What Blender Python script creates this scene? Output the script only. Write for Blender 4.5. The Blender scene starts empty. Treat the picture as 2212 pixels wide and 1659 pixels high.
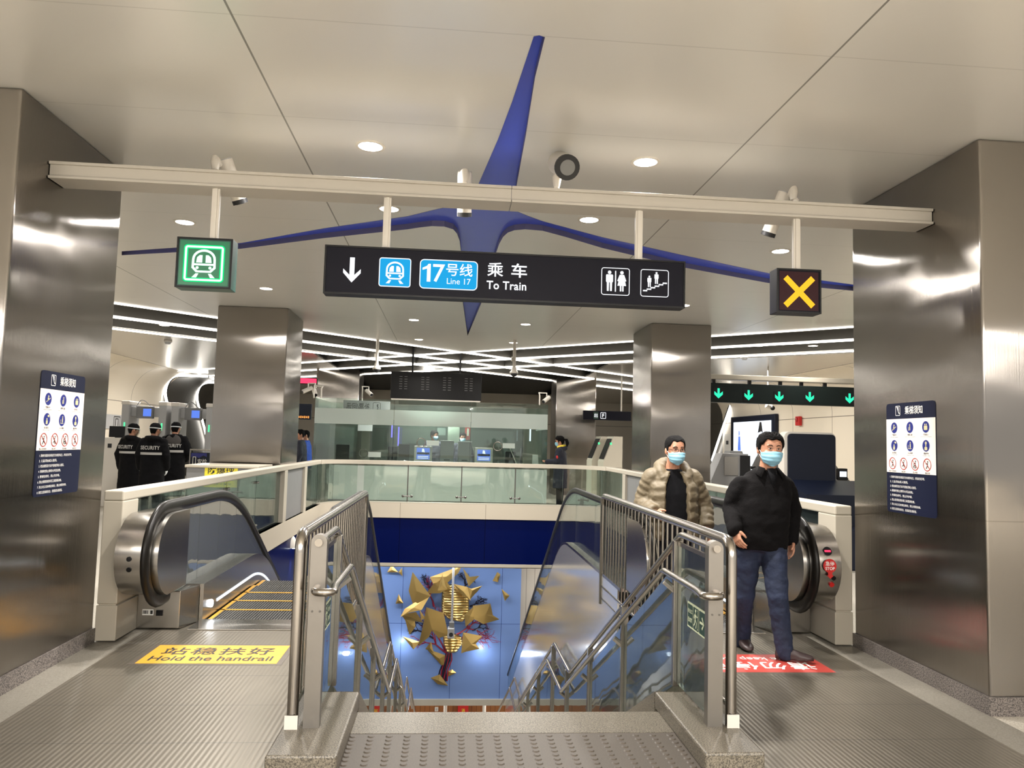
import bpy, bmesh, math, random
from mathutils import Vector, Matrix
import numpy as np
S = bpy.context.scene
COL = S.collection
PI = math.pi
random.seed(7)

# ------------------------------------------------------------------ camera
EYE = Vector((0.0, 0.0, 1.62))
PITCH, YAW, ROLL, FPX = math.radians(4.35), math.radians(4.67), math.radians(1.54), 1650.0
_f = Vector((math.sin(YAW)*math.cos(PITCH), math.cos(YAW)*math.cos(PITCH), math.sin(PITCH)))
_r = Vector((math.cos(YAW), -math.sin(YAW), 0.0))
_u = _r.cross(_f)
RIGHT = math.cos(ROLL)*_r + math.sin(ROLL)*_u
UP = -math.sin(ROLL)*_r + math.cos(ROLL)*_u
cam_data = bpy.data.cameras.new('camera')
cam = bpy.data.objects.new('camera', cam_data)
COL.objects.link(cam)
cam_data.sensor_width = 36.0
cam_data.lens = 36.0*FPX/2212.0
cam_data.clip_start = 0.05
cam_data.clip_end = 200
mw = Matrix((RIGHT, UP, -_f)).transposed().to_4x4()
mw.translation = EYE
cam.matrix_world = mw
S.camera = cam

def at(x, y, X=None, Y=None, Z=None):
    """place in the room seen at a spot of the photo, on a known plane"""
    d = RIGHT*((x-1106.0)/FPX) + UP*(-(y-829.5)/FPX) + _f
    if X is not None: t = (X-EYE.x)/d.x
    elif Y is not None: t = (Y-EYE.y)/d.y
    else: t = (Z-EYE.z)/d.z
    return EYE + d*t

# ------------------------------------------------------------------ world, exposure
w = bpy.data.worlds.new('world'); S.world = w
w.use_nodes = True
w.node_tree.nodes['Background'].inputs[0].default_value = (1.0, 0.955, 0.89, 1)
w.node_tree.nodes['Background'].inputs[1].default_value = 0.85
S.view_settings.view_transform = 'Standard'
S.view_settings.look = 'None'
S.view_settings.exposure = 0.0
S.view_settings.gamma = 1.0
S.view_settings.use_curve_mapping = False
S.cycles.use_denoising = True
S.cycles.max_bounces = 7
S.cycles.diffuse_bounces = 3
S.cycles.glossy_bounces = 4
S.cycles.transmission_bounces = 4
S.cycles.transparent_max_bounces = 40
S.cycles.sample_clamp_indirect = 4.0
S.cycles.caustics_reflective = False
S.cycles.caustics_refractive = False
S.cycles.use_adaptive_sampling = True
S.cycles.adaptive_threshold = 0.02

CEIL = 3.70      # underside of the concourse ceiling
LED_A0, LED_B0, LED_STEP, LED_SL = 17.7, 18.2, 2.2, 0.9     # diagonal light lines: y = A0 + .9x, y = B0 - .9x

def area(name, loc, size, power, color=(1, 0.955, 0.90), rot=(0, 0, 0), shape='DISK', spread=PI, size_y=None):
    l = bpy.data.lights.new(name, 'AREA')
    l.shape = shape; l.size = size
    if size_y: l.size_y = size_y
    l.energy = power; l.color = color; l.spread = spread
    o = bpy.data.objects.new(name, l); COL.objects.link(o)
    o.location = loc; o.rotation_euler = rot
    return o
# rows of unseen lamps added behind the viewer to light the concourse
for yy in (-7.6, -4.8, -2.2):
    for xx in (-4.6, -0.6, 1.35, 5.4):
        area('concourse_fill', (xx, yy, CEIL-0.03), 0.22, 235)
# unseen lamps added to light the train level below the opening
for xx, yy in ((-1.5, 24.0), (2.5, 24.0)):
    area('lower_level_fill', (xx, yy, -5.4), 0.6, 60)
area('mural_fill', (-0.8, 18.7, -1.09), 4.6, 100, (0.92, 0.95, 1.0), shape='RECTANGLE', size_y=0.12)  # added fill that brightens the mural, not a visible fitting
area('lower_wall_fill', (3.6, 19.0, -1.09), 2.2, 60, (1, 0.96, 0.9), shape='RECTANGLE', size_y=0.12)  # added fill for the ribbed wall beside the mural
area('shaft_fill', (0.4, 14.0, -1.9), 0.5, 110, (1, 0.95, 0.88))  # unseen fill in the open shaft, added to brighten its sides

for xx in (-7.2, 7.6):
    for yy in (19.0, 24.0): area('hall_fill', (xx, yy, CEIL-0.05), 0.5, 170)  # added fill lights to brighten the hall's side walls

# ------------------------------------------------------------------ materials
M = {}
def nt(m):
    m.use_nodes = True
    return m.node_tree
def srgb(r, g, b):
    f = lambda c: (c/12.92 if c <= 0.04045 else ((c+0.055)/1.055)**2.4)
    return (f(r/255), f(g/255), f(b/255), 1)
def mat(name, col, rough=0.5, metal=0.0, spec=0.5, noise=0.06, nscale=6.0, bump=0.0, bscale=40.0, emit=None, estr=1.0, aniso=0.0, coat=0.0, stretch=None, sheen=0.0):
    m = bpy.data.materials.new(name); t = nt(m); n = t.nodes; b = n['Principled BSDF']
    b.inputs['Roughness'].default_value = rough
    b.inputs['Metallic'].default_value = metal
    b.inputs['Specular IOR Level'].default_value = spec
    b.inputs['Coat Weight'].default_value = coat
    b.inputs['Sheen Weight'].default_value = sheen
    tc = n.new('ShaderNodeTexCoord'); mp = n.new('ShaderNodeMapping')
    t.links.new(tc.outputs['Object'], mp.inputs[0])
    if stretch: mp.inputs['Scale'].default_value = stretch
    if noise > 0:
        nz = n.new('ShaderNodeTexNoise'); nz.inputs['Scale'].default_value = nscale; nz.inputs['Detail'].default_value = 4
        t.links.new(mp.outputs[0], nz.inputs['Vector'])
        mx = n.new('ShaderNodeMix'); mx.data_type = 'RGBA'
        mx.inputs['A'].default_value = [c*(1-noise) for c in col[:3]]+[1]
        mx.inputs['B'].default_value = [min(1, c*(1+noise)) for c in col[:3]]+[1]
        t.links.new(nz.outputs['Fac'], mx.inputs['Factor'])
        t.links.new(mx.outputs['Result'], b.inputs['Base Color'])
    else:
        b.inputs['Base Color'].default_value = col
    if bump > 0:
        nb = n.new('ShaderNodeTexNoise'); nb.inputs['Scale'].default_value = bscale; nb.inputs['Detail'].default_value = 3
        t.links.new(mp.outputs[0], nb.inputs['Vector'])
        bp = n.new('ShaderNodeBump'); bp.inputs['Strength'].default_value = bump; bp.inputs['Distance'].default_value = 0.02
        t.links.new(nb.outputs['Fac'], bp.inputs['Height']); t.links.new(bp.outputs[0], b.inputs['Normal'])
    if aniso:
        b.inputs['Anisotropic'].default_value = aniso
        tg = n.new('ShaderNodeTangent'); tg.direction_type = 'RADIAL'; tg.axis = 'Z'
        t.links.new(tg.outputs[0], b.inputs['Tangent'])
    if emit:
        b.inputs['Emission Color'].default_value = emit
        b.inputs['Emission Strength'].default_value = estr
    M[name] = m
    return m
def emat(name, col, strength):
    m = bpy.data.materials.new(name); t = nt(m); n = t.nodes
    n.remove(n['Principled BSDF'])
    e = n.new('ShaderNodeEmission'); e.inputs[0].default_value = col; e.inputs[1].default_value = strength
    t.links.new(e.outputs[0], n['Material Output'].inputs[0]); M[name] = m
    return m
def math_node(t, op, a, b=None, c=None):
    n = t.nodes.new('ShaderNodeMath'); n.operation = op
    for i, v in enumerate((a, b, c)):
        if v is None: continue
        if isinstance(v, (int, float)): n.inputs[i].default_value = v
        else: t.links.new(v, n.inputs[i])
    return n.outputs[0]
def glassmat(name, tint, gloss=0.12, rough=0.02, haze=0.0, hcol=(0.7, 0.8, 0.76, 1), fres=True, refl=1.2):
    """thin pane: tinted see-through, mirror sheen, optional frosting"""
    m = bpy.data.materials.new(name); t = nt(m); n = t.nodes
    n.remove(n['Principled BSDF'])
    tr = n.new('ShaderNodeBsdfTransparent'); tr.inputs[0].default_value = tint
    gl = n.new('ShaderNodeBsdfGlossy'); gl.inputs['Roughness'].default_value = rough; gl.inputs[0].default_value = (0.95, 0.97, 0.96, 1)
    nz = n.new('ShaderNodeTexNoise'); nz.inputs['Scale'].default_value = 1.3
    bp = n.new('ShaderNodeBump'); bp.inputs['Strength'].default_value = 0.08; bp.inputs['Distance'].default_value = 0.05
    t.links.new(nz.outputs['Fac'], bp.inputs['Height']); t.links.new(bp.outputs[0], gl.inputs['Normal'])
    base = tr.outputs[0]
    if haze > 0:
        df = n.new('ShaderNodeBsdfDiffuse'); df.inputs[0].default_value = hcol
        tl = n.new('ShaderNodeBsdfTranslucent'); tl.inputs[0].default_value = hcol
        a = n.new('ShaderNodeMixShader'); a.inputs[0].default_value = 0.4
        t.links.new(df.outputs[0], a.inputs[1]); t.links.new(tl.outputs[0], a.inputs[2])
        h = n.new('ShaderNodeMixShader'); h.inputs[0].default_value = haze
        t.links.new(tr.outputs[0], h.inputs[1]); t.links.new(a.outputs[0], h.inputs[2]); base = h.outputs[0]
    mx = n.new('ShaderNodeMixShader')
    if fres:
        fn = n.new('ShaderNodeFresnel'); fn.inputs[0].default_value = 1.5
        k = math_node(t, 'MULTIPLY_ADD', fn.outputs[0], refl, gloss*0.35); mn = math_node(t, 'MINIMUM', k, 0.92)
        t.links.new(mn, mx.inputs[0])
    else: mx.inputs[0].default_value = gloss
    t.links.new(base, mx.inputs[1]); t.links.new(gl.outputs[0], mx.inputs[2])
    t.links.new(mx.outputs[0], n['Material Output'].inputs[0]); M[name] = m
    return m

def line_mask(t, coord, offset, period, width):
    """1 near coord = offset + k*period"""
    a = math_node(t, 'SUBTRACT', coord, offset-period*50)
    m = math_node(t, 'MODULO', a, period)
    d1 = math_node(t, 'LESS_THAN', m, width*0.5)
    d2 = math_node(t, 'GREATER_THAN', m, period-width*0.5)
    return math_node(t, 'MAXIMUM', d1, d2)

def steel_clad(name, col, rough, seams, aniso=0.8):
    """brushed sheet with horizontal joint lines at the given heights and slow waviness"""
    m = mat(name, col, rough, 1.0, noise=0.05, nscale=1.5, aniso=aniso); t = m.node_tree; n = t.nodes; b = n['Principled BSDF']
    g = n.new('ShaderNodeNewGeometry'); sp = n.new('ShaderNodeSeparateXYZ'); t.links.new(g.outputs['Position'], sp.inputs[0])
    mask = None
    for z in seams:
        d = math_node(t, 'LESS_THAN', math_node(t, 'ABSOLUTE', math_node(t, 'SUBTRACT', sp.outputs[2], z)), 0.0035)
        mask = d if mask is None else math_node(t, 'MAXIMUM', mask, d)
    src = b.inputs['Base Color'].links[0].from_socket
    mx = n.new('ShaderNodeMix'); mx.data_type = 'RGBA'; mx.inputs['B'].default_value = (0.22, 0.2, 0.18, 1)
    t.links.new(src, mx.inputs['A']); t.links.new(mask, mx.inputs['Factor']); t.links.new(mx.outputs['Result'], b.inputs['Base Color'])
    # brush lines (fine, upright) + slow waviness of the sheet
    mp = n.new('ShaderNodeMapping'); mp.inputs['Scale'].default_value = (60, 60, 0.8); t.links.new(g.outputs['Position'], mp.inputs[0])
    n1 = n.new('ShaderNodeTexNoise'); n1.inputs['Scale'].default_value = 1.0; n1.inputs['Detail'].default_value = 2; t.links.new(mp.outputs[0], n1.inputs['Vector'])
    mr = n.new('ShaderNodeMapRange'); mr.inputs['To Min'].default_value = rough*0.93; mr.inputs['To Max'].default_value = rough*1.08
    t.links.new(n1.outputs['Fac'], mr.inputs[0]); t.links.new(mr.outputs[0], b.inputs['Roughness'])
    mp2 = n.new('ShaderNodeMapping'); mp2.inputs['Scale'].default_value = (0.9, 0.9, 1.5); t.links.new(g.outputs['Position'], mp2.inputs[0])
    n2 = n.new('ShaderNodeTexNoise'); n2.inputs['Scale'].default_value = 1.3; n2.inputs['Detail'].default_value = 1; t.links.new(mp2.outputs[0], n2.inputs['Vector'])
    bp = n.new('ShaderNodeBump'); bp.inputs['Strength'].default_value = 0.22; bp.inputs['Distance'].default_value = 0.05
    t.links.new(n2.outputs['Fac'], bp.inputs['Height'])
    mp3 = n.new('ShaderNodeMapping'); mp3.inputs['Scale'].default_value = (230, 230, 0.7); t.links.new(g.outputs['Position'], mp3.inputs[0])
    n3 = n.new('ShaderNodeTexNoise'); n3.inputs['Scale'].default_value = 1.0; n3.inputs['Detail'].default_value = 1; t.links.new(mp3.outputs[0], n3.inputs['Vector'])
    b2 = n.new('ShaderNodeBump'); b2.inputs['Strength'].default_value = 0.7; b2.inputs['Distance'].default_value = 0.0012
    t.links.new(n3.outputs['Fac'], b2.inputs['Height']); t.links.new(bp.outputs[0], b2.inputs['Normal']); t.links.new(b2.outputs[0], b.inputs['Normal'])
    return m

steel_clad('pillar_steel', (0.285, 0.264, 0.242, 1), 0.22, (1.2,), 1.0)
mat('steel', (0.36, 0.34, 0.31, 1), 0.27, 1.0, noise=0.05, nscale=12)
mat('steel_sheet', (0.42, 0.40, 0.37, 1), 0.24, 1.0, noise=0.05, nscale=3, aniso=0.5)
mat('steel_dark', (0.16, 0.15, 0.14, 1), 0.35, 1.0, noise=0.1)
mat('rail_steel', (0.40, 0.37, 0.335, 1), 0.22, 1.0, noise=0.04, nscale=20)
mat('post_steel', (0.29, 0.27, 0.245, 1), 0.42, 1.0, noise=0.05, nscale=12)
mat('white_panel', srgb(186, 178, 162), 0.35, 0.0, noise=0.02, nscale=2)
mat('white_paint', srgb(228, 222, 212), 0.4, 0.0, noise=0.02)
mat('beam_white', srgb(204, 198, 188), 0.45, 0.0, noise=0.05, nscale=3)
mat('black_plastic', (0.006, 0.006, 0.007, 1), 0.35, 0, spec=0.25, noise=0.1)
mat('black_rubber', (0.007, 0.006, 0.005, 1), 0.35, 0, spec=0.2, noise=0.1)
mat('dark_grey', (0.03, 0.03, 0.032, 1), 0.5, 0, spec=0.25, noise=0.1)
mat('mid_grey', (0.2, 0.2, 0.2, 1), 0.45, 0, noise=0.06)
mat('light_grey', (0.45, 0.45, 0.45, 1), 0.4, 0, noise=0.04)
mat('navy_panel', srgb(18, 24, 40), 0.35, 0, spec=0.25, noise=0.05)
mat('sign_navy', srgb(16, 16, 28), 0.45, 0, spec=0.15, noise=0.05)
mat('blue_band', srgb(8, 22, 112), 0.3, 0.0, noise=0.04, nscale=1)
mat('yellow', srgb(200, 148, 48), 0.5, 0, noise=0.03)
mat('yellow_bright', srgb(236, 220, 60), 0.5, 0, noise=0.03)
mat('red', srgb(190, 30, 28), 0.4, 0, noise=0.05)
mat('black_ink', (0.02, 0.02, 0.02, 1), 0.6, 0, noise=0)
mat('white_ink', srgb(238, 236, 230), 0.6, 0, noise=0)
mat('gold', srgb(226, 194, 124), 0.30, 1.0, noise=0.06, nscale=3)
emat('led', (1.0, 0.95, 0.86, 1), 7.0)
emat('downlight', (1.0, 0.93, 0.82, 1), 24.0)
emat('cool_spot', (0.85, 0.92, 1.0, 1), 22.0)
emat('screen_white', (0.85, 0.92, 1.0, 1), 1.6)
emat('screen_blue', (0.13, 0.25, 0.85, 1), 1.1)
emat('sign_white', (0.95, 0.97, 1.0, 1), 1.25)
emat('sign_cyan', (0.02, 0.42, 0.85, 1), 1.0)
emat('sign_green', (0.01, 0.85, 0.25, 1), 1.1)
emat('sign_green_core', (0.7, 1.0, 0.82, 1), 1.7)
emat('sign_amber', (1.0, 0.52, 0.03, 1), 1.3)
emat('arrow_green', (0.04, 0.95, 0.5, 1), 1.2)
emat('red_led', (1.0, 0.04, 0.1, 1), 2.0)
emat('orange_led', (1.0, 0.35, 0.08, 1), 1.4)
emat('green_led', (0.1, 0.9, 0.35, 1), 1.5)
emat('violet_led', (0.25, 0.2, 1.0, 1), 1.6)
glassmat('clear_glass', (0.86, 0.92, 0.89, 1), 0.07)
glassmat('balustrade_glass', (0.72, 0.78, 0.75, 1), 0.10, haze=0.06, hcol=(0.35, 0.42, 0.42, 1), refl=0.7)
glassmat('esc_glass', (0.55, 0.6, 0.62, 1), 0.22, haze=0.5, hcol=(0.26, 0.28, 0.28, 1), refl=1.0)
glassmat('inner_glass', (0.82, 0.86, 0.87, 1), 0.06, haze=0.03, hcol=(0.6, 0.62, 0.62, 1), refl=0.8)
glassmat('stair_glass', (0.8, 0.88, 0.84, 1), 0.12, haze=0.10, hcol=(0.65, 0.72, 0.68, 1))
glassmat('frosted_glass', (0.7, 0.8, 0.76, 1), 0.06, rough=0.2, haze=0.86, hcol=(0.86, 0.96, 0.90, 1))
glassmat('booth_glass', (0.86, 0.93, 0.90, 1), 0.08, haze=0.02, hcol=(0.4, 0.5, 0.46, 1), refl=0.8)

def floor_like(name, c1, c2, rough, fine=180.0):
    m = mat(name, c1, rough, 0, noise=0.0); t = m.node_tree; n = t.nodes; b = n['Principled BSDF']
    tc = n['Texture Coordinate']
    nz = n.new('ShaderNodeTexNoise'); nz.inputs['Scale'].default_value = fine; nz.inputs['Detail'].default_value = 3
    g = n.new('ShaderNodeNewGeometry'); t.links.new(g.outputs['Position'], nz.inputs['Vector'])
    cr = n.new('ShaderNodeValToRGB'); cr.color_ramp.elements[0].position = 0.38; cr.color_ramp.elements[0].color = c2
    cr.color_ramp.elements[1].position = 0.6; cr.color_ramp.elements[1].color = c1
    t.links.new(nz.outputs['Fac'], cr.inputs[0]); t.links.new(cr.outputs[0], b.inputs['Base Color'])
    return m
floor_like('granite', srgb(134, 126, 111), srgb(74, 69, 61), 0.38, 140)
floor_like('granite_light', srgb(128, 123, 113), srgb(110, 105, 95), 0.42, 120)
floor_like('granite_dark', srgb(132, 124, 118), srgb(60, 56, 56), 0.3, 120)
floor_like('hall_floor', srgb(205, 198, 184), srgb(180, 173, 160), 0.25, 90)
floor_like('tile_grey', srgb(90, 82, 73), srgb(76, 69, 61), 0.45, 200)

def plate_mat():
    """escalator landing plate: steel with fine raised ribs along the walking direction, cross joints"""
    m = mat('landing_plate', (0.205, 0.182, 0.145, 1), 0.36, 0.7, noise=0.10, nscale=2.2); t = m.node_tree; n = t.nodes; b = n['Principled BSDF']
    g = n.new('ShaderNodeNewGeometry'); sp = n.new('ShaderNodeSeparateXYZ'); t.links.new(g.outputs['Position'], sp.inputs[0])
    rib = math_node(t, 'MULTIPLY', math_node(t, 'SINE', math_node(t, 'MULTIPLY', sp.outputs[0], 2*PI/0.030)), 0.5)
    gr = math_node(t, 'LESS_THAN', rib, -0.30)
    seam = line_mask(t, sp.outputs[1], 4.25, 0.575, 0.006)
    dark = math_node(t, 'MAXIMUM', math_node(t, 'MULTIPLY', gr, 0.22), seam)
    src = b.inputs['Base Color'].links[0].from_socket
    mx = n.new('ShaderNodeMix'); mx.data_type = 'RGBA'; mx.inputs['B'].default_value = (0.10, 0.09, 0.08, 1)
    t.links.new(src, mx.inputs['A']); t.links.new(dark, mx.inputs['Factor']); t.links.new(mx.outputs['Result'], b.inputs['Base Color'])
    bp = n.new('ShaderNodeBump'); bp.inputs['Strength'].default_value = 0.25; bp.inputs['Distance'].default_value = 0.003
    t.links.new(rib, bp.inputs['Height']); t.links.new(bp.outputs[0], b.inputs['Normal'])
plate_mat()

def ceiling_mat():
    m = mat('ceiling_panel', (0.86, 0.84, 0.80, 1), 0.30, 0.25, noise=0.03, nscale=0.8); t = m.node_tree; n = t.nodes; b = n['Principled BSDF']
    g = n.new('ShaderNodeNewGeometry'); sp = n.new('ShaderNodeSeparateXYZ'); t.links.new(g.outputs['Position'], sp.inputs[0])
    s1 = line_mask(t, sp.outputs[0], -1.14, 3.10, 0.012)
    s2 = math_node(t, 'MULTIPLY', line_mask(t, sp.outputs[1], 3.75, 1.20, 0.008), 0.18)
    dark = math_node(t, 'MAXIMUM', math_node(t, 'MULTIPLY', s1, 0.8), s2)
    src = b.inputs['Base Color'].links[0].from_socket
    mx = n.new('ShaderNodeMix'); mx.data_type = 'RGBA'; mx.inputs['B'].default_value = (0.14, 0.13, 0.11, 1)
    t.links.new(src, mx.inputs['A']); t.links.new(dark, mx.inputs['Factor']); t.links.new(mx.outputs['Result'], b.inputs['Base Color'])
    nz = n.new('ShaderNodeTexNoise'); nz.inputs['Scale'].default_value = 0.9; nz.inputs['Detail'].default_value = 1; t.links.new(g.outputs['Position'], nz.inputs['Vector'])
    bp = n.new('ShaderNodeBump'); bp.inputs['Strength'].default_value = 0.25; bp.inputs['Distance'].default_value = 0.05
    t.links.new(nz.outputs['Fac'], bp.inputs['Height']); t.links.new(bp.outputs[0], b.inputs['Normal'])
ceiling_mat()
mat('ceiling_dark', (0.018, 0.019, 0.021, 1), 0.6, 0, noise=0.1)
mat('led_housing', (0.30, 0.29, 0.27, 1), 0.4, 0.3, noise=0.04)
mat('hall_ceiling_metal', (0.56, 0.53, 0.48, 1), 0.22, 0.8, noise=0.03, bump=0.08, bscale=1.0)
def panel_mat(name, col, rough, px, py, pz, wx=0.008, metal=0.0, dark=(0.08, 0.075, 0.07, 1), spec=0.3):
    """sheet panels with joints on a grid; px/py/pz = (offset, period) or None"""
    m = mat(name, col, rough, metal, spec=spec, noise=0.02, nscale=1.0); t = m.node_tree; n = t.nodes; b = n['Principled BSDF']
    g = n.new('ShaderNodeNewGeometry'); sp = n.new('ShaderNodeSeparateXYZ'); t.links.new(g.outputs['Position'], sp.inputs[0])
    mask = None
    for i, p in enumerate((px, py, pz)):
        if p is None: continue
        d = line_mask(t, sp.outputs[i], p[0], p[1], wx)
        mask = d if mask is None else math_node(t, 'MAXIMUM', mask, d)
    src = b.inputs['Base Color'].links[0].from_socket
    mx = n.new('ShaderNodeMix'); mx.data_type = 'RGBA'; mx.inputs['B'].default_value = dark
    t.links.new(src, mx.inputs['A']); t.links.new(mask, mx.inputs['Factor']); t.links.new(mx.outputs['Result'], b.inputs['Base Color'])
    return m
panel_mat('mural_blue', srgb(118, 146, 200), 0.32, (-1.02, 1.27), None, (-3.05, 2.5), 0.010, dark=srgb(30, 55, 120))
panel_mat('blue_band_panel', srgb(1, 12, 66), 0.3, (-0.95, 1.8), None, (-7.0, 10.0), 0.012, dark=srgb(1, 5, 34), spec=0.1)
panel_mat('fascia_white', srgb(196, 186, 168), 0.4, (-0.95, 1.8), None, (-7.0, 10.0), 0.012, dark=srgb(150, 140, 124))
panel_mat('wall_white', srgb(228, 218, 200), 0.35, (-50, 100), (1.0, 2.4), (2.55, 10.0), 0.02, dark=srgb(120, 112, 100))
panel_mat('wall_grey', srgb(86, 84, 80), 0.3, (-50, 100), (1.0, 2.4), (2.55, 10.0), 0.02, metal=0.3, dark=srgb(30, 30, 30))
panel_mat('ribbed_white', srgb(222, 214, 200), 0.4, (0.0, 0.22), None, None, 0.012, dark=srgb(150, 142, 130))
panel_mat('wood_wall', srgb(150, 96, 56), 0.45, (0.0, 0.16), None, None, 0.012, dark=srgb(90, 54, 30))
panel_mat('white_side', srgb(214, 206, 190), 0.4, None, (0.0, 1.2), (-2.0, 1.5), 0.01, dark=srgb(140, 132, 120))

# ------------------------------------------------------------------ mesh helpers
class MB:
    """collects shapes into one mesh"""
    def __init__(s): s.bm = bmesh.new(); s.mi = 0
    def _f(s, vs):
        try:
            f = s.bm.faces.new(vs); f.material_index = s.mi; return f
        except ValueError: return None
    def box(s, x0, x1, y0, y1, z0, z1, bev=0.0, seg=2):
        x0, x1 = min(x0, x1), max(x0, x1); y0, y1 = min(y0, y1), max(y0, y1); z0, z1 = min(z0, z1), max(z0, z1)
        v = [s.bm.verts.new(p) for p in ((x0,y0,z0),(x1,y0,z0),(x1,y1,z0),(x0,y1,z0),(x0,y0,z1),(x1,y0,z1),(x1,y1,z1),(x0,y1,z1))]
        fs = [s._f([v[i] for i in q]) for q in ((3,2,1,0),(4,5,6,7),(0,1,5,4),(1,2,6,5),(2,3,7,6),(3,0,4,7))]
        if bev > 0:
            es = list({e for f in fs for e in f.edges})
            r = bmesh.ops.bevel(s.bm, geom=es, offset=bev, segments=seg, affect='EDGES', profile=0.5)
            for f in r['faces']: f.material_index = s.mi
        return s
    def ring(s, c, a, b, ra, rb, n): return [s.bm.verts.new(c + a*(ra*math.cos(2*PI*i/n)) + b*(rb*math.sin(2*PI*i/n))) for i in range(n)]
    def bridge(s, r0, r1):
        n = len(r0)
        for i in range(n): s._f((r0[i], r0[(i+1) % n], r1[(i+1) % n], r1[i]))
    def tube(s, pts, r, n=12, caps=True, closed=False, flat=1.0, up=None):
        """round (or flattened) bar along a path; r is a number or one per point"""
        pts = [Vector(p) for p in pts]; k = len(pts)
        rr = r if isinstance(r, (list, tuple)) else [r]*k
        rings = []; prev = None
        for i, p in enumerate(pts):
            if closed: d = pts[(i+1) % k]-pts[i-1]
            elif i == 0: d = pts[1]-pts[0]
            elif i == k-1: d = pts[-1]-pts[-2]
            else: d = (pts[i+1]-p).normalized() + (p-pts[i-1]).normalized()
            d.normalize()
            if prev is None:
                u = Vector(up) if up else (Vector((0,0,1)) if abs(d.z) < 0.9 else Vector((1,0,0)))
                a = d.cross(u).normalized()
            else:
                a = (prev - d*prev.dot(d))
                if a.length < 1e-6: a = d.cross(Vector((0,0,1)))
                a.normalize()
            prev = a; b = d.cross(a)
            rings.append(s.ring(p, a, b, rr[i], rr[i]*flat, n))
        for i in range(k-1): s.bridge(rings[i], rings[i+1])
        if closed: s.bridge(rings[-1], rings[0])
        elif caps: s._f(rings[0][::-1]); s._f(rings[-1])
        return s
    def cyl(s, p0, p1, r0, r1=None, n=20, caps=True): return s.tube([p0, p1], [r0, r0 if r1 is None else r1], n, caps)
    def prism(s, poly, axis, d0, d1):
        """polygon in the plane across an axis, given thickness; axis x: (y,z), y: (x,z), z: (x,y)"""
        mk = {'x': lambda p, d: (d, p[0], p[1]), 'y': lambda p, d: (p[0], d, p[1]), 'z': lambda p, d: (p[0], p[1], d)}[axis]
        a = [s.bm.verts.new(mk(p, d0)) for p in poly]; b = [s.bm.verts.new(mk(p, d1)) for p in poly]
        s._f(a[::-1]); s._f(b); s.bridge(a, b); return s
    def face(s, pts): s._f([s.bm.verts.new(p) for p in pts]); return s
    def slab(s, pts, off):
        """polygon of 3D points thickened along a vector"""
        off = Vector(off); a = [s.bm.verts.new(Vector(p)) for p in pts]; b = [s.bm.verts.new(Vector(p)+off) for p in pts]
        s._f(a[::-1]); s._f(b); s.bridge(a, b); return s
    def loft(s, rings, cap=True, closed=True):
        """list of rings (lists of points)"""
        vr = [[s.bm.verts.new(p) for p in r] for r in rings]
        for i in range(len(vr)-1):
            n = len(vr[i])
            for j in range(n if closed else n-1): s._f((vr[i][j], vr[i][(j+1) % n], vr[i+1][(j+1) % n], vr[i+1][j]))
        if cap: s._f(vr[0][::-1]); s._f(vr[-1])
        return s
    def ell(s, c, rx, ry, rz, u=16, v=10, rot=None):
        c = Vector(c); rows = []
        for i in range(1, v):
            th = PI*i/v
            rows.append([(rx*math.sin(th)*math.cos(2*PI*j/u), ry*math.sin(th)*math.sin(2*PI*j/u), -rz*math.cos(th)) for j in range(u)])
        tf = (lambda p: c + (rot @ Vector(p))) if rot else (lambda p: c + Vector(p))
        vr = [[s.bm.verts.new(tf(p)) for p in r] for r in rows]
        for i in range(len(vr)-1): s.bridge(vr[i], vr[i+1])
        b = s.bm.verts.new(tf((0,0,-rz))); t = s.bm.verts.new(tf((0,0,rz)))
        for j in range(u):
            s._f((b, vr[0][(j+1) % u], vr[0][j])); s._f((t, vr[-1][j], vr[-1][(j+1) % u]))
        return s
    def add_mesh(s, me, mx):
        k = len(s.bm.verts); s.bm.from_mesh(me); s.bm.verts.ensure_lookup_table()
        for v in s.bm.verts[k:]: v.co = mx @ v.co
        for f in s.bm.faces:
            pass
        return s
    def mesh(s, name):
        bmesh.ops.recalc_face_normals(s.bm, faces=s.bm.faces[:])
        me = bpy.data.meshes.new(name); s.bm.to_mesh(me); s.bm.free(); return me

def obj(name, mb, m, parent=None, local=False, smooth=None):
    me = mb.mesh(name) if isinstance(mb, MB) else mb
    o = bpy.data.objects.new(name, me); COL.objects.link(o)
    for x in (m if isinstance(m, (list, tuple)) else [m]): me.materials.append(M[x] if isinstance(x, str) else x)
    if smooth is not None:
        for p in me.polygons: p.use_smooth = True
        if smooth < 180: me.set_sharp_from_angle(angle=math.radians(smooth))
    if parent is not None:
        o.parent = parent
        if not local:
            r = parent
            inv = Matrix.Identity(4)
            chain = []
            while r is not None:
                chain.append(r); r = r.parent
            mwp = Matrix.Identity(4)
            for q in reversed(chain): mwp = mwp @ q.matrix_parent_inverse @ q.matrix_basis
            o.matrix_parent_inverse = mwp.inverted()
    return o
def tag(o, label, cat, group=None, kind=None):
    o['label'] = label; o['category'] = cat
    if group: o['group'] = group
    if kind: o['kind'] = kind
    return o
def thing(name, label, cat, loc=(0, 0, 0), rz=0.0, group=None):
    o = bpy.data.objects.new(name, None); COL.objects.link(o)
    o.empty_display_size = 0.1; o.location = loc; o.rotation_euler = (0, 0, rz)
    return tag(o, label, cat, group)
def struct(name, mb, m, smooth=None):
    o = obj(name, mb, m, None, smooth=smooth); o['kind'] = 'structure'; return o
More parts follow.
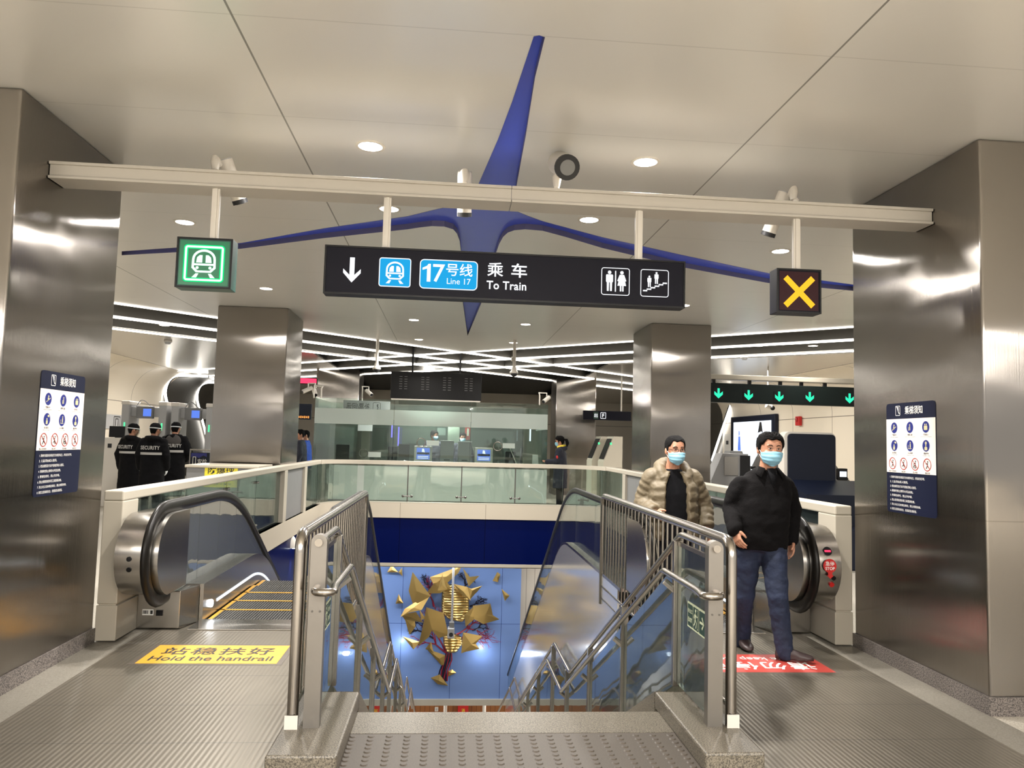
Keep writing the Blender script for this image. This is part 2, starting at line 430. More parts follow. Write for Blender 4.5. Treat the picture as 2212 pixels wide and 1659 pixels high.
def dup(root, loc=None, rz=None, label=None, group=None):
    def cp(o, par):
        c = o.copy(); COL.objects.link(c)
        if par is not None: c.parent = par
        for ch in [k for k in ALLCH(o)]: cp(ch, c)
        return c
    r = cp(root, None)
    if loc is not None: r.location = loc
    if rz is not None: r.rotation_euler = (0, 0, rz)
    if label: r['label'] = label
    if group: r['group'] = group
    return r
def ALLCH(o): return list(o.children)
def rrect(x0, x1, y0, y1, r, n=5):
    pts = []
    for cx, cy, a0 in ((x1-r, y0+r, -PI/2), (x1-r, y1-r, 0), (x0+r, y1-r, PI/2), (x0+r, y0+r, PI)):
        for i in range(n+1):
            a = a0 + (PI/2)*i/n; pts.append((cx+r*math.cos(a), cy+r*math.sin(a)))
    return pts
def circ(cx, cy, r, n=24, ry=None): return [(cx+r*math.cos(2*PI*i/n), cy+(ry or r)*math.sin(2*PI*i/n)) for i in range(n)]
def fillet(pts, r, n=6):
    """round the inner corners of a 3D path"""
    pts = [Vector(p) for p in pts]; out = [pts[0]]
    for i in range(1, len(pts)-1):
        p, a, b = pts[i], pts[i-1], pts[i+1]
        da = (a-p); db = (b-p); k = min(r, da.length*0.49, db.length*0.49)
        q0 = p+da.normalized()*k; q1 = p+db.normalized()*k
        for j in range(n+1):
            t = j/n; out.append((1-t)**2*q0 + 2*t*(1-t)*p + t*t*q1)
    out.append(pts[-1]); return out

# flat graphics: text and shapes laid on a face.  frame = (origin, right, up, out)
_tc = bpy.data.curves.new('lettering', 'FONT'); _to = bpy.data.objects.new('lettering', _tc)
def text_mesh(body, bold=0.0, space=1.0):
    COL.objects.link(_to)
    _tc.body = body; _tc.size = 1.0; _tc.offset = bold; _tc.space_character = space; _tc.resolution_u = 3
    _tc.align_x = 'LEFT'; _tc.extrude = 0.0
    dg = bpy.context.evaluated_depsgraph_get(); dg.update()
    me = bpy.data.meshes.new_from_object(_to.evaluated_get(dg))
    COL.objects.unlink(_to)
    return me
class Face:
    def __init__(s, o, right, up, out): s.o, s.r, s.u, s.n = Vector(o), Vector(right).normalized(), Vector(up).normalized(), Vector(out).normalized()
    def p(s, x, y, d=0.0): return s.o + s.r*x + s.u*y + s.n*d
    def poly(s, mb, pts, d=0.001, th=None):
        if th: mb.slab([s.p(x, y, d) for x, y in pts], s.n*th)
        else: mb.face([s.p(x, y, d) for x, y in pts])
        return mb
    def ring(s, mb, outer, inner, d=0.001):
        a = [mb.bm.verts.new(s.p(x, y, d)) for x, y in outer]; b = [mb.bm.verts.new(s.p(x, y, d)) for x, y in inner]
        mb.bridge(a, b); return mb
    def stroke(s, mb, pts, wd, d=0.001, closed=False):
        """flat ribbon of constant width"""
        P = [Vector(q) for q in pts]; k = len(P); L = []; R = []
        for i in range(k):
            if closed: a, b = P[i-1], P[(i+1) % k]
            else: a, b = P[max(0, i-1)], P[min(k-1, i+1)]
            t = (b-a).normalized(); n = Vector((-t.y, t.x))
            L.append(mb.bm.verts.new(s.p(*(P[i]+n*wd/2), d))); R.append(mb.bm.verts.new(s.p(*(P[i]-n*wd/2), d)))
        for i in range(k if closed else k-1): mb._f((R[i], R[(i+1) % k], L[(i+1) % k], L[i]))
        return mb
    def text(s, mb, body, x, y, h, w=None, d=0.001, bold=0.0, space=1.0, center=False):
        """h = letter height (cap / full CJK box), w = total width if it must fit"""
        me = text_mesh(body, bold, space)
        if not me.vertices: return mb
        xs = [v.co.x for v in me.vertices]; ys = [v.co.y for v in me.vertices]
        x0, x1, y0, y1 = min(xs), max(xs), min(ys), max(ys)
        sy = h/(y1-y0); sx = (w/(x1-x0)) if w else sy
        ox = x-(x1-x0)*sx/2 if center else x
        k = len(mb.bm.verts); nf = len(mb.bm.faces)
        mb.bm.from_mesh(me); mb.bm.verts.ensure_lookup_table(); mb.bm.faces.ensure_lookup_table()
        for v in mb.bm.verts[k:]: v.co = s.p(ox+(v.co.x-x0)*sx, y+(v.co.y-y0)*sy, d)
        for f in mb.bm.faces[nf:]: f.material_index = mb.mi
        bpy.data.meshes.remove(me)
        return mb
def flat_obj(name, mb, m, parent): 
    me = bpy.data.meshes.new(name); mb.bm.normal_update(); mb.bm.to_mesh(me); mb.bm.free()
    return obj(name, me, m, parent)

# ================================================================== the setting
XL, XR = -2.66, 3.42          # inner faces of the pillars
BXL, BXR = -2.58, 3.34        # lines of the side balustrades
YF = 16.45                    # line of the far balustrade
VL, VR, VF = -2.50, 3.26, 16.37   # edges of the opening
CR = 0.75                      # corner radius of the opening
def void_outline(off=0.0, y0=6.9, n=8):
    """open U of the opening edge: left side, rounded far corners, right side"""
    l, r, f = VL-off, VR+off, VF+off; k = CR+off; pts = [(l, y0)]
    for i in range(n+1):
        a = PI - (PI/2)*i/n; pts.append((l+k+k*math.cos(a), f-k+k*math.sin(a)))
    for i in range(n+1):
        a = PI/2 - (PI/2)*i/n; pts.append((r-k+k*math.cos(a), f-k+k*math.sin(a)))
    pts.append((r, y0)); return pts

# ---- floor (with the opening left out)
fb = MB()
vo = void_outline(0.06, 6.9)
def slabtop(mb, poly): mb.prism(poly, 'z', -0.30, 0.0)
slabtop(fb, [(-14, -9), (14, -9), (14, 3.86), (-14, 3.86)])
slabtop(fb, [(-14, 3.86), (-0.80, 3.86), (-0.80, 6.90), (-14, 6.90)])
slabtop(fb, [(1.62, 3.86), (14, 3.86), (14, 6.90), (1.62, 6.90)])
slabtop(fb, [(-0.80, 3.86), (1.62, 3.86), (1.62, 4.70), (-0.80, 4.70)])
slabtop(fb, [(-14, 6.90), (VL-0.06, 6.90), (VL-0.06, VF-CR), (-14, VF-CR)])
slabtop(fb, [(VR+0.06, 6.90), (14, 6.90), (14, VF-CR), (VR+0.06, VF-CR)])
h = len(vo)//2
slabtop(fb, [(-14, VF-CR)] + vo[1:h] + [(0.38, VF+0.06), (0.38, 40), (-14, 40)])
slabtop(fb, [(0.38, VF+0.06)] + vo[h:-1] + [(14, VF-CR), (14, 40), (0.38, 40)])
struct('floor', fb, 'hall_floor')

# border stones, landing plates, tactile strip: laid on the floor
struct('trim_1', MB().box(-2.66, -2.40, 1.2, 6.9, 0, 0.004).box(3.16, 3.42, 1.2, 6.9, 0, 0.004), 'granite_light')
lp = MB().box(-2.40, -0.80, 1.6, 6.90, 0, 0.006)
tag(obj('landing_plate', lp, 'landing_plate'), 'ribbed steel landing plate on the floor before the left escalator', 'floor plate')
lp = MB().box(1.62, 3.16, 1.6, 6.90, 0, 0.006)
tag(obj('landing_plate', lp, 'landing_plate'), 'ribbed steel landing plate on the floor before the right escalator', 'floor plate')
struct('trim_2', MB().box(-0.50, 1.35, 4.37, 4.70, 0, 0.006), 'granite')
tp = MB()
tp.box(-0.5, 1.35, 2.6, 4.37, 0, 0.004)
for i in range(19):
    for j in range(12):
        x = -0.46+i*0.0975; y = 4.33-j*0.052
        if x < 1.33: tp.cyl((x, y, 0.004), (x, y, 0.009), 0.020, 0.014, 10)
struct('trim_3', tp, 'tile_grey', 30)

# ---- ceiling with the star-shaped recess
apex = (0.2778, 17.95)
edge = [(-12, LED_A0-0.9*12+0.0), apex, (12, LED_B0-0.9*12)]
star_px = [(1153,78),(1165,76),(1177,80),(1156,165),(1136,290),(1115,405),(1110,440),(1118,457),(1140,466),(1173,478),(1300,512),(1480,552),(1660,590),(1845,615),
           (1845,628),(1660,611),(1480,578),(1300,535),(1224,512),(1172,498),(1134,495),(1111,497),(1097,502),(1087,511),(1078,527),(1072,545),(1055,600),(1039,656),(1010,725),
           (1000,656),(998,600),(996,545),(993,520),(987,504),(979,495),(960,489),(933,488),(906,491),(880,495),(700,514),(520,537),(263,551),
           (263,543),(520,525),(700,493),(880,467),(946,451),(978,445),(1002,436),(1018,420),(1032,401),(1076,300),(1106,220)]
star = [tuple(at(x, y, Z=CEIL)[:2]) for x, y in star_px]
ME = bpy.data.meshes.new('ceiling')
cb = bmesh.new()
outer = [(-12, -9), (12, -9), edge[2], apex, edge[0]]
ov = [cb.verts.new((x, y, CEIL)) for x, y in outer]; sv = [cb.verts.new((x, y, CEIL)) for x, y in star]
eds = [cb.edges.new((ov[i], ov[(i+1) % len(ov)])) for i in range(len(ov))] + [cb.edges.new((sv[i], sv[(i+1) % len(sv)])) for i in range(len(sv))]
bmesh.ops.triangle_fill(cb, use_beauty=True, use_dissolve=False, edges=eds)
for f in cb.faces:
    if f.normal.z > 0: f.normal_flip()
cb.to_mesh(ME); cb.free()
struct('ceiling', ME, 'ceiling_panel')
# lid above the panels, so the recess and the fascia read as built
lid = MB(); lid.prism([(-12, -9), (12, -9), (12, edge[2][1]), apex, (-12, edge[0][1])], 'z', CEIL+0.22, CEIL+0.30)
struct('ceiling_lid', lid, 'ceiling_dark')
# blue star recess
rt = thing('star_ceiling_recess', 'blue four-armed star recess sunk in the ceiling above the sign', 'ceiling recess', (0.4, 7.0, CEIL))
H = 0.055
cap = bmesh.new(); cv = [cap.verts.new((x, y, CEIL+H)) for x, y in star]
es = [cap.edges.new((cv[i], cv[(i+1) % len(cv)])) for i in range(len(cv))]
bmesh.ops.triangle_fill(cap, use_beauty=True, use_dissolve=False, edges=es)
me = bpy.data.meshes.new('star_panel'); cap.to_mesh(me); cap.free()
mat('star_blue', srgb(72, 96, 236), 0.30, 0.0, noise=0.05, nscale=0.7, bump=0.25, bscale=1.6)
mat('star_rim', srgb(118, 116, 146), 0.4, 0.2, noise=0.03)
obj('star_panel', me, 'star_blue', rt)
rm = MB(); a = [rm.bm.verts.new((x, y, CEIL-0.002)) for x, y in star]; b = [rm.bm.verts.new((x, y, CEIL+H)) for x, y in star]
rm.bridge(a, b); obj('rim', rm, 'star_rim', rt)

# ---- the hall behind: dark slots, diagonal light lines, metal panels
hc = MB(); hc.prism([(-14, edge[0][1]-2), apex, (14, edge[2][1]-2), (14, 42), (-14, 42)], 'z', CEIL+0.32, CEIL+0.40)
struct('ceiling_hall', hc, 'ceiling_dark')
def line_pts(kind, k):
    """end points (x, y) of a light line inside the hall"""
    if kind == 'a': f = lambda x: LED_A0+0.9*x+k*LED_STEP
    else: f = lambda x: LED_B0-0.9*x+k*LED_STEP
    return f
lines = []
for k in range(0, 6):
    fa = line_pts('a', k)
    x0, x1 = -11.5, 11.5
    # inside the hall: beyond the edge of the concourse ceiling on the other side
    xs = [-11.5 + i*0.1 for i in range(231)]
    ins = [x for x in xs if fa(x) >= (LED_B0-0.9*x if x > apex[0] else LED_A0+0.9*x)-0.02 and fa(x) < 33]
    lines.append(((min(ins), fa(min(ins))), (max(ins), fa(max(ins))), 'a', k))
    fbb = line_pts('b', k)
    ins = [x for x in xs if fbb(x) >= (LED_A0+0.9*x if x < apex[0] else LED_B0-0.9*x)-0.02 and fbb(x) < 33]
    lines.append(((min(ins), fbb(min(ins))), (max(ins), fbb(max(ins))), 'b', k))
for (p, q, kd, k) in lines:
    if k > 2: continue
    p, q = Vector((*p, 0)), Vector((*q, 0)); d = (q-p).normalized(); nrm = Vector((-d.y, d.x, 0))
    side = 'rising to the right' if kd == 'a' else 'falling to the right'
    order = ('nearest', 'middle', 'farthest')[k]
    L = thing('ceiling_light_line', f'{order} of the white light lines in the hall ceiling, {side}', 'light strip', ((p+q)/2+Vector((0, 0, CEIL))), 0, 'diagonal light lines of the hall ceiling')
    dz = 0.004*k + (0.002 if kd == 'a' else 0)
    hb = MB(); hb.slab([p+nrm*0.30+Vector((0,0,CEIL+0.02+dz)), q+nrm*0.30+Vector((0,0,CEIL+0.02+dz)), q-nrm*0.06+Vector((0,0,CEIL+0.02+dz)), p-nrm*0.06+Vector((0,0,CEIL+0.02+dz))], (0, 0, 0.29))
    obj('housing', hb, 'led_housing', L)
    db = MB(); db.slab([p+nrm*0.028+Vector((0,0,CEIL-0.012-dz)), q+nrm*0.028+Vector((0,0,CEIL-0.012-dz)), q-nrm*0.028+Vector((0,0,CEIL-0.012-dz)), p-nrm*0.028+Vector((0,0,CEIL-0.012-dz))], (0, 0, 0.03))
    obj('diffuser', db, 'led', L)
# metal panel fields left and right of the lattice
for sgn, nm in ((-1, 'ceiling_left'), (1, 'ceiling_right')):
    if sgn < 0: poly = [(-13, 7.5), (-13, 42), (-3.9, 42), (-3.4, 23), (-3.43, 19.4), (-5.3, 17.6), (-9.7, 13.6)]
    else: poly = [(13, 7.5), (13, 42), (4.6, 42), (4.2, 23), (4.1, 19.6), (5.9, 17.9), (10.2, 14.0)]
    mb = MB(); mb.prism(poly, 'z', CEIL+0.005, CEIL+0.05); struct(nm, mb, 'hall_ceiling_metal')

# ---- walls
def cove_wall(x, sgn, name, y0, y1, m):
    """side wall that rounds into the ceiling"""
    r = 1.0; pr = [(x, 0.0), (x, CEIL-r)]
    for i in range(1, 9):
        a = (PI/2)*i/8; pr.append((x-sgn*r*(1-math.cos(a)), CEIL-r+r*math.sin(a)))
    mb = MB()
    v0 = [mb.bm.verts.new((px, y0, pz)) for px, pz in pr]; v1 = [mb.bm.verts.new((px, y1, pz)) for px, pz in pr]
    for i in range(len(pr)-1): mb._f((v0[i], v0[i+1], v1[i+1], v1[i]))
    struct(name, mb, m, 40)
cove_wall(-10.0, -1, 'wall_left', 15.5, 27.6, 'wall_white')
cove_wall(-10.0, -1, 'wall_left_grey', 27.6, 40.0, 'wall_grey')
cove_wall(10.5, 1, 'wall_right', 12.0, 28.6, 'wall_white')
cove_wall(10.5, 1, 'wall_right_grey', 28.6, 40.0, 'wall_grey')
struct('wall_back', MB().box(-12, 12, 38.0, 38.2, 0, 4.2), 'wall_white')

# ---- edge of the opening: white fascia, blue band, lower walls
def strip(z0, z1, off, th, y0, name, m):
    o = void_outline(off, y0, 10); i = void_outline(off+th, y0, 10); mb = MB()
    ov = [[mb.bm.verts.new((x, y, z)) for x, y in o] for z in (z0, z1)]; iv = [[mb.bm.verts.new((x, y, z)) for x, y in i] for z in (z0, z1)]
    for k in range(len(o)-1):
        mb._f((ov[0][k], ov[0][k+1], ov[1][k+1], ov[1][k])); mb._f((iv[0][k], iv[1][k], iv[1][k+1], iv[0][k+1]))
        mb._f((ov[1][k], ov[1][k+1], iv[1][k+1], iv[1][k])); mb._f((ov[0][k], iv[0][k], iv[0][k+1], ov[0][k+1]))
    return struct(name, mb, m, 30)
strip(-0.03, 0.28, 0.0, 0.13, 6.9, 'trim_4', 'fascia_white')
strip(-0.97, -0.03, 0.03, 0.10, 6.9, 'trim_5', 'blue_band_panel')
strip(-1.03, -0.97, 0.0, 0.16, 6.9, 'trim_6', 'white_panel')
struct('ceiling_lower', MB().box(-9, 9, VF+0.15, 27, -1.07, -0.99), 'white_paint')
YM = 20.0
struct('wall_far', MB().box(-3.6, 2.01, YM, YM+0.15, -4.92, -1.07), 'mural_blue')
struct('trim_7', MB().box(-3.7, 9, YM-0.06, YM+0.3, -5.07, -4.92), 'white_panel')
struct('wall_far_ribbed', MB().box(2.01, 9, YM+0.5, YM+0.65, -5.0, -1.07), 'ribbed_white')
struct('wall_lower', MB().box(-9, 9, 27.0, 27.2, -8.2, -5.0), 'wood_wall')
struct('floor_lower', MB().box(-10, 10, 4.0, 27.2, -8.4, -8.2), 'hall_floor')
struct('wall_lower_left', MB().box(-3.4, -3.25, 6.9, YM, -8.2, -0.5), 'white_side')
struct('wall_lower_right', MB().box(4.05, 4.2, 6.9, YM, -8.2, -0.5), 'ribbed_white')
for nm_, xa_, xb_ in (('wall_stair_left', -0.86, -0.83), ('wall_stair_right', 1.65, 1.68)): struct(nm_, MB().box(xa_, xb_, 4.72, 7.0, -8.2, -0.30), 'white_side')
struct('wall_shaft', MB().box(-2.5, -0.84, 6.75, 6.88, -8.2, -0.3), 'white_side')
struct('wall_shaft_right', MB().box(1.66, 3.3, 6.75, 6.88, -8.2, -0.3), 'white_side')

# ================================================================== pillars
def pillar(x0, x1, y0, y1, label, top=CEIL, m='pillar_steel'):
    t = thing('pillar', label, 'pillar', ((x0+x1)/2, (y0+y1)/2, 0), 0, 'steel clad pillars')
    obj('cladding', MB().box(x0, x1, y0, y1, 0.10, top, 0.018, 3), m, t, smooth=35)
    obj('skirting', MB().box(x0-0.012, x1+0.012, y0-0.012, y1+0.012, 0.0, 0.115), 'granite_dark', t)
    return t
pillar(XL-1.5, XL, 4.76, 6.22, 'near brushed steel pillar at the left edge carrying a blue notice')
pillar(XR, XR+1.5, 4.63, 6.22, 'near brushed steel pillar at the right edge carrying a blue notice')
pillar(XL-1.12, XL+0.0, 12.6, 13.9, 'brushed steel pillar behind the left white balustrade beside the guards')
pillar(XR-0.04, XR+1.0, 12.6, 13.9, 'brushed steel pillar behind the man in the puffer jacket')
pillar(-4.12, -2.80, 24.0, 25.2, 'far steel pillar behind the left end of the glass booth', CEIL+0.32)
pillar(3.38, 4.66, 24.0, 25.2, 'far steel pillar behind the woman', CEIL+0.32)

# ================================================================== downlights
def downlight(x, y, z, label, group, r=0.085, power=110):
    t = thing('downlight', label, 'downlight', (x, y, z), 0, group)
    rg = MB(); n = 24
    o1 = [rg.bm.verts.new((x+(r+0.022)*math.cos(2*PI*i/n), y+(r+0.022)*math.sin(2*PI*i/n), z-0.006)) for i in range(n)]
    i1 = [rg.bm.verts.new((x+r*math.cos(2*PI*i/n), y+r*math.sin(2*PI*i/n), z-0.006)) for i in range(n)]
    o2 = [rg.bm.verts.new((x+(r+0.022)*math.cos(2*PI*i/n), y+(r+0.022)*math.sin(2*PI*i/n), z)) for i in range(n)]
    rg.bridge(o1, i1); rg.bridge(o2, o1); obj('ring', rg, 'white_paint', t)
    ls = MB(); ls.prism(circ(x, y, r, n), 'z', z-0.005, z-0.001); obj('lamp', ls, 'downlight', t)
    if power: area('downlight_beam', (x, y, z-0.012), r*1.9, power, spread=2.7)
    return t
DL = [(-0.62, 5.38, 'bright downlight in the ceiling left of the blue star arm'), (1.38, 5.38, 'bright downlight in the ceiling right of the blue star arm'),
      (-0.60, 6.86, 'downlight above the beam left of the star hub'), (1.24, 6.88, 'downlight above the beam right of the star hub'),
      (-2.66, 7.65, 'downlight above the green train sign'), (3.42, 7.65, 'downlight beside the pole of the cross sign'),
      (-2.64, 10.96, 'downlight below and right of the green train sign'), (3.40, 10.9, 'downlight hidden behind the cross sign'),
      (-0.66, 13.3, 'left downlight just under the big direction sign'), (1.30, 13.3, 'right downlight just under the big direction sign'),
      (-0.67, 15.9, 'small downlight near the ceiling apex, left'), (1.30, 15.85, 'small downlight near the ceiling apex, right')]
for x, y, l in DL: downlight(x, y, CEIL, l, 'downlights of the concourse ceiling')
for x, y, l in ((-1.64, 18.86, 'hall downlight between the first and second light lines left of the board'), (-0.72, 23.0, 'hall downlight above the left half of the black board'),
             (-2.05, 22.3, 'hall downlight near the left camera pole'), (0.26, 23.0, 'hall downlight above the right half of the black board'),
             (1.58, 21.91, 'hall downlight right of the board pole'), (1.62, 24.4, 'hall downlight low right of the black board'),
             (2.22, 19.14, 'hall downlight close to the right camera pole'), (2.9, 25.6, 'hall downlight by the far right pillar top'), (-5.55, 15.2, 'hall downlight between light lines over the guards'),
             (6.2, 14.9, 'hall downlight over the turnstiles, left'), (7.2, 14.6, 'hall downlight over the turnstiles, right')):
    downlight(x, y, CEIL+0.30 if abs(x) < 4 else CEIL-0.0, l, 'downlights of the hall ceiling', 0.085, 20)

# ================================================================== balustrades around the opening
def side_balustrade(x, sgn, label, y0=6.24, y1=VF-CR):
    """white framed glass balustrade; sgn points outward from the opening"""
    t = thing('balustrade', label, 'balustrade', (x, y0, 0), 0)
    w = 0.075
    obj('post', MB().box(x-w, x+w, y0, y0+0.30, 0.29, 1.08, 0.008), 'white_panel', t)
    obj('base_panel', MB().box(x-w-0.004, x+w+0.004, y0, 8.2, 0.012, 0.28, 0.006).box(x-w+0.01, x+w-0.01, y0+0.01, 8.2, 0.27, 0.30), 'white_panel', t)
    obj('top_rail', MB().box(x-w, x+w, y0, y1, 1.08, 1.16, 0.012), 'white_panel', t)
    obj('curb', MB().box(x-w, x+w, 8.2, y1, 0.0, 0.28, 0.005), 'white_panel', t)
    ys = [y0+0.30, 7.9, 9.3, 10.7, 12.2]
    for i in range(len(ys)-1):
        obj('glass_pane', MB().box(x-0.008, x+0.008, ys[i]+0.012, ys[i+1]-0.012, 0.28, 1.08), 'balustrade_glass', t)
        if i:
            for z in (0.40, 0.98):
                cl = MB(); cl.tube([(x+sgn*-0.026, ys[i]-0.05, z), (x+sgn*-0.026, ys[i]+0.05, z)], 0.012, 8)
                for d in (-0.05, 0.05): cl.cyl((x-0.032, ys[i]+d, z), (x+0.032, ys[i]+d, z), 0.016, n=10)
                obj('clamp', cl, 'steel_sheet', t)
    obj('post', MB().box(x-w, x+w, 12.2, 12.42, 0.28, 1.08, 0.006), 'white_panel', t)
    obj('infill_panel', MB().box(x-0.03, x+0.03, 12.43, 13.90, 0.28, 1.08), 'mid_grey', t)
    obj('post', MB().box(x-w, x+w, 13.90, 14.12, 0.28, 1.08, 0.006), 'white_panel', t)
    obj('glass_pane', MB().box(x-0.008, x+0.008, 14.13, y1, 0.28, 1.08), 'balustrade_glass', t)
    return t
side_balustrade(BXL, -1, 'white framed glass balustrade along the left escalator, ending at the left pillar')
side_balustrade(BXR, 1, 'white framed glass balustrade along the right escalator, ending at the right pillar')
# far balustrade with its two round corners
t = thing('balustrade', 'far curved glass balustrade with white rail in front of the ticket booth', 'balustrade', (0.38, YF, 0))
vo = void_outline(0.08, VF-CR, 10); vi = void_outline(0.0, VF-CR, 10); vx = void_outline(0.15, VF-CR, 10)
def sweep_wall(mb, a, b, z0, z1):
    v = [[mb.bm.verts.new((x, y, z)) for x, y in c] for c, z in ((a, z0), (b, z0), (b, z1), (a, z1))]
    for k in range(len(a)-1):
        for q in range(4): mb._f((v[q][k], v[q][k+1], v[(q+1) % 4][k+1], v[(q+1) % 4][k]))
    for k in (0, -1): mb._f([v[q][k] for q in range(4)])
    return mb
obj('top_rail', sweep_wall(MB(), vi, vx, 1.08, 1.16), 'white_panel', t, smooth=30)
obj('curb', sweep_wall(MB(), vi, vx, 0.281, 0.30), 'white_panel', t, smooth=30)
def mid(seg, a): return void_outline(a, VF-CR, 10)
ga, gb = void_outline(0.07, VF-CR, 10), void_outline(0.085, VF-CR, 10)
obj('glass_pane', sweep_wall(MB(), ga[1:11], gb[1:11], 0.30, 1.08), 'clear_glass', t)
obj('glass_pane', sweep_wall(MB(), ga[13:23], gb[13:23], 0.30, 1.08), 'clear_glass', t)
xs = [-0.60+0.02, 0.0, 0.90, 1.34]
gx = [-2.02+1.42, 0.05, 0.72, 1.36]
jx = [VL+CR+0.02, 0.38, VR-CR-0.02]
joints = [-1.46, -0.28, 0.87, 2.0]
px = [-0.58, 0.29, 1.34]
JX = [at(px_, 1040, Y=VF+0.1).x for px_ in (881, 997, 1113)]
cuts = [VL+CR] + JX + [VR-CR]
for a, b in zip(cuts[:-1], cuts[1:]):
    obj('glass_pane', MB().box(a+0.01, b-0.01, VF+0.07, VF+0.085, 0.30, 1.08), 'clear_glass', t)
for jxx in JX:
    cl = MB(); cl.box(jxx-0.012, jxx+0.012, VF+0.09, VF+0.12, 0.30, 1.08)
    for z in (0.42,):
        for d in (-0.09, 0.09): cl.ell((jxx+d, VF+0.06, z), 0.03, 0.03, 0.03, 8, 6)
        cl.tube([(jxx-0.09, VF+0.062, z), (jxx+0.09, VF+0.062, z)], 0.012, 8)
    obj('clamp', cl, 'steel_dark', t)

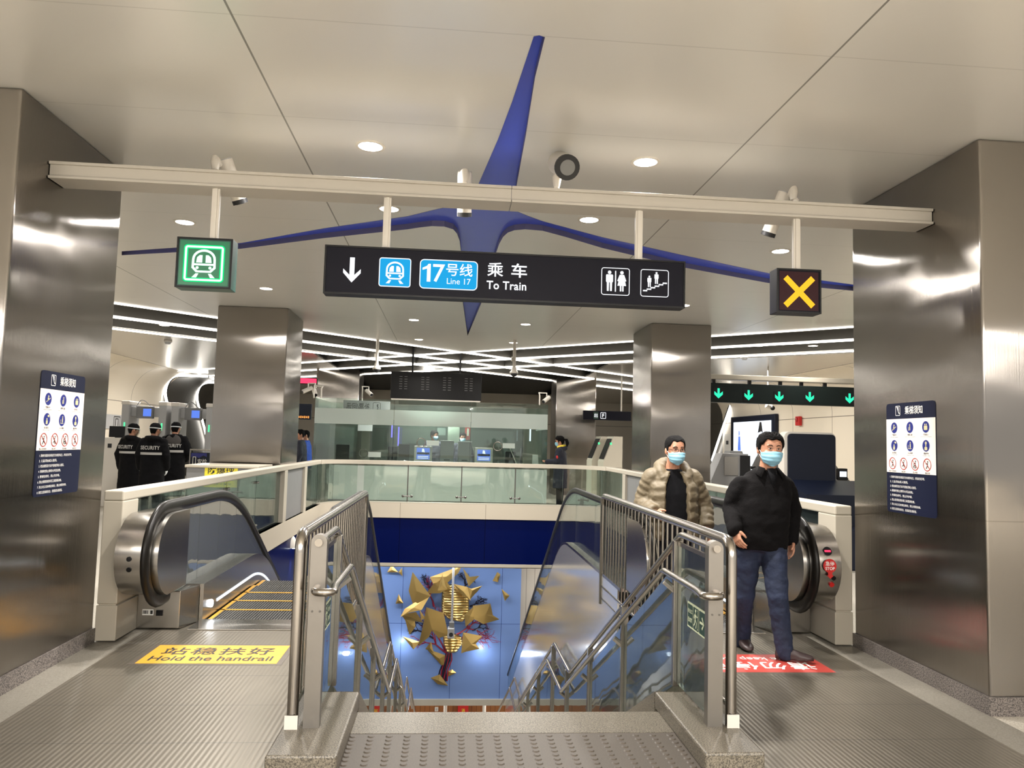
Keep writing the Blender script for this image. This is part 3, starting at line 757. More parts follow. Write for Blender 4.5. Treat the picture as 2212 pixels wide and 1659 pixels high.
# ================================================================== escalators
mat('rib_grey', (0.06, 0.058, 0.052, 1), 0.5, 0.3, spec=0.3, noise=0.1)
mat('clad_gloss', (0.62, 0.61, 0.58, 1), 0.12, 0.6, noise=0.04)
ESL = math.tan(math.radians(30))
def escalator(xc, sgn, ys, label, yend=19.0):
    """sgn: side of the outer balustrade (-1 left); ys: where the steps start to fall"""
    xo = xc+sgn*0.665; xi = xc-sgn*0.64
    t = thing('escalator', label, 'escalator', (xc, 6.9, 0))
    zs = lambda y: -ESL*max(0.0, y-ys) if y > ys+0.5 else (-ESL*((y-(ys-0.5))**2)/2.0 if y > ys-0.5 else 0.0)
    # steps
    sp = MB(); yl = MB(); rb = MB()
    y = 6.98; k = 0
    while y < yend-0.4:
        z0 = zs(y+0.2)
        sp.box(xc-0.5, xc+0.5, y+0.004, y+0.40, z0-0.22, z0-0.004)
        for i in range(40): rb.box(xc-0.49+i*0.0248, xc-0.49+i*0.0248+0.012, y+0.01, y+0.396, z0-0.006, z0+0.004)
        yl.box(xc-0.5, xc+0.5, y+0.008, y+0.03, z0+0.001, z0+0.006)
        for q in (-1, 1): yl.box(xc+q*0.5, xc+q*0.465, y+0.008, y+0.40, z0+0.001, z0+0.006)
        y += 0.404; k += 1
    st = obj('steps', sp, 'dark_grey', t); obj('tread_ribs', rb, 'rib_grey', st); obj('yellow_edge', yl, 'yellow', st)
    st['label'] = 'dark ribbed steps with yellow edges'
    obj('comb_plate', MB().box(xc-0.55, xc+0.55, 6.62, 6.98, 0.0065, 0.015, 0.003), 'steel_sheet', t)
    # skirts with their light line, one per side
    prof = [(6.9+0.1*i) for i in range(int((yend-6.9)/0.1))]
    for q in (-1, 1):
        x = xc+q*0.515
        mb = MB(); top = [(yy, zs(yy)+0.30) for yy in prof]; bot = [(yy, 0.0155 if yy < 6.98 else zs(yy)-0.35) for yy in prof]
        mb.prism(bot + top[::-1], 'x', x, x+q*0.03); sk = obj('skirt', mb, 'steel_sheet', t, smooth=30)
        lb = MB()
        pr = [p for p in prof if 7.3 < p < ys+0.5]
        lb.prism([(yy, zs(yy)+0.10) for yy in pr] + [(yy, zs(yy)+0.125) for yy in pr][::-1], 'x', x-q*0.006, x+q*0.002)
        obj('light_strip', lb, 'screen_white', sk)
        sb = MB(); sb.cyl((x-q*0.004, 7.12, 0.12), (x-q*0.016, 7.12, 0.12), 0.035, 0.03, 16); obj('comb_light', sb, 'cool_spot', sk)
        # deck between skirt and glass
        gx = xo if q == sgn else xi
        mb = MB(); d0 = [(yy, zs(yy)+0.30) for yy in prof]; d1 = [(yy, zs(yy)+0.33) for yy in prof]
        mb.prism(d0 + d1[::-1], 'x', x, gx+q*0.05); obj('deck', mb, 'steel_sheet', t, smooth=30)
        # outer cladding of the truss
        mb = MB(); d0 = [(yy, zs(yy)-(0.9 if q == sgn else 3.4)) for yy in prof[1:]]; d1 = [(yy, zs(yy)+0.30) for yy in prof[1:]]
        mb.prism(d0 + d1[::-1], 'x', gx+q*0.03, gx+q*0.05); obj('outer_cladding', mb, 'white_side' if q == sgn else 'clad_gloss', t, smooth=30)
        # handrail path: round the nose, along the flat, over the crest and down
        R = 0.355; yc = 6.30; zc = 0.675
        hp = []
        for i in range(0, 15):
            a = -PI/2 - 0.25 - (PI-0.25)*i/14 if False else -PI*0.5 - PI*i/14
            hp.append((yc+R*math.cos(a), zc+R*math.sin(a)))
        hp = [(yc+0.14, zc-R+0.005)] + hp
        crest = ys-0.75 if q == sgn else ys-0.2
        zz = lambda yy: (1.03 if yy < crest-0.7 else (1.03-ESL*((yy-(crest-0.7))**2)/(2*1.4) if yy < crest+0.7 else 1.03-ESL*(yy-crest)))
        yy = yc+0.1; prev = None
        while yy < yend: hp.append((yy, zz(yy))); yy += 0.15
        lift = 0.0
        hr = MB(); hw = 0.056 if q == sgn else 0.038
        hr.tube([(gx, a, b) for a, b in hp], hw, 12, flat=0.55, up=(1, 0, 0))
        obj('handrail', hr, 'black_rubber', t, smooth=60)
        # glass
        gp = [(yc+0.16, zc-R+0.05)] + [(yc+0.20+(R-0.10)*math.cos(-PI*0.5-PI*i/14)*0.6, zc+(R-0.045)*math.sin(-PI*0.5-PI*i/14)) for i in range(15)]
        topl = [(yy, zz(yy)-0.035) for yy in [yc+0.25+0.15*i for i in range(int((yend-yc-0.25)/0.15))]]
        botl = [(yy, max(zs(yy)+0.32, -99)) for yy in [yc+0.25+0.15*i for i in range(int((yend-yc-0.25)/0.15))]]
        gm = 'esc_glass' if q == sgn else 'inner_glass'
        # panes: cut at joints
        cuts = [yc+0.2, 7.15, 7.75, 8.35] + [8.35+1.25*i for i in range(1, 9)]
        fullp = gp[1:] + topl
        for ci in range(len(cuts)):
            a = cuts[ci]; b = cuts[ci+1] if ci+1 < len(cuts) else yend
            if a >= yend-0.2: break
            b = min(b, yend-0.15)
            yy = [a+0.004] + [v for v in [a+0.1*i for i in range(1, 40)] if v < b-0.05] + [b-0.004]
            up_ = [(v, zz(v)-0.03) for v in yy]; lo = [(v, zs(v)+0.325) for v in yy]
            poly = lo + up_[::-1]
            if ci == 0: poly = [(v, w) for v, w in lo] + up_[::-1] + [p for p in gp[::-1] if p[0] < a and p[1] > zs(6)+0.33]
            mb = MB(); mb.prism(poly, 'x', gx-0.006, gx+0.006)
            obj('glass_panel', mb, gm, t)
        # rim under the handrail
        # nose: rounded steel drum outside and inside of the handrail
        nose = MB()
        pr = [(yc+0.36, zc-R+0.05), (yc+0.0, zc-R+0.05)] + [(yc+(R-0.04)*math.cos(-PI*0.5-PI*i/16), zc+(R-0.04)*math.sin(-PI*0.5-PI*i/16)) for i in range(1, 17)] + [(yc+0.36, zc+R-0.04)]
        wout, win = (0.24, 0.075) if q == sgn else (0.05, 0.04)
        nose.prism(pr, 'x', gx-q*win, gx+q*wout)
        no = obj('nose_drum', nose, 'steel_sheet', t, smooth=40)
        if q == sgn:
            bx = MB(); bx.box(xc+q*0.62, gx+q*0.30, 6.64, 7.0, 0.012, 0.318, 0.008); bs = obj('nose_base', bx, 'steel_sheet', t); tpb = MB(); tpb.prism([(xc+q*0.62, 6.645), (xc+q*0.548, 6.90), (xc+q*0.62, 6.95)], 'z', 0.012, 0.318); obj('skirt_end', tpb, 'steel_sheet', t)
            bk = MB(); ka, kb_ = at(337, 1330, Y=6.636), at(352, 1318, Y=6.636); kx = (ka.x, kb_.x) if sgn < 0 else (xc+0.65, xc+0.71); bk.box(kx[0], kx[1], 6.632, 6.64, ka.z, kb_.z); obj('socket_cover', bk, 'black_plastic', bs)
            if sgn < 0:
                la = at(307, 1329, Y=6.636); lf = Face((la.x, 6.636, la.z), (1, 0, 0), (0, 0, 1), (0, -1, 0)); lb = MB()
                lf.poly(lb, [(0, 0), (0.09, 0), (0.09, 0.05), (0, 0.05)], 0.0); flat_obj('plate_label', lb, 'white_ink', bs)
                lb = MB(); [lf.stroke(lb, [(0.007+0.009*i_, 0.012), (0.007+0.009*i_, 0.040)], 0.004+0.002*(i_ % 3), 0.002) for i_ in range(5)]; lf.poly(lb, [(0.064, 0.01), (0.083, 0.01), (0.083, 0.04), (0.064, 0.04)], 0.002); flat_obj('label_print', lb, 'black_ink', bs)
            # key switches on the drum face
            def on_drum(ang, dx): return Vector((gx+q*dx, yc+(R-0.04)*math.cos(ang), zc+(R-0.04)*math.sin(ang))), Vector((0, math.cos(ang), math.sin(ang)))
            for ang in ((PI*1.00, PI*1.08) if sgn < 0 else (PI*1.075,)):
                p, n_ = on_drum(ang, 0.13 if sgn < 0 else 0.175)
                kk = obj('key_switch', MB().cyl(p-n_*0.01, p+n_*0.008, 0.020, 0.018, 16).cyl(p+n_*0.007, p+n_*0.012, 0.011, 0.011, 12), 'black_plastic', no)
            if sgn > 0:
                p, n_ = on_drum(PI*0.86, 0.135); c = MB(); c.cyl(p-n_*0.01, p+n_*0.006, 0.036, n=20); obj('direction_light_housing', c, 'black_plastic', no)
                rt_ = Vector((1, 0, 0)); u_ = n_.cross(rt_)
                f = Face(p, (1, 0, 0), Vector((0, -math.sin(PI*0.86), math.cos(PI*0.86)))*-1, n_); c = MB(); f.poly(c, [(-0.026, -0.008), (0.026, -0.008), (0.026, 0.008), (-0.026, 0.008)], 0.008); flat_obj('direction_light', c, 'red_led', no)
                # stop sticker
                p, n_ = on_drum(PI*0.975, 0.135); f = Face(p, (1, 0, 0), (0, 0.08, 0.997), n_); c = MB()
                f.poly(c, [(0.055*math.cos(a), 0.06+0.055*math.sin(a)) for a in [PI*1.75-2*PI*0.75*(1-i/20.0)-PI*0 for i in range(21)]][::1] + [(0.018, -0.005), (0.018, -0.03), (0.03, -0.03), (0, -0.065), (-0.03, -0.03), (-0.018, -0.03), (-0.018, -0.005)] if False else circ(0, 0.0, 0.055, 24), 0.014)
                f.poly(c, [(-0.018, -0.045), (-0.018, -0.075), (-0.03, -0.075), (0, -0.102), (0.03, -0.075), (0.018, -0.075), (0.018, -0.045)], 0.0138)
                flat_obj('stop_sticker', c, 'red', no)
                c = MB(); f.text(c, '急停', 0, 0.0, 0.036, None, 0.016, 0.01, center=True); f.text(c, 'STOP', 0, -0.033, 0.024, None, 0.016, 0.02, center=True); flat_obj('stop_text', c, 'white_ink', no)
                p, n_ = on_drum(PI*1.13, 0.165); c = MB(); c.cyl(p-n_*0.01, p+n_*0.014, 0.02, n=16); obj('stop_button', c, 'red', no)
    return t
escalator(-1.54, -1, 9.04, 'left escalator with a black handrail and glass sides, running down behind the yellow floor sticker')
escalator(2.28, 1, 10.45, 'right escalator with a red stop sticker, running down behind the two walking men')

# ================================================================== staircase with its curbs
t = thing('staircase', 'granite staircase falling from the tactile strip between the two escalators', 'staircase', (0.42, 4.7, 0))
sb = MB(); y, z = 4.70, 0.0
prof = []
for fl in range(3):
    for i in range(14):
        prof += [(y, z), (y, z-0.15)]; z -= 0.15; y += 0.30; prof.append((y, z))
    y += 1.3; prof.append((y, z))
    if z < -6.5: break
poly = prof + [(y, z-0.4)] + [(4.70, -0.5)]
sb.prism(poly, 'x', -0.48, 1.33); obj('steps', sb, 'granite', t)
for x0, x1 in ((-0.82, -0.48), (1.33, 1.64)):
    mb = MB(); mb.box(x0, x1, 3.84, 4.78, 0.0, 0.10, 0.012)
    obj('curb', mb, 'granite_dark' if False else 'granite', t)
    yy, zz_ = 4.78, 0.10; pr = [(4.78, 0.10)]
    pr += [(4.70+4.2, -2.0), (4.70+5.5, -2.0), (4.7+9.7, -4.1), (4.7+11, -4.1), (4.7+15.2, -6.2)]
    pr += [(a, b-0.45) for a, b in pr[::-1]]
    xa, xb = (x0+0.10, x1) if x0 < 0 else (x0, x1-0.10)
    mb = MB(); mb.prism(pr, 'x', xa, xb); obj('stringer', mb, 'granite', t)

# ================================================================== stair handrails with glass
def stair_rail(x, sgn, label):
    """sgn = +1: the stair lies to the right of this rail (left rail), -1: to the left"""
    t = thing('stair_handrail', label, 'handrail', (x, 4.22, 0.1))
    # broad flat post with rounded head
    mb = MB(); hw = 0.042
    head = [(x-hw, 0.10), (x+hw, 0.10), (x+hw, 1.06)] + [(x+hw*math.cos(PI*i/10), 1.06+hw*math.sin(PI*i/10)) for i in range(1, 10)] + [(x-hw, 1.06)]
    mb.prism(head, 'y', 4.19, 4.25); pst = obj('end_post', mb, 'post_steel', t)
    for dx in (-0.02, 0.02): obj('screw', MB().cyl((x+dx, 4.186, 0.70), (x+dx, 4.19, 0.70), 0.006, n=8), 'steel_dark', pst)
    up = [(x, 4.17, 1.06), (x, 4.83, 1.06)] ; y1, z1 = 4.83, 1.06
    yl = 4.70+4.2+0.13
    dn = lambda y: z1-0.5*(y-y1)
    r = 0.021
    path = [(x, 4.17, z1), (x, y1, z1), (x, yl, dn(yl)), (x, yl+1.3, dn(yl)), (x, yl+5.5, dn(yl)-2.1), (x, yl+6.8, dn(yl)-2.1), (x, yl+10.5, dn(yl)-3.95)]
    obj('upper_rail', MB().tube(fillet(path, 0.05), r, 14), 'rail_steel', t, smooth=60)
    xl = x+sgn*0.085; z2 = 0.82; y2 = 4.92
    d2 = lambda y: z2-0.5*(y-y2)
    yl2 = yl+0.08
    lo = [(x, 4.19, z2), (x, 4.08, z2), (xl+sgn*0.02, 4.08, z2), (xl, 4.25, z2), (xl, y2, z2), (xl, yl2, d2(yl2)), (xl, yl2+1.3, d2(yl2)), (xl, yl2+5.5, d2(yl2)-2.1), (xl, yl2+6.8, d2(yl2)-2.1), (xl, yl2+10.5, d2(yl2)-3.95)]
    obj('lower_rail', MB().tube(fillet(lo, 0.05), r, 14), 'rail_steel', t, smooth=60)
    # posts down the flight, each with a bracket
    py = [4.90, 6.35, 7.80, 9.20, 10.4, 11.9, 13.3, 14.7]
    def rail_z(y):
        for a, b in zip(path[1:], path[2:]):
            if a[1] <= y <= b[1]: return a[2]+(b[2]-a[2])*(y-a[1])/(b[1]-a[1])
        return z1
    for y in py:
        zt = rail_z(y); zb = zt-1.0 if y > 5 else 0.10
        p = obj('post', MB().box(x-0.03, x+0.03, y-0.022, y+0.022, zb, zt-0.012, 0.004), 'steel', t)
        b = MB(); b.tube([(x, y, zt-0.34), (xl, y+0.0, zt-0.27)], 0.012, 8, flat=1.8); obj('bracket', b, 'steel', p)
    # glass
    obj('glass_pane', MB().box(x-0.005, x+0.005, 4.26, 4.87, 0.12, 1.0), 'stair_glass', t)
    gf = MB(); gf.box(x-0.008, x+0.008, 4.26, 4.87, 0.985, 1.01); obj('glass_clip', gf, 'steel', t)
    for a, b in zip(py[:-1], py[1:]):
        mb = MB(); mb.prism([(a+0.03, rail_z(a)-0.93), (b-0.03, rail_z(b)-0.93), (b-0.03, rail_z(b)-0.17), (a+0.03, rail_z(a)-0.17)], 'x', x-0.005, x+0.005)
        obj('glass_pane', mb, 'stair_glass', t)
    # gusset plate and white tape at the end post
    obj('gusset', MB().slab([(x, 4.25, 0.66), (x, 4.46, 0.80), (x, 4.46, 0.74), (x, 4.25, 0.58)], (0.004, 0, 0)), 'steel', t)
    return t
SRL, SRR = -0.665, 1.505
stair_rail(SRL, 1, 'left steel stair handrail with glass infill beside the left row of bars')
stair_rail(SRR, -1, 'right steel stair handrail with glass infill carrying the exit sign')

def exit_sign(x, sgn, label):
    """green photoluminescent plate stuck on the stair glass; read from the stair side"""
    out = Vector((sgn, 0, 0)); y0, y1 = 4.33, 4.66
    f = Face((x+sgn*0.006, y1 if sgn < 0 else y0, 0.53), (0, -1, 0) if sgn < 0 else (0, 1, 0), (0, 0, 1), out)
    if 'exit_cream' not in M: mat('exit_cream', srgb(226, 234, 200), 0.5, noise=0); mat('exit_green', srgb(38, 66, 56), 0.5, noise=0)
    t = thing('exit_sign', label, 'sign', (x, (y0+y1)/2, 0.53))
    mb = MB(); f.poly(mb, [(0, 0), (0.33, 0), (0.33, 0.15), (0, 0.15)], 0.0, 0.003); obj('plate', mb, 'exit_cream', t)
    mb = MB()
    for a, b in ((0.008, 0.105), (0.112, 0.212), (0.219, 0.322)): f.poly(mb, rrect(a, b, 0.01, 0.14, 0.008), 0.004)
    flat_obj('fields', mb, 'exit_green', t)
    mb = MB()
    ax = lambda v: v
    mirror = sgn > 0
    cols = (0.0, 0.112, 0.219) if not mirror else (0.219, 0.112, 0.0)
    tx = 0.0565 if not mirror else 0.27
    f.text(mb, '安全出口', tx, 0.088, 0.026, 0.085, 0.005, 0.01, center=True); f.text(mb, 'EXIT', tx, 0.035, 0.026, 0.07, 0.005, 0.02, center=True)
    # running figure
    ox = 0.162
    flat_obj('words', mb, 'exit_cream', t); mb = MB()
    f.poly(mb, circ(ox-0.005, 0.122, 0.010, 12), 0.005)
    f.stroke(mb, [(ox-0.006, 0.108), (ox-0.012, 0.072)], 0.020, 0.005)
    f.stroke(mb, [(ox-0.012, 0.074), (ox+0.012, 0.052), (ox+0.004, 0.022)], 0.010, 0.005); f.stroke(mb, [(ox-0.014, 0.074), (ox-0.020, 0.045), (ox-0.038, 0.030)], 0.010, 0.005)
    f.stroke(mb, [(ox-0.004, 0.104), (ox+0.020, 0.088), (ox+0.030, 0.096)], 0.007, 0.005); f.stroke(mb, [(ox-0.010, 0.104), (ox-0.028, 0.092), (ox-0.034, 0.074)], 0.007, 0.005)
    f.stroke(mb, [(ox+0.022, 0.02), (ox+0.040, 0.02), (ox+0.040, 0.13), (ox+0.018, 0.13)], 0.004, 0.005)
    flat_obj('running_figure', mb, 'exit_cream', t); mb = MB()
    cx = 0.27 if not mirror else 0.056; k = 1 if not mirror else -1
    f.stroke(mb, [(cx-k*0.035, 0.075), (cx+k*0.03, 0.075)], 0.014, 0.005); f.stroke(mb, [(cx+k*0.002, 0.108), (cx+k*0.034, 0.075), (cx+k*0.002, 0.042)], 0.013, 0.005)
    flat_obj('arrow', mb, 'exit_cream', t)
exit_sign(SRR, -1, 'green running man exit sign with right arrow on the right stair glass')
exit_sign(SRL, 1, 'green running man exit sign with left arrow on the left stair glass')

# ================================================================== guard rails of upright bars
def guard_rail(x, label, yend):
    t = thing('guard_rail', label, 'railing', (x, 4.2, 0))
    r = 0.030
    obj('top_rail', MB().tube(fillet([(x, 4.21, 0.10), (x, 4.21, 1.10), (x, yend, 1.10), (x, yend, 0.02)], 0.10, 6), r, 16), 'rail_steel', t, smooth=60)
    for z in (0.20, 0.08): obj('bottom_rail', MB().tube([(x, 4.21, z), (x, yend, z)], 0.016, 10), 'rail_steel', t, smooth=60)
    n = int((yend-4.40)/0.118)
    for i in range(n+1):
        y = 4.40+i*0.118
        if y > yend-0.05: break
        obj('baluster', MB().tube([(x, y, 0.20), (x, y, 1.08)], 0.009, 8, caps=False), 'rail_steel', t, smooth=180)
    obj('foot_tape', MB().box(x-0.034, x+0.034, 4.170, 4.176, 0.012, 0.17), 'white_paint', t)
    return t
guard_rail(-0.765, 'left steel railing of upright bars between the left escalator and the stairs', 7.45)
guard_rail(1.600, 'right steel railing of upright bars in front of the two walking men', 7.75)

# ================================================================== floor stickers
def floor_sticker(name, label, x0, x1, y0, y1, m, flip, rows, ink):
    t = thing(name, label, 'floor sticker', ((x0+x1)/2, (y0+y1)/2, 0.006))
    obj('border_film', MB().box(x0-0.04, x1+0.04, y0-0.03, y1+0.03, 0.0062, 0.0072), 'tile_grey', t)
    obj('sheet', MB().box(x0, x1, y0, y1, 0.0072, 0.0085), m, t)
    o, r, u = ((x0, y0, 0.0085), (1, 0, 0), (0, 1, 0)) if not flip else ((x1, y1, 0.0085), (-1, 0, 0), (0, -1, 0))
    f = Face(o, r, u, (0, 0, 1)); mb = MB()
    for body, cx, y, h, w_, bold, sp in rows: f.text(mb, body, cx, y, h, w_, 0.0012, bold, sp, center=True)
    flat_obj('lettering', mb, ink, t)
floor_sticker('floor_sticker', 'yellow floor sticker reading Hold the handrail before the left escalator', -2.13, -1.16, 5.67, 6.15, 'yellow', False,
    [('站稳扶好', 0.485, 0.22, 0.19, 0.80, 0.010, 1.15), ('Hold the handrail', 0.485, 0.065, 0.115, 0.86, 0.012, 1.0)], 'black_ink')
mat('red_mat', srgb(172, 62, 54), 0.5, noise=0.03)
floor_sticker('floor_sticker', 'red floor sticker with upside-down white text under the foot of the man in black', 1.86, 2.88, 5.50, 5.96, 'red_mat', True,
    [('请勿停留', 0.51, 0.21, 0.19, 0.84, 0.010, 1.15), ('Please keep moving', 0.51, 0.055, 0.11, 0.86, 0.0, 1.0)], 'white_ink')

# ================================================================== beam over the stairs with its lamps and signs
BY = 5.12
t = thing('hanging_beam', 'long white steel beam spanning between the two near pillars above the signs', 'beam', (0.38, BY+0.09, 3.26))
for x0, x1 in ((XL+0.005, 0.378), (0.382, XR-0.005)):
    mb = MB().box(x0, x1, BY-0.02, BY+0.20, 3.352, 3.372, 0.003).box(x0, x1, BY, BY+0.18, 3.275, 3.352).box(x0, x1, BY-0.02, BY+0.20, 3.258, 3.276, 0.003)
    obj('beam_half', mb, 'beam_white', t)
obj('joint_plate', MB().box(0.374, 0.386, BY+0.001, BY+0.179, 3.262, 3.368), 'mid_grey', t)

def sign_pole(x, z1, t):
    mb = MB().box(x-0.026, x+0.026, BY+0.03, BY+0.06, z1, 3.262, 0.004).box(x-0.012, x+0.012, BY+0.022, BY+0.03, z1, 3.262)
    obj('hanging_pole', mb, 'white_paint', t)
def light_box(t, x0, x1, z0, z1, y, dep, frame='sign_navy'):
    obj('case', MB().box(x0, x1, y, y+dep, z0, z1, 0.004), frame, t)
    fr = MB(); f = Face((x0, y, z0), (1, 0, 0), (0, 0, 1), (0, -1, 0)); w_, h_ = x1-x0, z1-z0
    for a in (((0, 0), (w_, 0), (w_-0.012, 0.012), (0.012, 0.012)), ((0, h_), (0.012, h_-0.012), (w_-0.012, h_-0.012), (w_, h_)), ((0, 0), (0.012, 0.012), (0.012, h_-0.012), (0, h_)), ((w_, 0), (w_, h_), (w_-0.012, h_-0.012), (w_-0.012, 0.012))):
        f.poly(fr, a, 0.0005, 0.005)
    obj('face_frame', fr, 'black_plastic', t)
    return f

def person_icon(f, mb, x, y, h, skirt=False, d=0.003):
    k = h/1.0
    f.poly(mb, circ(x, y+0.90*k, 0.085*k, 14), d)
    if not skirt:
        f.poly(mb, rrect(x-0.17*k, x+0.17*k, y+0.42*k, y+0.80*k, 0.05*k, 3), d)
        for q in (-1, 1): f.poly(mb, [(x+q*0.02*k, y+0.44*k), (x+q*0.13*k, y+0.44*k), (x+q*0.12*k, y), (x+q*0.03*k, y)], d)
    else:
        f.poly(mb, [(x-0.11*k, y+0.80*k), (x+0.11*k, y+0.80*k), (x+0.22*k, y+0.50*k), (x+0.16*k, y+0.48*k), (x+0.21*k, y+0.27*k), (x-0.21*k, y+0.27*k), (x-0.16*k, y+0.48*k), (x-0.22*k, y+0.50*k)], d)
        for q in (-1, 1): f.poly(mb, [(x+q*0.02*k, y+0.28*k), (x+q*0.09*k, y+0.28*k), (x+q*0.09*k, y), (x+q*0.02*k, y)], d)
def train_icon(f, mb, cx, cy, s, d=0.003):
    """train front: outline body, two windows, lamps, rails; s = full size"""
    def arch(hw, b, tp, r): 
        return [(cx-hw+r*0.6, b), (cx+hw-r*0.6, b), (cx+hw, b+r*0.6), (cx+hw*0.98, tp-r*1.35)] + [(cx+hw*0.98*math.cos(a), tp-r*1.35+r*1.35*math.sin(a)) for a in [PI*i/12 for i in range(1, 12)]] + [(cx-hw*0.98, tp-r*1.35), (cx-hw, b+r*0.6)]
    o = arch(0.33*s, cy-0.26*s, cy+0.40*s, 0.21*s); i = arch(0.265*s, cy-0.205*s, cy+0.335*s, 0.165*s)
    f.ring(mb, o, i, d)
    f.poly(mb, [(cx-0.275*s, cy-0.06*s), (cx+0.275*s, cy-0.06*s), (cx+0.275*s, cy-0.005*s), (cx-0.275*s, cy-0.005*s)], d)
    for q in (-1, 1):
        pts = [(cx+q*0.045*s, cy+0.02*s), (cx+q*0.21*s, cy+0.02*s), (cx+q*0.19*s, cy+0.17*s), (cx+q*0.12*s, cy+0.235*s), (cx+q*0.045*s, cy+0.235*s)]
        f.poly(mb, pts, d); f.poly(mb, circ(cx+q*0.175*s, cy-0.125*s, 0.042*s, 10), d)
        f.poly(mb, [(cx+q*0.13*s, cy-0.29*s), (cx+q*0.21*s, cy-0.29*s), (cx+q*0.32*s, cy-0.41*s), (cx+q*0.19*s, cy-0.41*s)], d)
def frame_icon(f, mb, x0, x1, y0, y1, r, w_, d=0.003):
    f.ring(mb, rrect(x0, x1, y0, y1, r), rrect(x0+w_, x1-w_, y0+w_, y1-w_, max(0.002, r-w_)), d)

SX0, SX1, SZ0, SZ1 = -0.862, 1.605, 2.575, 2.905
t = thing('direction_sign', 'long dark hanging sign reading To Train, Line 17, with arrow and pictograms', 'sign', (0.37, BY+0.05, SZ0))
f = light_box(t, SX0, SX1, SZ0, SZ1, BY, 0.11)
sign_pole(-0.462, SZ1-0.003, t); sign_pole(1.283, SZ1-0.003, t)
W_, H_ = SX1-SX0, SZ1-SZ0
u = lambda cx: (cx-57)/2110.0*W_          # along the sign face
v = lambda cy: H_*(1-cy)                   # fraction from the top
mb = MB(); ax = u(215); f.poly(mb, [(ax-0.016, v(0.24)), (ax-0.016, v(0.60)), (ax-0.058, v(0.475)), (ax-0.058, v(0.56)), (ax, v(0.755)), (ax+0.058, v(0.56)), (ax+0.058, v(0.475)), (ax+0.016, v(0.60)), (ax+0.016, v(0.24))], 0.003)
flat_obj('arrow', mb, 'sign_white', t)
mb = MB(); f.poly(mb, rrect(u(368), u(550), v(0.81), v(0.21), 0.018), 0.0025); flat_obj('train_field', mb, 'sign_cyan', t)
mb = MB(); frame_icon(f, mb, u(368), u(550), v(0.81), v(0.21), 0.018, 0.006, 0.0035); train_icon(f, mb, (u(368)+u(550))/2, (v(0.81)+v(0.21))/2, 0.185, 0.0035); flat_obj('train_pictogram', mb, 'sign_white', t)
mb = MB(); f.poly(mb, rrect(u(600), u(935), v(0.815), v(0.205), 0.03), 0.0025); flat_obj('line_field', mb, 'sign_cyan', t)
mb = MB(); frame_icon(f, mb, u(600), u(935), v(0.815), v(0.205), 0.03, 0.006, 0.0035)
f.poly(mb, [(u(642), v(0.67)), (u(663), v(0.67)), (u(663), v(0.30)), (u(650), v(0.30)), (u(640), v(0.345)), (u(616), v(0.385)), (u(616), v(0.43)), (u(642), v(0.40))], 0.0035); f.text(mb, '7', u(676), v(0.67), 0.122, u(745)-u(676), 0.0035, 0.008); f.text(mb, '号线', u(752), v(0.53), 0.086, u(905)-u(752), 0.0035, 0.01); f.text(mb, 'Line 17', u(758), v(0.70), 0.040, u(895)-u(758), 0.0035, 0.0)
flat_obj('line_lettering', mb, 'sign_white', t)
mb = MB(); f.text(mb, '乘', u(990), v(0.505), 0.098, u(1083)-u(990), 0.0035, 0.012); f.text(mb, '车', u(1130), v(0.505), 0.098, u(1222)-u(1130), 0.0035, 0.016)
f.text(mb, 'To Train', u(988), v(0.77), 0.058, u(1220)-u(988), 0.0035, 0.018, 1.05); flat_obj('to_train_lettering', mb, 'sign_white', t)
mb = MB(); frame_icon(f, mb, u(1662), u(1832), v(0.785), v(0.205), 0.018, 0.005); cx = u(1747)
person_icon(f, mb, cx-0.042, v(0.70), 0.145); person_icon(f, mb, cx+0.044, v(0.70), 0.145, True); f.stroke(mb, [(cx, v(0.71)), (cx, v(0.27))], 0.008, 0.003); flat_obj('toilet_pictogram', mb, 'sign_white', t)
mb = MB(); x0 = u(1897); frame_icon(f, mb, x0, u(2067), v(0.785), v(0.205), 0.018, 0.005)
stp = []
for i in range(6): stp += [(x0+0.018+i*0.028, v(0.66)+i*0.0115), (x0+0.018+(i+1)*0.028, v(0.66)+i*0.0115)]
f.stroke(mb, stp, 0.010, 0.003)
person_icon(f, mb, x0+0.062, v(0.66)+0.026, 0.082); person_icon(f, mb, x0+0.112, v(0.66)+0.050, 0.085)
flat_obj('stairs_pictogram', mb, 'sign_white', t)

mat('green_glow_panel', srgb(4, 66, 40), 0.3, noise=0, emit=(0.004, 0.13, 0.05, 1), estr=1.0)
mat('sign_dark_green', srgb(34, 78, 70), 0.4, noise=0.03)
mat('sign_maroon', srgb(30, 10, 14), 0.4, noise=0.03, spec=0.2, emit=(0.02, 0.002, 0.003, 1), estr=1.0)
gx0, gx1, gz0, gz1 = -1.820, -1.462, 2.575, 2.912
t = thing('train_signal', 'square hanging signal with a glowing green train picture', 'sign', (-1.64, BY, gz0))
f = light_box(t, gx0, gx1, gz0, gz1, BY, 0.12, 'sign_dark_green'); sign_pole(-1.60, gz1-0.003, t)
mb = MB(); f.poly(mb, [(0.02, 0.02), (0.338, 0.02), (0.338, 0.317), (0.02, 0.317)], 0.001); flat_obj('led_panel', mb, 'green_glow_panel', t)
mb = MB(); frame_icon(f, mb, 0.054, 0.302, 0.048, 0.282, 0.018, 0.013, 0.003); train_icon(f, mb, 0.178, 0.165, 0.235, 0.003); flat_obj('train_pictogram', mb, 'sign_green_core', t)
mb = MB(); frame_icon(f, mb, 0.046, 0.310, 0.040, 0.290, 0.024, 0.029, 0.002); flat_obj('glow_line', mb, 'sign_green', t)
cx0, cx1, cz0, cz1 = 2.262, 2.585, 2.575, 2.890
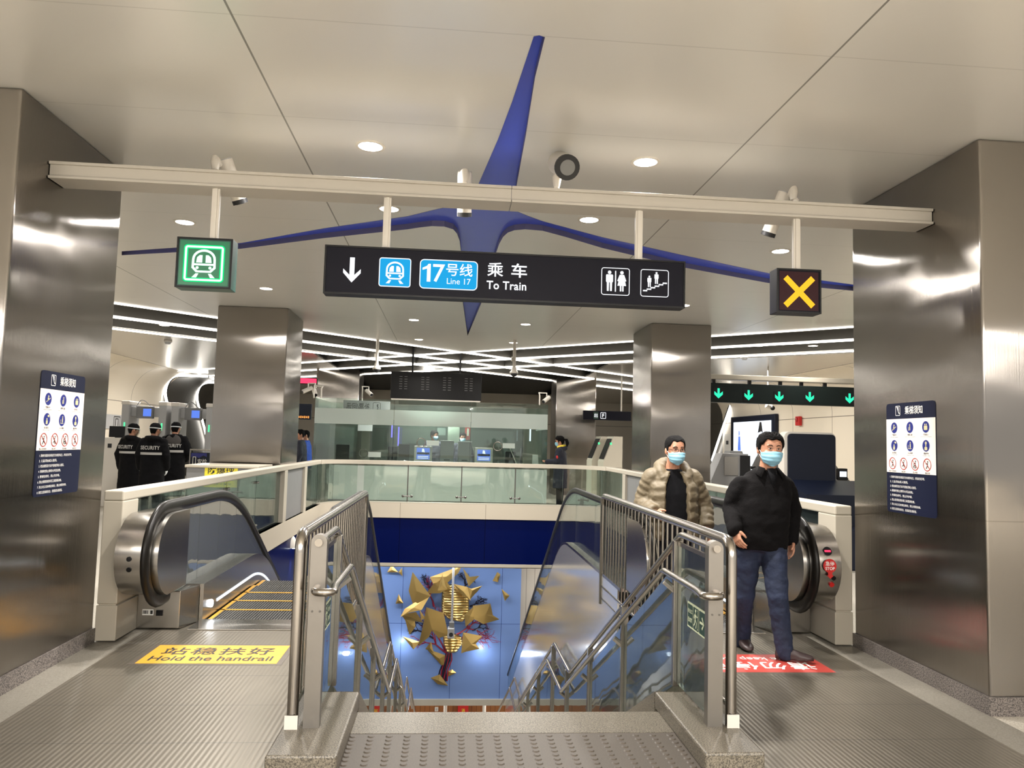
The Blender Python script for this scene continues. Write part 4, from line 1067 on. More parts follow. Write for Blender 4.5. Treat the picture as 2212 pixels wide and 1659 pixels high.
t = thing('cross_signal', 'square hanging signal with a yellow cross', 'sign', (2.42, BY, cz0))
f = light_box(t, cx0, cx1, cz0, cz1, BY, 0.12, 'sign_navy'); sign_pole(2.425, cz1-0.003, t)
mb = MB(); f.poly(mb, [(0.02, 0.02), (0.303, 0.02), (0.303, 0.295), (0.02, 0.295)], 0.001); flat_obj('led_panel', mb, 'sign_maroon', t)
mb = MB(); ccx, ccy = 0.163, 0.152
arm, hw = 0.142, 0.021
cr = []
for i in range(4):
    a = PI/4+i*PI/2; d_ = Vector((math.cos(a), math.sin(a))); n_ = Vector((-d_.y, d_.x))
    cr += [Vector((ccx, ccy))+d_*arm-n_*hw, Vector((ccx, ccy))+d_*arm+n_*hw, Vector((ccx, ccy))+d_*hw+n_*hw]
f.poly(mb, [tuple(p) for p in cr], 0.003); flat_obj('cross', mb, 'sign_amber', t)

def spot(label, base, knee, a, b, r=0.052):
    t = thing('spotlight', label, 'spotlight', base, 0, 'spotlights on the white beam')
    base, knee, a, b = map(Vector, (base, knee, a, b))
    obj('stalk', MB().tube([base, knee-Vector((0, 0, 0.05))], 0.018, 12), 'white_paint', t, smooth=60)
    obj('knuckle', MB().tube([knee-Vector((0, 0, 0.07)), knee-Vector((0, 0, 0.02)), knee, knee+(((a+b)/2-knee).normalized())*0.05], [0.022, 0.032, 0.034, 0.024], 14), 'beam_white', t, smooth=60)
    d = (b-a).normalized()
    obj('barrel', MB().tube([a, a+d*0.006, b-d*0.03, b-d*0.03+d*0.001], [r*0.96, r, r, r*0.9], 24), 'white_paint', t, smooth=40)
    obj('rear_cap', MB().tube([a-d*0.006, a-d*0.0005], r*0.93, 24), 'light_grey', t)
    obj('front_ring', MB().tube([b-d*0.03, b], [r*1.02, r*1.02], 24), 'dark_grey', t, smooth=40)
    obj('lens', MB().tube([b, b+d*0.003], r*0.62, 24), 'mid_grey', t)
    return t
P = lambda x, y, Y=BY+0.13: at(x, y, Y=Y)
spot('white spotlight on the beam left, tilted down behind the green train signal pole', at(461, 364, Y=5.22), at(466, 345, Y=5.22), at(486, 345, Y=5.36), at(520, 440, Y=5.48))
spot('white spotlight on the beam just left of the blue star arm, hanging straight down', at(1003, 396, Y=5.22), at(1004, 374, Y=5.22), at(1004, 372, Y=5.38), at(1003, 468, Y=5.48))
spot('grey faced spotlight on the beam right of the blue star arm, aimed at the viewer', at(1203, 412, Y=5.22), at(1203, 383, Y=5.22), at(1208, 352, Y=5.28), at(1226, 362, Y=5.06), 0.085)
spot('white spotlight on the beam right, tilted down beside the cross signal pole', at(1722, 436, Y=5.22), at(1714, 411, Y=5.22), at(1696, 416, Y=5.36), at(1658, 510, Y=5.48))

# ================================================================== escalator notices on the pillars
mat('notice_navy', srgb(18, 23, 46), 0.4, spec=0.2, noise=0.02); mat('notice_blue', srgb(28, 40, 120), 0.4, noise=0.02); mat('icon_sand', srgb(205, 196, 150), 0.5, noise=0)
mat('ban_red', srgb(165, 36, 36), 0.5, noise=0); mat('notice_white', srgb(240, 230, 220), 0.45, noise=0)
def notice(f, label, loc):
    w_, h_ = 0.605, 0.83
    t = thing('escalator_notice', label, 'notice', loc, 0)
    mb = MB(); f.poly(mb, rrect(0, w_, 0, h_, 0.028), 0.0005, 0.004); obj('plate', mb, 'notice_navy', t)
    mb = MB(); f.poly(mb, [(0.0, h_*0.365), (w_, h_*0.365), (w_, h_*0.855), (0.0, h_*0.855)], 0.0052); flat_obj('white_field', mb, 'notice_white', t)
    mb = MB(); f.text(mb, '乘梯须知', 0.245, h_*0.893, 0.062, 0.215, 0.006, 0.01); flat_obj('title', mb, 'white_ink', t); mb = MB(); frame_icon(f, mb, 0.125, 0.185, h_*0.885, h_*0.975, 0.008, 0.004, 0.006)
    f.stroke(mb, [(0.137, 0.80), (0.145, 0.80), (0.168, 0.752), (0.178, 0.752)], 0.007, 0.006); f.poly(mb, circ(0.160, 0.795, 0.006, 10), 0.006); f.stroke(mb, [(0.160, 0.788), (0.162, 0.772)], 0.008, 0.006)
    flat_obj('title_icon', mb, 'white_ink', t)
    rows = (('1. 乘梯时请面向扶梯运行方向顺序站立，并扶好扶手带。', 0.345), ('2. 儿童须由成人陪同。', 0.335), ('3. 老幼病残及行动不便者须有人陪同。', 0.35), ('4. 乘梯时禁止携带大件及动物。', 0.35), ('5. 停梯检修时，禁止作步梯。', 0.35), ('6. 禁止使用轮椅车等工具搭乘扶梯。', 0.35), ('7. 禁止站立在扶梯边缘处；禁止倚靠扶梯。', 0.35), ('8. 请您注意乘梯安全，若遇紧急请按钮。', 0.35))
    ws = (0.43, 0.23, 0.33, 0.29, 0.28, 0.31, 0.38, 0.33)
    mb = MB()
    for i, (r_, _) in enumerate(rows): f.text(mb, r_, 0.045, h_*0.312-i*0.0345, 0.019, ws[i], 0.006)
    flat_obj('rules_text', mb, 'white_ink', t)
    caps = (('紧握扶手', 'Hold the handrail'), ('照顾儿童', 'Children must be accompanied'), ('搀扶老人', 'Seniors must be accompanied'), ('当心碰头', 'Mind your head'), ('小心夹脚', 'Watch your step'), ('遇险按停', 'Emergency stop'))
    cap = MB()
    for i in range(6):
        cx = (0.105, 0.305, 0.495)[i % 3]; cy = h_*(0.775 if i < 3 else 0.612); 
        mb = MB(); f.poly(mb, circ(cx, cy, 0.042, 24), 0.006); b = flat_obj('mandatory_disc', mb, 'notice_blue', t)
        mb = MB()
        if i == 0: f.poly(mb, circ(cx, cy+0.018, 0.007, 10), 0.007); f.stroke(mb, [(cx-0.002, cy+0.01), (cx-0.004, cy-0.012)], 0.014, 0.007); f.stroke(mb, [(cx-0.026, cy-0.02), (cx+0.026, cy+0.008)], 0.006, 0.007)
        elif i == 1: f.poly(mb, circ(cx, cy+0.018, 0.006, 10), 0.007); f.stroke(mb, [(cx, cy+0.010), (cx+0.002, cy-0.022)], 0.009, 0.007); f.poly(mb, circ(cx-0.014, cy-0.002, 0.004, 10), 0.007); f.stroke(mb, [(cx-0.014, cy-0.007), (cx-0.012, cy-0.024)], 0.006, 0.007)
        elif i == 2:
            for q in (-0.009, 0.009): f.poly(mb, circ(cx+q, cy+0.018, 0.006, 10), 0.007)
            f.poly(mb, rrect(cx-0.02, cx+0.02, cy-0.022, cy+0.010, 0.006), 0.007)
        elif i == 3: f.poly(mb, circ(cx-0.002, cy+0.002, 0.007, 10), 0.007); f.poly(mb, [(cx-0.012, cy-0.006), (cx+0.010, cy-0.006), (cx+0.008, cy-0.032), (cx-0.014, cy-0.032)], 0.007); f.poly(mb, [(cx+0.004, cy+0.018), (cx+0.026, cy+0.014), (cx+0.026, cy+0.028), (cx+0.004, cy+0.030)], 0.007)
        elif i == 4: f.poly(mb, circ(cx+0.004, cy+0.022, 0.006, 10), 0.007); f.stroke(mb, [(cx+0.004, cy+0.014), (cx+0.004, cy-0.016)], 0.012, 0.007); f.stroke(mb, [(cx-0.020, cy+0.004), (cx-0.020, cy-0.022), (cx+0.018, cy-0.022)], 0.005, 0.007)
        else: f.poly(mb, circ(cx, cy+0.020, 0.011, 14), 0.007); f.stroke(mb, [(cx, cy+0.010), (cx, cy-0.012)], 0.009, 0.007); f.poly(mb, rrect(cx-0.016, cx+0.016, cy-0.032, cy-0.008, 0.006), 0.007)
        flat_obj('pictogram', mb, 'icon_sand', b)
        f.text(cap, caps[i][0], cx, cy-0.062, 0.014, None, 0.006, 0.01, center=True); f.text(cap, caps[i][1], cx, cy-0.074, 0.006, min(0.13, 0.006*len(caps[i][1])), 0.006, center=True)
    caps2 = (('禁止使用手推车', 'No trolley'), ('禁止逆行', 'Only forward entry'), ('禁止倚靠', 'No leaning'), ('请勿打闹', 'Don\'t chase and play'))
    for i in range(4):
        cx = 0.080+i*0.142; cy = h_*0.448
        mb = MB(); f.ring(mb, circ(cx, cy, 0.046, 24), circ(cx, cy, 0.040, 24), 0.007); f.stroke(mb, [(cx-0.029, cy+0.029), (cx+0.029, cy-0.029)], 0.005, 0.0075); b = flat_obj('ban_ring', mb, 'ban_red', t)
        mb = MB(); f.poly(mb, circ(cx+0.006, cy+0.022, 0.006, 10), 0.0068); k = (-1, 1, 1, -1)[i]
        f.stroke(mb, [(cx+0.004, cy+0.014), (cx-0.002*k, cy-0.006), (cx+0.012*k, cy-0.028)], 0.007, 0.0068); f.stroke(mb, [(cx-0.002*k, cy-0.006), (cx-0.018*k, cy-0.022)], 0.006, 0.0068); f.stroke(mb, [(cx+0.004, cy+0.010), (cx-0.016, cy+0.006)], 0.005, 0.0068)
        if i == 2: f.stroke(mb, [(cx-0.018, cy+0.004), (cx-0.018, cy-0.026), (cx+0.01, cy-0.026)], 0.005, 0.0068)
        flat_obj('pictogram', mb, 'black_ink', b)
        f.text(cap, caps2[i][0], cx, cy-0.066, 0.013, None, 0.006, 0.01, center=True); f.text(cap, caps2[i][1], cx, cy-0.077, 0.006, 0.07, 0.006, center=True)
    flat_obj('captions', cap, 'black_ink', t)
notice(Face((XL, 5.205, 1.18), (0, 1, 0), (0, 0, 1), (1, 0, 0)), 'blue and white escalator rules notice on the left pillar', (XL, 5.5, 1.18))
notice(Face((XR, 5.72, 1.165), (0, -1, 0), (0, 0, 1), (-1, 0, 0)), 'blue and white escalator rules notice on the right pillar', (XR, 5.4, 1.17))

# ================================================================== hall: board, cameras on poles
t = thing('departure_board', 'black hanging display board seen from behind above the ticket booth', 'display', (-0.3, 18.4, 2.57))
p0, p1 = at(843, 860, Y=18.35), at(1041, 808, Y=18.35)
obj('case', MB().box(p0.x, p1.x, 18.35, 18.55, p0.z, p1.z, 0.01), 'black_plastic', t)
obj('lower_edge', MB().box(p0.x+0.02, p1.x-0.02, 18.36, 18.54, p0.z-0.03, p0.z-0.002), 'white_paint', t)
wv = p1.x-p0.x
for i in range(4):
    for q in (0, 1):
        mb = MB()
        for j in range(6):
            x = p0.x+0.20+i*0.52+q*0.12; z = p1.z-0.13-j*0.058
            mb.box(x, x+0.07, 18.342, 18.35, z, z+0.012)
        obj('vent_slots', mb, 'mid_grey', t)
for x in (p0.x+0.50, p0.x+1.64):
    obj('hanging_pole', MB().box(x-0.022, x+0.022, 18.42, 18.46, p1.z, CEIL+0.32), 'dark_grey', t)
def pole_camera(px, ptop, pbot, Y, label):
    a, b = at(px, ptop, Y=Y), at(px, pbot, Y=Y)
    t = thing('dome_camera', label, 'camera', (a.x, Y, b.z), 0, 'dome cameras on white ceiling poles')
    obj('pole', MB().tube([(a.x, Y, CEIL+0.0), (a.x, Y, b.z+0.10)], 0.032, 12), 'white_paint', t, smooth=60)
    obj('collar', MB().tube([(a.x, Y, b.z+0.16), (a.x, Y, b.z+0.10), (a.x, Y, b.z+0.06), (a.x, Y, b.z+0.03)], [0.04, 0.05, 0.085, 0.085], 16), 'white_paint', t, smooth=40)
    obj('dome', MB().ell((a.x, Y, b.z+0.03), 0.07, 0.07, 0.07, 16, 8), 'dark_grey', t, smooth=180)
    obj('junction_box', MB().box(a.x-0.06, a.x-0.025, Y-0.03, Y+0.03, b.z+0.28, b.z+0.36, 0.004), 'white_paint', t)
pole_camera(816, 735, 801, 16.2, 'dome camera on the white pole left of the black board')
pole_camera(1112, 740, 810, 15.4, 'dome camera on the white pole right of the black board')
def bullet(px, py, Y, yaw, label, sgn=1):
    a = at(px, py, Y=Y); t = thing('bullet_camera', label, 'camera', a, 0, 'white bullet cameras')
    d = Vector((math.sin(yaw), -math.cos(yaw)*0.7, -0.45)).normalized()
    obj('barrel', MB().tube([a-d*0.14, a+d*0.14], 0.055, 14), 'white_paint', t, smooth=60)
    obj('lens', MB().tube([a+d*0.14, a+d*0.150], 0.044, 14), 'black_plastic', t)
    obj('arm', MB().tube([a-d*0.02, a-d*0.02+Vector((0, 0, 0.16)), a+Vector((sgn*0.20, 0.0, 0.17)), (a.x+sgn*0.20, 20.006 if Y < 22 else 22.606, a.z+0.10), (a.x+sgn*0.20, 20.006 if Y < 22 else 22.606, at(930, 866, Y=20.0).z-0.02)], 0.018, 10), 'white_paint', t)
bullet(664, 842, 20.15, -0.9, 'white bullet camera at the left end of the booth, turned left', 1)
bullet(680, 848, 20.2, 0.25, 'white bullet camera at the left corner of the booth, turned toward the viewer', 1)
bullet(797, 848, 22.5, 0.6, 'white bullet camera inside the booth above the mirrored lettering', -1)
bullet(1180, 863, 20.2, -0.6, 'white bullet camera at the right corner of the booth', -1)
def smoke(px, py, label):
    a = at(px, py, Z=CEIL); t = thing('smoke_detector', label, 'smoke detector', a, 0)
    obj('base', MB().cyl((a.x, a.y, CEIL), (a.x, a.y, CEIL-0.03), 0.09, n=18), 'white_paint', t); obj('head', MB().tube([(a.x, a.y, CEIL-0.03), (a.x, a.y, CEIL-0.08)], [0.075, 0.05], 18), 'light_grey', t)
smoke(363, 736, 'round smoke detector in the ceiling above the guards'); smoke(1608, 770, 'round smoke detector in the ceiling above the turnstiles')

# ================================================================== light ribbons on the side walls
def ribbon(label, pts, w_=0.09):
    t = thing('light_ribbon', label, 'light strip', pts[len(pts)//2], 0)
    pts = [Vector(p) for p in pts]
    mb = MB(); mb.tube(fillet(pts, 0.55, 6), w_/2, 6); obj('diffuser', mb, 'led', t)
    mb = MB(); mb.tube([p+Vector((0, 0.11, 0)) for p in fillet(pts, 0.55, 6)], 0.05, 6); obj('channel', mb, 'dark_grey', t)
ribbon('bent white light ribbon on the left wall between the white and grey panels', [(-8.4, 27.3, 3.62), (-9.6, 27.2, 3.62), (-9.92, 27.5, 3.1), (-9.92, 28.4, 2.05), (-9.92, 29.6, 0.4)])
ribbon('bent white light ribbon on the grey left wall above the right detector gate', [(-8.0, 30.5, 3.62), (-9.6, 30.4, 3.62), (-9.92, 30.9, 3.1), (-9.92, 32.4, 1.62), (-9.92, 33.2, 0.8)])
ribbon('slanting white light ribbon on the right wall behind the turnstiles', [(10.40, 27.2, 3.5), (10.40, 28.4, 2.3), (10.40, 29.75, 0.85)])

# ================================================================== security check: gates, barrier, ball bin
def detector(pl, pr, ptop, Y, label):
    a, b = at(pl, ptop, Y=Y), at(pr, ptop, Y=Y); zt = a.z
    t = thing('metal_detector', label, 'detector gate', ((a.x+b.x)/2, Y, 0), 0, 'walk-through metal detectors')
    for x, s in ((a.x+0.09, 1), (b.x-0.09, -1)):
        pn = obj('side_panel', MB().box(x-0.085, x+0.085, Y, Y+0.60, 0.0, zt, 0.02), 'light_grey', t)
        obj('foot', MB().box(x-0.11, x+0.11, Y-0.03, Y+0.63, 0, 0.10, 0.01), 'mid_grey', pn)
        obj('top_cap', MB().box(x-0.095, x+0.095, Y-0.01, Y+0.61, zt-0.06, zt+0.03, 0.02), 'white_paint', pn)
        obj('status_light', MB().box(x-0.015, x+0.015, Y-0.008, Y+0.001, zt-0.62, zt-0.46), 'green_led', pn)
    cb = obj('crossbar', MB().box(a.x+0.17, b.x-0.17, Y+0.12, Y+0.48, zt-0.32, zt-0.10, 0.01), 'light_grey', t)
    m_ = (a.x+b.x)/2
    un = obj('control_unit', MB().box(m_-0.18, m_+0.18, Y+0.02, Y+0.16, zt-0.36, zt-0.08, 0.015), 'mid_grey', t)
    obj('screen', MB().box(m_-0.02, m_+0.155, Y+0.012, Y+0.02, zt-0.31, zt-0.14), 'screen_blue', un)
    obj('cable', MB().tube(fillet([(a.x+0.2, Y+0.3, zt-0.1), (a.x+0.3, Y+0.3, zt+0.07), (m_-0.1, Y+0.3, zt+0.05), (m_+0.1, Y+0.2, zt-0.1)], 0.15), 0.01, 6), 'mid_grey', t)
detector(263, 361, 868, 18.0, 'grey walk-through metal detector gate on the left, behind two guards')
detector(370, 463, 872, 18.0, 'grey walk-through metal detector gate on the right, next to the steel pillar')
a, b = at(408, 1003, Y=11.7), at(470, 1004, Y=11.7)
t = thing('blast_ball_bin', 'grey bin with a yellow bomb ball notice beside the left pillar', 'bin', (-4.0, 12.0, 0))
obj('body', MB().box(a.x, a.x+1.02, 11.6, 12.45, 0, a.z-0.04, 0.01), 'mid_grey', t)
obj('lid', MB().box(a.x-0.02, a.x+1.04, 11.58, 12.47, a.z-0.04, a.z, 0.008), 'white_panel', t)
c0, c1 = at(440, 1052, Y=11.59), at(514, 1006, Y=11.59)
f = Face((c0.x, 11.598, c0.z), (1, 0, 0), (0, 0, 1), (0, -1, 0)); wv, hv = c1.x-c0.x, c1.z-c0.z
mb = MB(); f.poly(mb, [(0, 0), (wv, 0), (wv, hv), (0, hv)], 0.0, 0.004); yl = obj('notice', mb, 'yellow_bright', t)
mb = MB(); f.text(mb, '防爆球', wv*0.5, hv*0.60, hv*0.32, wv*0.8, 0.006, 0.012, center=True); [f.stroke(mb, [(wv*(0.35+0.13*i_), hv*0.15), (wv*(0.42+0.13*i_), hv*0.15)], hv*0.06, 0.006) for i_ in range(4)]
f.ring(mb, circ(wv*0.12, hv*0.14, hv*0.10, 16), circ(wv*0.12, hv*0.14, hv*0.08, 16), 0.006); f.stroke(mb, [(wv*0.11, hv*0.19), (wv*0.11, hv*0.09), (wv*0.15, hv*0.13)], hv*0.025, 0.006)
flat_obj('lettering', mb, 'black_ink', yl)
t = thing('barrier_panel', 'low dark barrier with a white device picture beside the right detector gate', 'barrier', (-4.9, 14.5, 0))
a, b = at(412, 1000, Y=14.5), at(441, 972, Y=14.5)
obj('panel', MB().box(a.x, b.x+0.1, 14.5, 14.53, 0.25, b.z-0.05), 'navy_panel', t)
fr = MB().tube([(a.x-0.02, 14.515, 0), (a.x-0.02, 14.515, b.z), (b.x+0.14, 14.515, b.z), (b.x+0.14, 14.515, 0)], 0.018, 8); obj('frame', fr, 'steel', t)
f = Face((a.x, 14.499, 0.9), (1, 0, 0), (0, 0, 1), (0, -1, 0)); mb = MB(); frame_icon(f, mb, 0.03, 0.09, 0.05, 0.30, 0.01, 0.01, 0.002); f.text(mb, '安检', 0.12, 0.18, 0.08, None, 0.002); flat_obj('print', mb, 'white_ink', t)
f = Face((a.x, 14.499, b.z-0.16), (1, 0, 0), (0, 0, 1), (0, -1, 0)); mb = MB(); f.poly(mb, [(0.0, 0.02), (0.06, 0.05), (0.14, 0.01), (0.22, 0.06), (0.28, 0.03), (0.28, 0.10), (0, 0.10)], 0.002); flat_obj('blue_wave', mb, 'blue_band', t)
t = thing('check_cabinet', 'white cabinet with a black monitor at the left edge of the security check', 'cabinet', (-7.8, 17.0, 0))
a = at(232, 945, Y=17.2)
obj('body', MB().box(a.x-0.5, a.x+0.32, 17.2, 17.9, 0, a.z, 0.02), 'white_paint', t)
obj('panel', MB().box(a.x+0.02, a.x+0.10, 17.19, 17.2, a.z-0.22, a.z-0.13), 'dark_grey', t)
t = thing('monitor', 'black monitor on the white cabinet left of the guards', 'monitor', (a.x, 17.3, a.z))
obj('screen', MB().box(a.x-0.02, a.x+0.30, 17.3, 17.36, a.z+0.01, a.z+0.25, 0.01), 'black_plastic', t); obj('stand', MB().box(a.x+0.1, a.x+0.2, 17.33, 17.5, a.z, a.z+0.06), 'dark_grey', t)
t = thing('wall_sign', 'grey gate pictogram sign on the left white wall', 'sign', (-9.9, 24.0, 1.9))
f = Face((-9.985, 23.2, 1.70), (0, 1, 0), (0, 0, 1), (1, 0, 0)); mb = MB(); f.poly(mb, [(0, 0), (1.1, 0), (1.1, 0.42), (0, 0.42)], 0.0, 0.02); obj('plate', mb, 'light_grey', t)
mb = MB(); frame_icon(f, mb, 0.55, 1.0, 0.04, 0.38, 0.03, 0.03, 0.022); f.stroke(mb, [(0.68, 0.09), (0.68, 0.3), (0.86, 0.3), (0.86, 0.09)], 0.05, 0.022); flat_obj('print', mb, 'black_ink', t)

# ================================================================== right side: turnstile sign, turnstiles, scanner, screen
GY = 15.0
t = thing('turnstile_sign', 'dark overhead board with five green down arrows above the turnstiles', 'sign', (6.8, GY, 2.53))
mat('board_green', srgb(20, 30, 28), 0.45, spec=0.2, noise=0.05); obj('board', MB().box(4.2, 9.6, GY, GY+0.22, 2.535, 2.925, 0.01), 'board_green', t)
obj('top_beam', MB().box(4.2, 9.6, GY-0.02, GY+0.24, 3.00, 3.10, 0.01), 'white_panel', t)
for x in (5.35, 6.1, 6.75, 7.2, 7.7): obj('hanger', MB().box(x-0.03, x+0.03, GY+0.08, GY+0.14, 2.92, 3.01), 'dark_grey', t)
obj('hanger_rod', MB().box(4.3, 4.36, GY+0.08, GY+0.14, 3.09, CEIL+0.01), 'white_paint', t); obj('hanger_rod', MB().box(9.4, 9.46, GY+0.08, GY+0.14, 3.09, CEIL+0.01), 'white_paint', t)
for px, py in ((1552, 850), (1617, 854), (1683, 857), (1749, 858), (1835, 861)):
    a = at(px, py, Y=GY); f = Face((a.x, GY-0.004, a.z), (1, 0, 0), (0, 0, 1), (0, -1, 0)); mb = MB(); f.poly(mb, [(-0.11, -0.12), (0.11, -0.12), (0.11, 0.12), (-0.11, 0.12)], 0.001); flat_obj('led_tile', mb, 'black_plastic', t)
    mb = MB(); f.poly(mb, [(-0.023, 0.105), (-0.023, -0.005), (-0.088, 0.045), (-0.088, -0.02), (0, -0.10), (0.088, -0.02), (0.088, 0.045), (0.023, -0.005), (0.023, 0.105)], 0.003); flat_obj('arrow', mb, 'arrow_green', t)
def turnstile(x, y, label, tall=False):
    t = thing('turnstile', label, 'turnstile', (x, y, 0), 0, 'ticket turnstiles under the arrow board')
    pr = [(y, 0), (y+1.7, 0), (y+1.7, 1.02), (y+1.2, 1.45), (y+0.75, 1.45), (y+0.28, 1.12), (y, 1.02)]
    mb = MB(); mb.prism(pr, 'x', x-0.15, x+0.15); obj('body', mb, 'mid_grey', t)
    mb = MB(); mb.prism([(y+0.70, 1.44), (y+1.22, 1.44), (y+1.10, 1.56), (y+0.82, 1.56)], 'x', x-0.14, x+0.14); obj('top_cover', mb, 'light_grey', t)
    rd = MB(); rd.slab([(x-0.12, y+0.01, 1.03), (x+0.12, y+0.01, 1.03), (x+0.12, y+0.26, 1.14), (x-0.12, y+0.26, 1.14)], (0, -0.02, 0.03)); rdr = obj('reader', rd, 'black_plastic', t)
    sc = MB(); sc.box(x-0.07, x+0.07, y-0.03, y-0.018, 1.09, 1.20); sc2 = obj('reader_screen', sc, 'screen_white', rdr)
    obj('reader_post', MB().box(x-0.10, x+0.10, y-0.016, y+0.14, 1.02, 1.26, 0.01), 'black_plastic', rdr)
    obj('orange_band', MB().box(x-0.152, x+0.152, y-0.01, y+0.2, 0.95, 1.01), 'yellow', t)
    f = Face((x, y-0.002, 0.845), (1, 0, 0), (0, 0, 1), (0, -1, 0)); mb = MB(); f.poly(mb, [(-0.13, -0.10), (0.13, -0.10), (0.13, 0.12), (-0.13, 0.12)], 0.001); flat_obj('lamp_field', mb, 'black_plastic', t)
    mb = MB(); f.stroke(mb, [(-0.08, 0.02), (-0.02, -0.04), (0.09, 0.06)], 0.05, 0.003); flat_obj('go_light', mb, 'arrow_green', t)
    mb = MB(); c = (y+0.85, 0.78); mb.prism([c]+[(c[0]+0.42*math.cos(a), c[1]+0.42*math.sin(a)) for a in [PI*0.1+0.8*PI*i/8 for i in range(9)]], 'x', x+0.15, x+0.17) if False else mb.prism([(x+0.15, 0.72), (x+0.56, 0.86), (x+0.54, 1.10), (x+0.36, 1.24), (x+0.15, 1.26)], 'y', y+0.84, y+0.87)
    fl = obj('flap', mb, 'red', t)
for px, lab in ((1543, 'turnstile farthest left, its screen beside the steel pillar'), (1622, 'turnstile with red flap just left of the man in black'), (1700, 'turnstile hidden behind the man in black and the scanner'), (1820, 'turnstile with lit screen right of the dark scanner')):
    turnstile(at(px, 1000, Y=15.2).x, 15.2, lab)
t = thing('ticket_console', 'grey console with slanted dark top left of the man in black', 'console', (5.3, 14.4, 0))
a = at(1583, 980, Y=14.3)
mb = MB(); mb.prism([(a.x-0.28, 0), (a.x+0.30, 0), (a.x+0.42, 0.9), (a.x+0.30, a.z), (a.x-0.20, a.z), (a.x-0.42, 1.0)], 'y', 14.30, 14.70); obj('body', mb, 'light_grey', t)
obj('slot_panel', MB().box(a.x-0.17, a.x+0.10, 14.28, 14.30, a.z-0.42, a.z-0.06, 0.005), 'steel', t); obj('side_screen', MB().box(a.x+0.14, a.x+0.34, 14.28, 14.30, a.z-0.46, a.z-0.03, 0.005), 'dark_grey', t)
t = thing('baggage_scanner', 'large dark baggage scanner with white rounded shell behind the right balustrade', 'scanner', (5.6, 11.5, 0))
a, b = at(1694, 932, Y=11.5), at(1804, 932, Y=11.5); zt = a.z
mb = MB(); mb.prism(rrect(a.x, b.x+0.01, 0.45, zt, 0.09), 'y', 11.5, 11.72); obj('tunnel_shell', mb, 'white_paint', t, smooth=30)
mb = MB(); mb.prism(rrect(a.x+0.05, b.x-0.01, 1.10, zt-0.03, 0.06), 'y', 11.47, 11.51); obj('curtain_panel', mb, 'navy_panel', t)
mb = MB(); mb.prism([(10.55, 0.55), (11.48, 0.55), (11.48, 1.16), (10.55, 0.99)], 'x', a.x-0.10, b.x+0.40); obj('entry_hood', mb, 'navy_panel', t)
mb = MB(); mb.box(a.x-0.05, b.x+0.35, 10.1, 13.8, 0.0, 0.55, 0.02); obj('base', mb, 'navy_panel', t)
t = thing('ad_screen', 'bright lit advertising screen in a dark frame on the right wall', 'screen', (10.4, 25.4, 1.0))
obj('frame', MB().box(10.36, 10.49, 23.6, 27.4, 0.55, 2.75, 0.02), 'navy_panel', t); obj('display', MB().box(10.352, 10.362, 23.85, 27.1, 0.70, 2.55), 'screen_white', t)
mb = MB(); f = Face((10.350, 27.1, 0.7), (0, -1, 0), (0, 0, 1), (-1, 0, 0))
f.poly(mb, circ(0.55, 1.45, 0.05, 10, 0.10), 0.001); f.poly(mb, [(0.42, 0.85), (0.70, 0.85), (0.64, 1.34), (0.48, 1.34)], 0.001); f.stroke(mb, [(0.50, 0.86), (0.52, 0.50), (0.62, 0.25)], 0.08, 0.001); f.stroke(mb, [(0.62, 0.86), (0.72, 0.55), (0.76, 0.25)], 0.08, 0.001)
flat_obj('picture', mb, 'screen_blue', t)
mb = MB(); f.poly(mb, [(2.2, 1.45), (2.35, 1.82), (2.5, 1.80), (2.62, 1.40), (2.5, 1.5)], 0.001); flat_obj('picture', mb, 'dark_grey', t)
t = thing('fire_alarm', 'small red fire alarm on the right white wall', 'fire alarm', at(1726, 908, X=10.45)); a = at(1726, 908, X=10.45)
obj('housing', MB().box(10.38, 10.492, a.y-0.12, a.y+0.12, a.z-0.16, a.z+0.12, 0.02), 'red', t); obj('sounder', MB().ell((10.37, a.y, a.z+0.02), 0.03, 0.07, 0.07, 10, 6), 'ban_red', t)
t = thing('wall_notice', 'small white notice left of the lit advertising screen', 'notice', at(1571, 960, X=10.45)); a = at(1571, 960, X=10.47)
obj('plate', MB().box(10.47, 10.495, a.y-0.3, a.y+0.3, a.z-0.30, a.z+0.40), 'white_ink', t); obj('print', MB().box(10.464, 10.47, a.y-0.12, a.y+0.12, a.z+0.0, a.z+0.14), 'black_ink', t)
a = at(1664, 880, Y=19.0); t = thing('dome_camera', 'white camera hanging below the arrow board over the turnstiles', 'camera', a)
obj('body', MB().tube([(a.x-0.1, 19.0, a.z+0.06), (a.x+0.02, 19.0, a.z)], 0.07, 14), 'white_paint', t, smooth=60); obj('lens', MB().ell((a.x+0.04, 18.95, a.z-0.02), 0.06, 0.06, 0.06, 12, 8), 'black_plastic', t, smooth=180); obj('stem', MB().tube([(a.x-0.06, 19.0, a.z+0.05), (a.x-0.06, 19.0, CEIL+0.01)], 0.02, 8), 'white_paint', t)
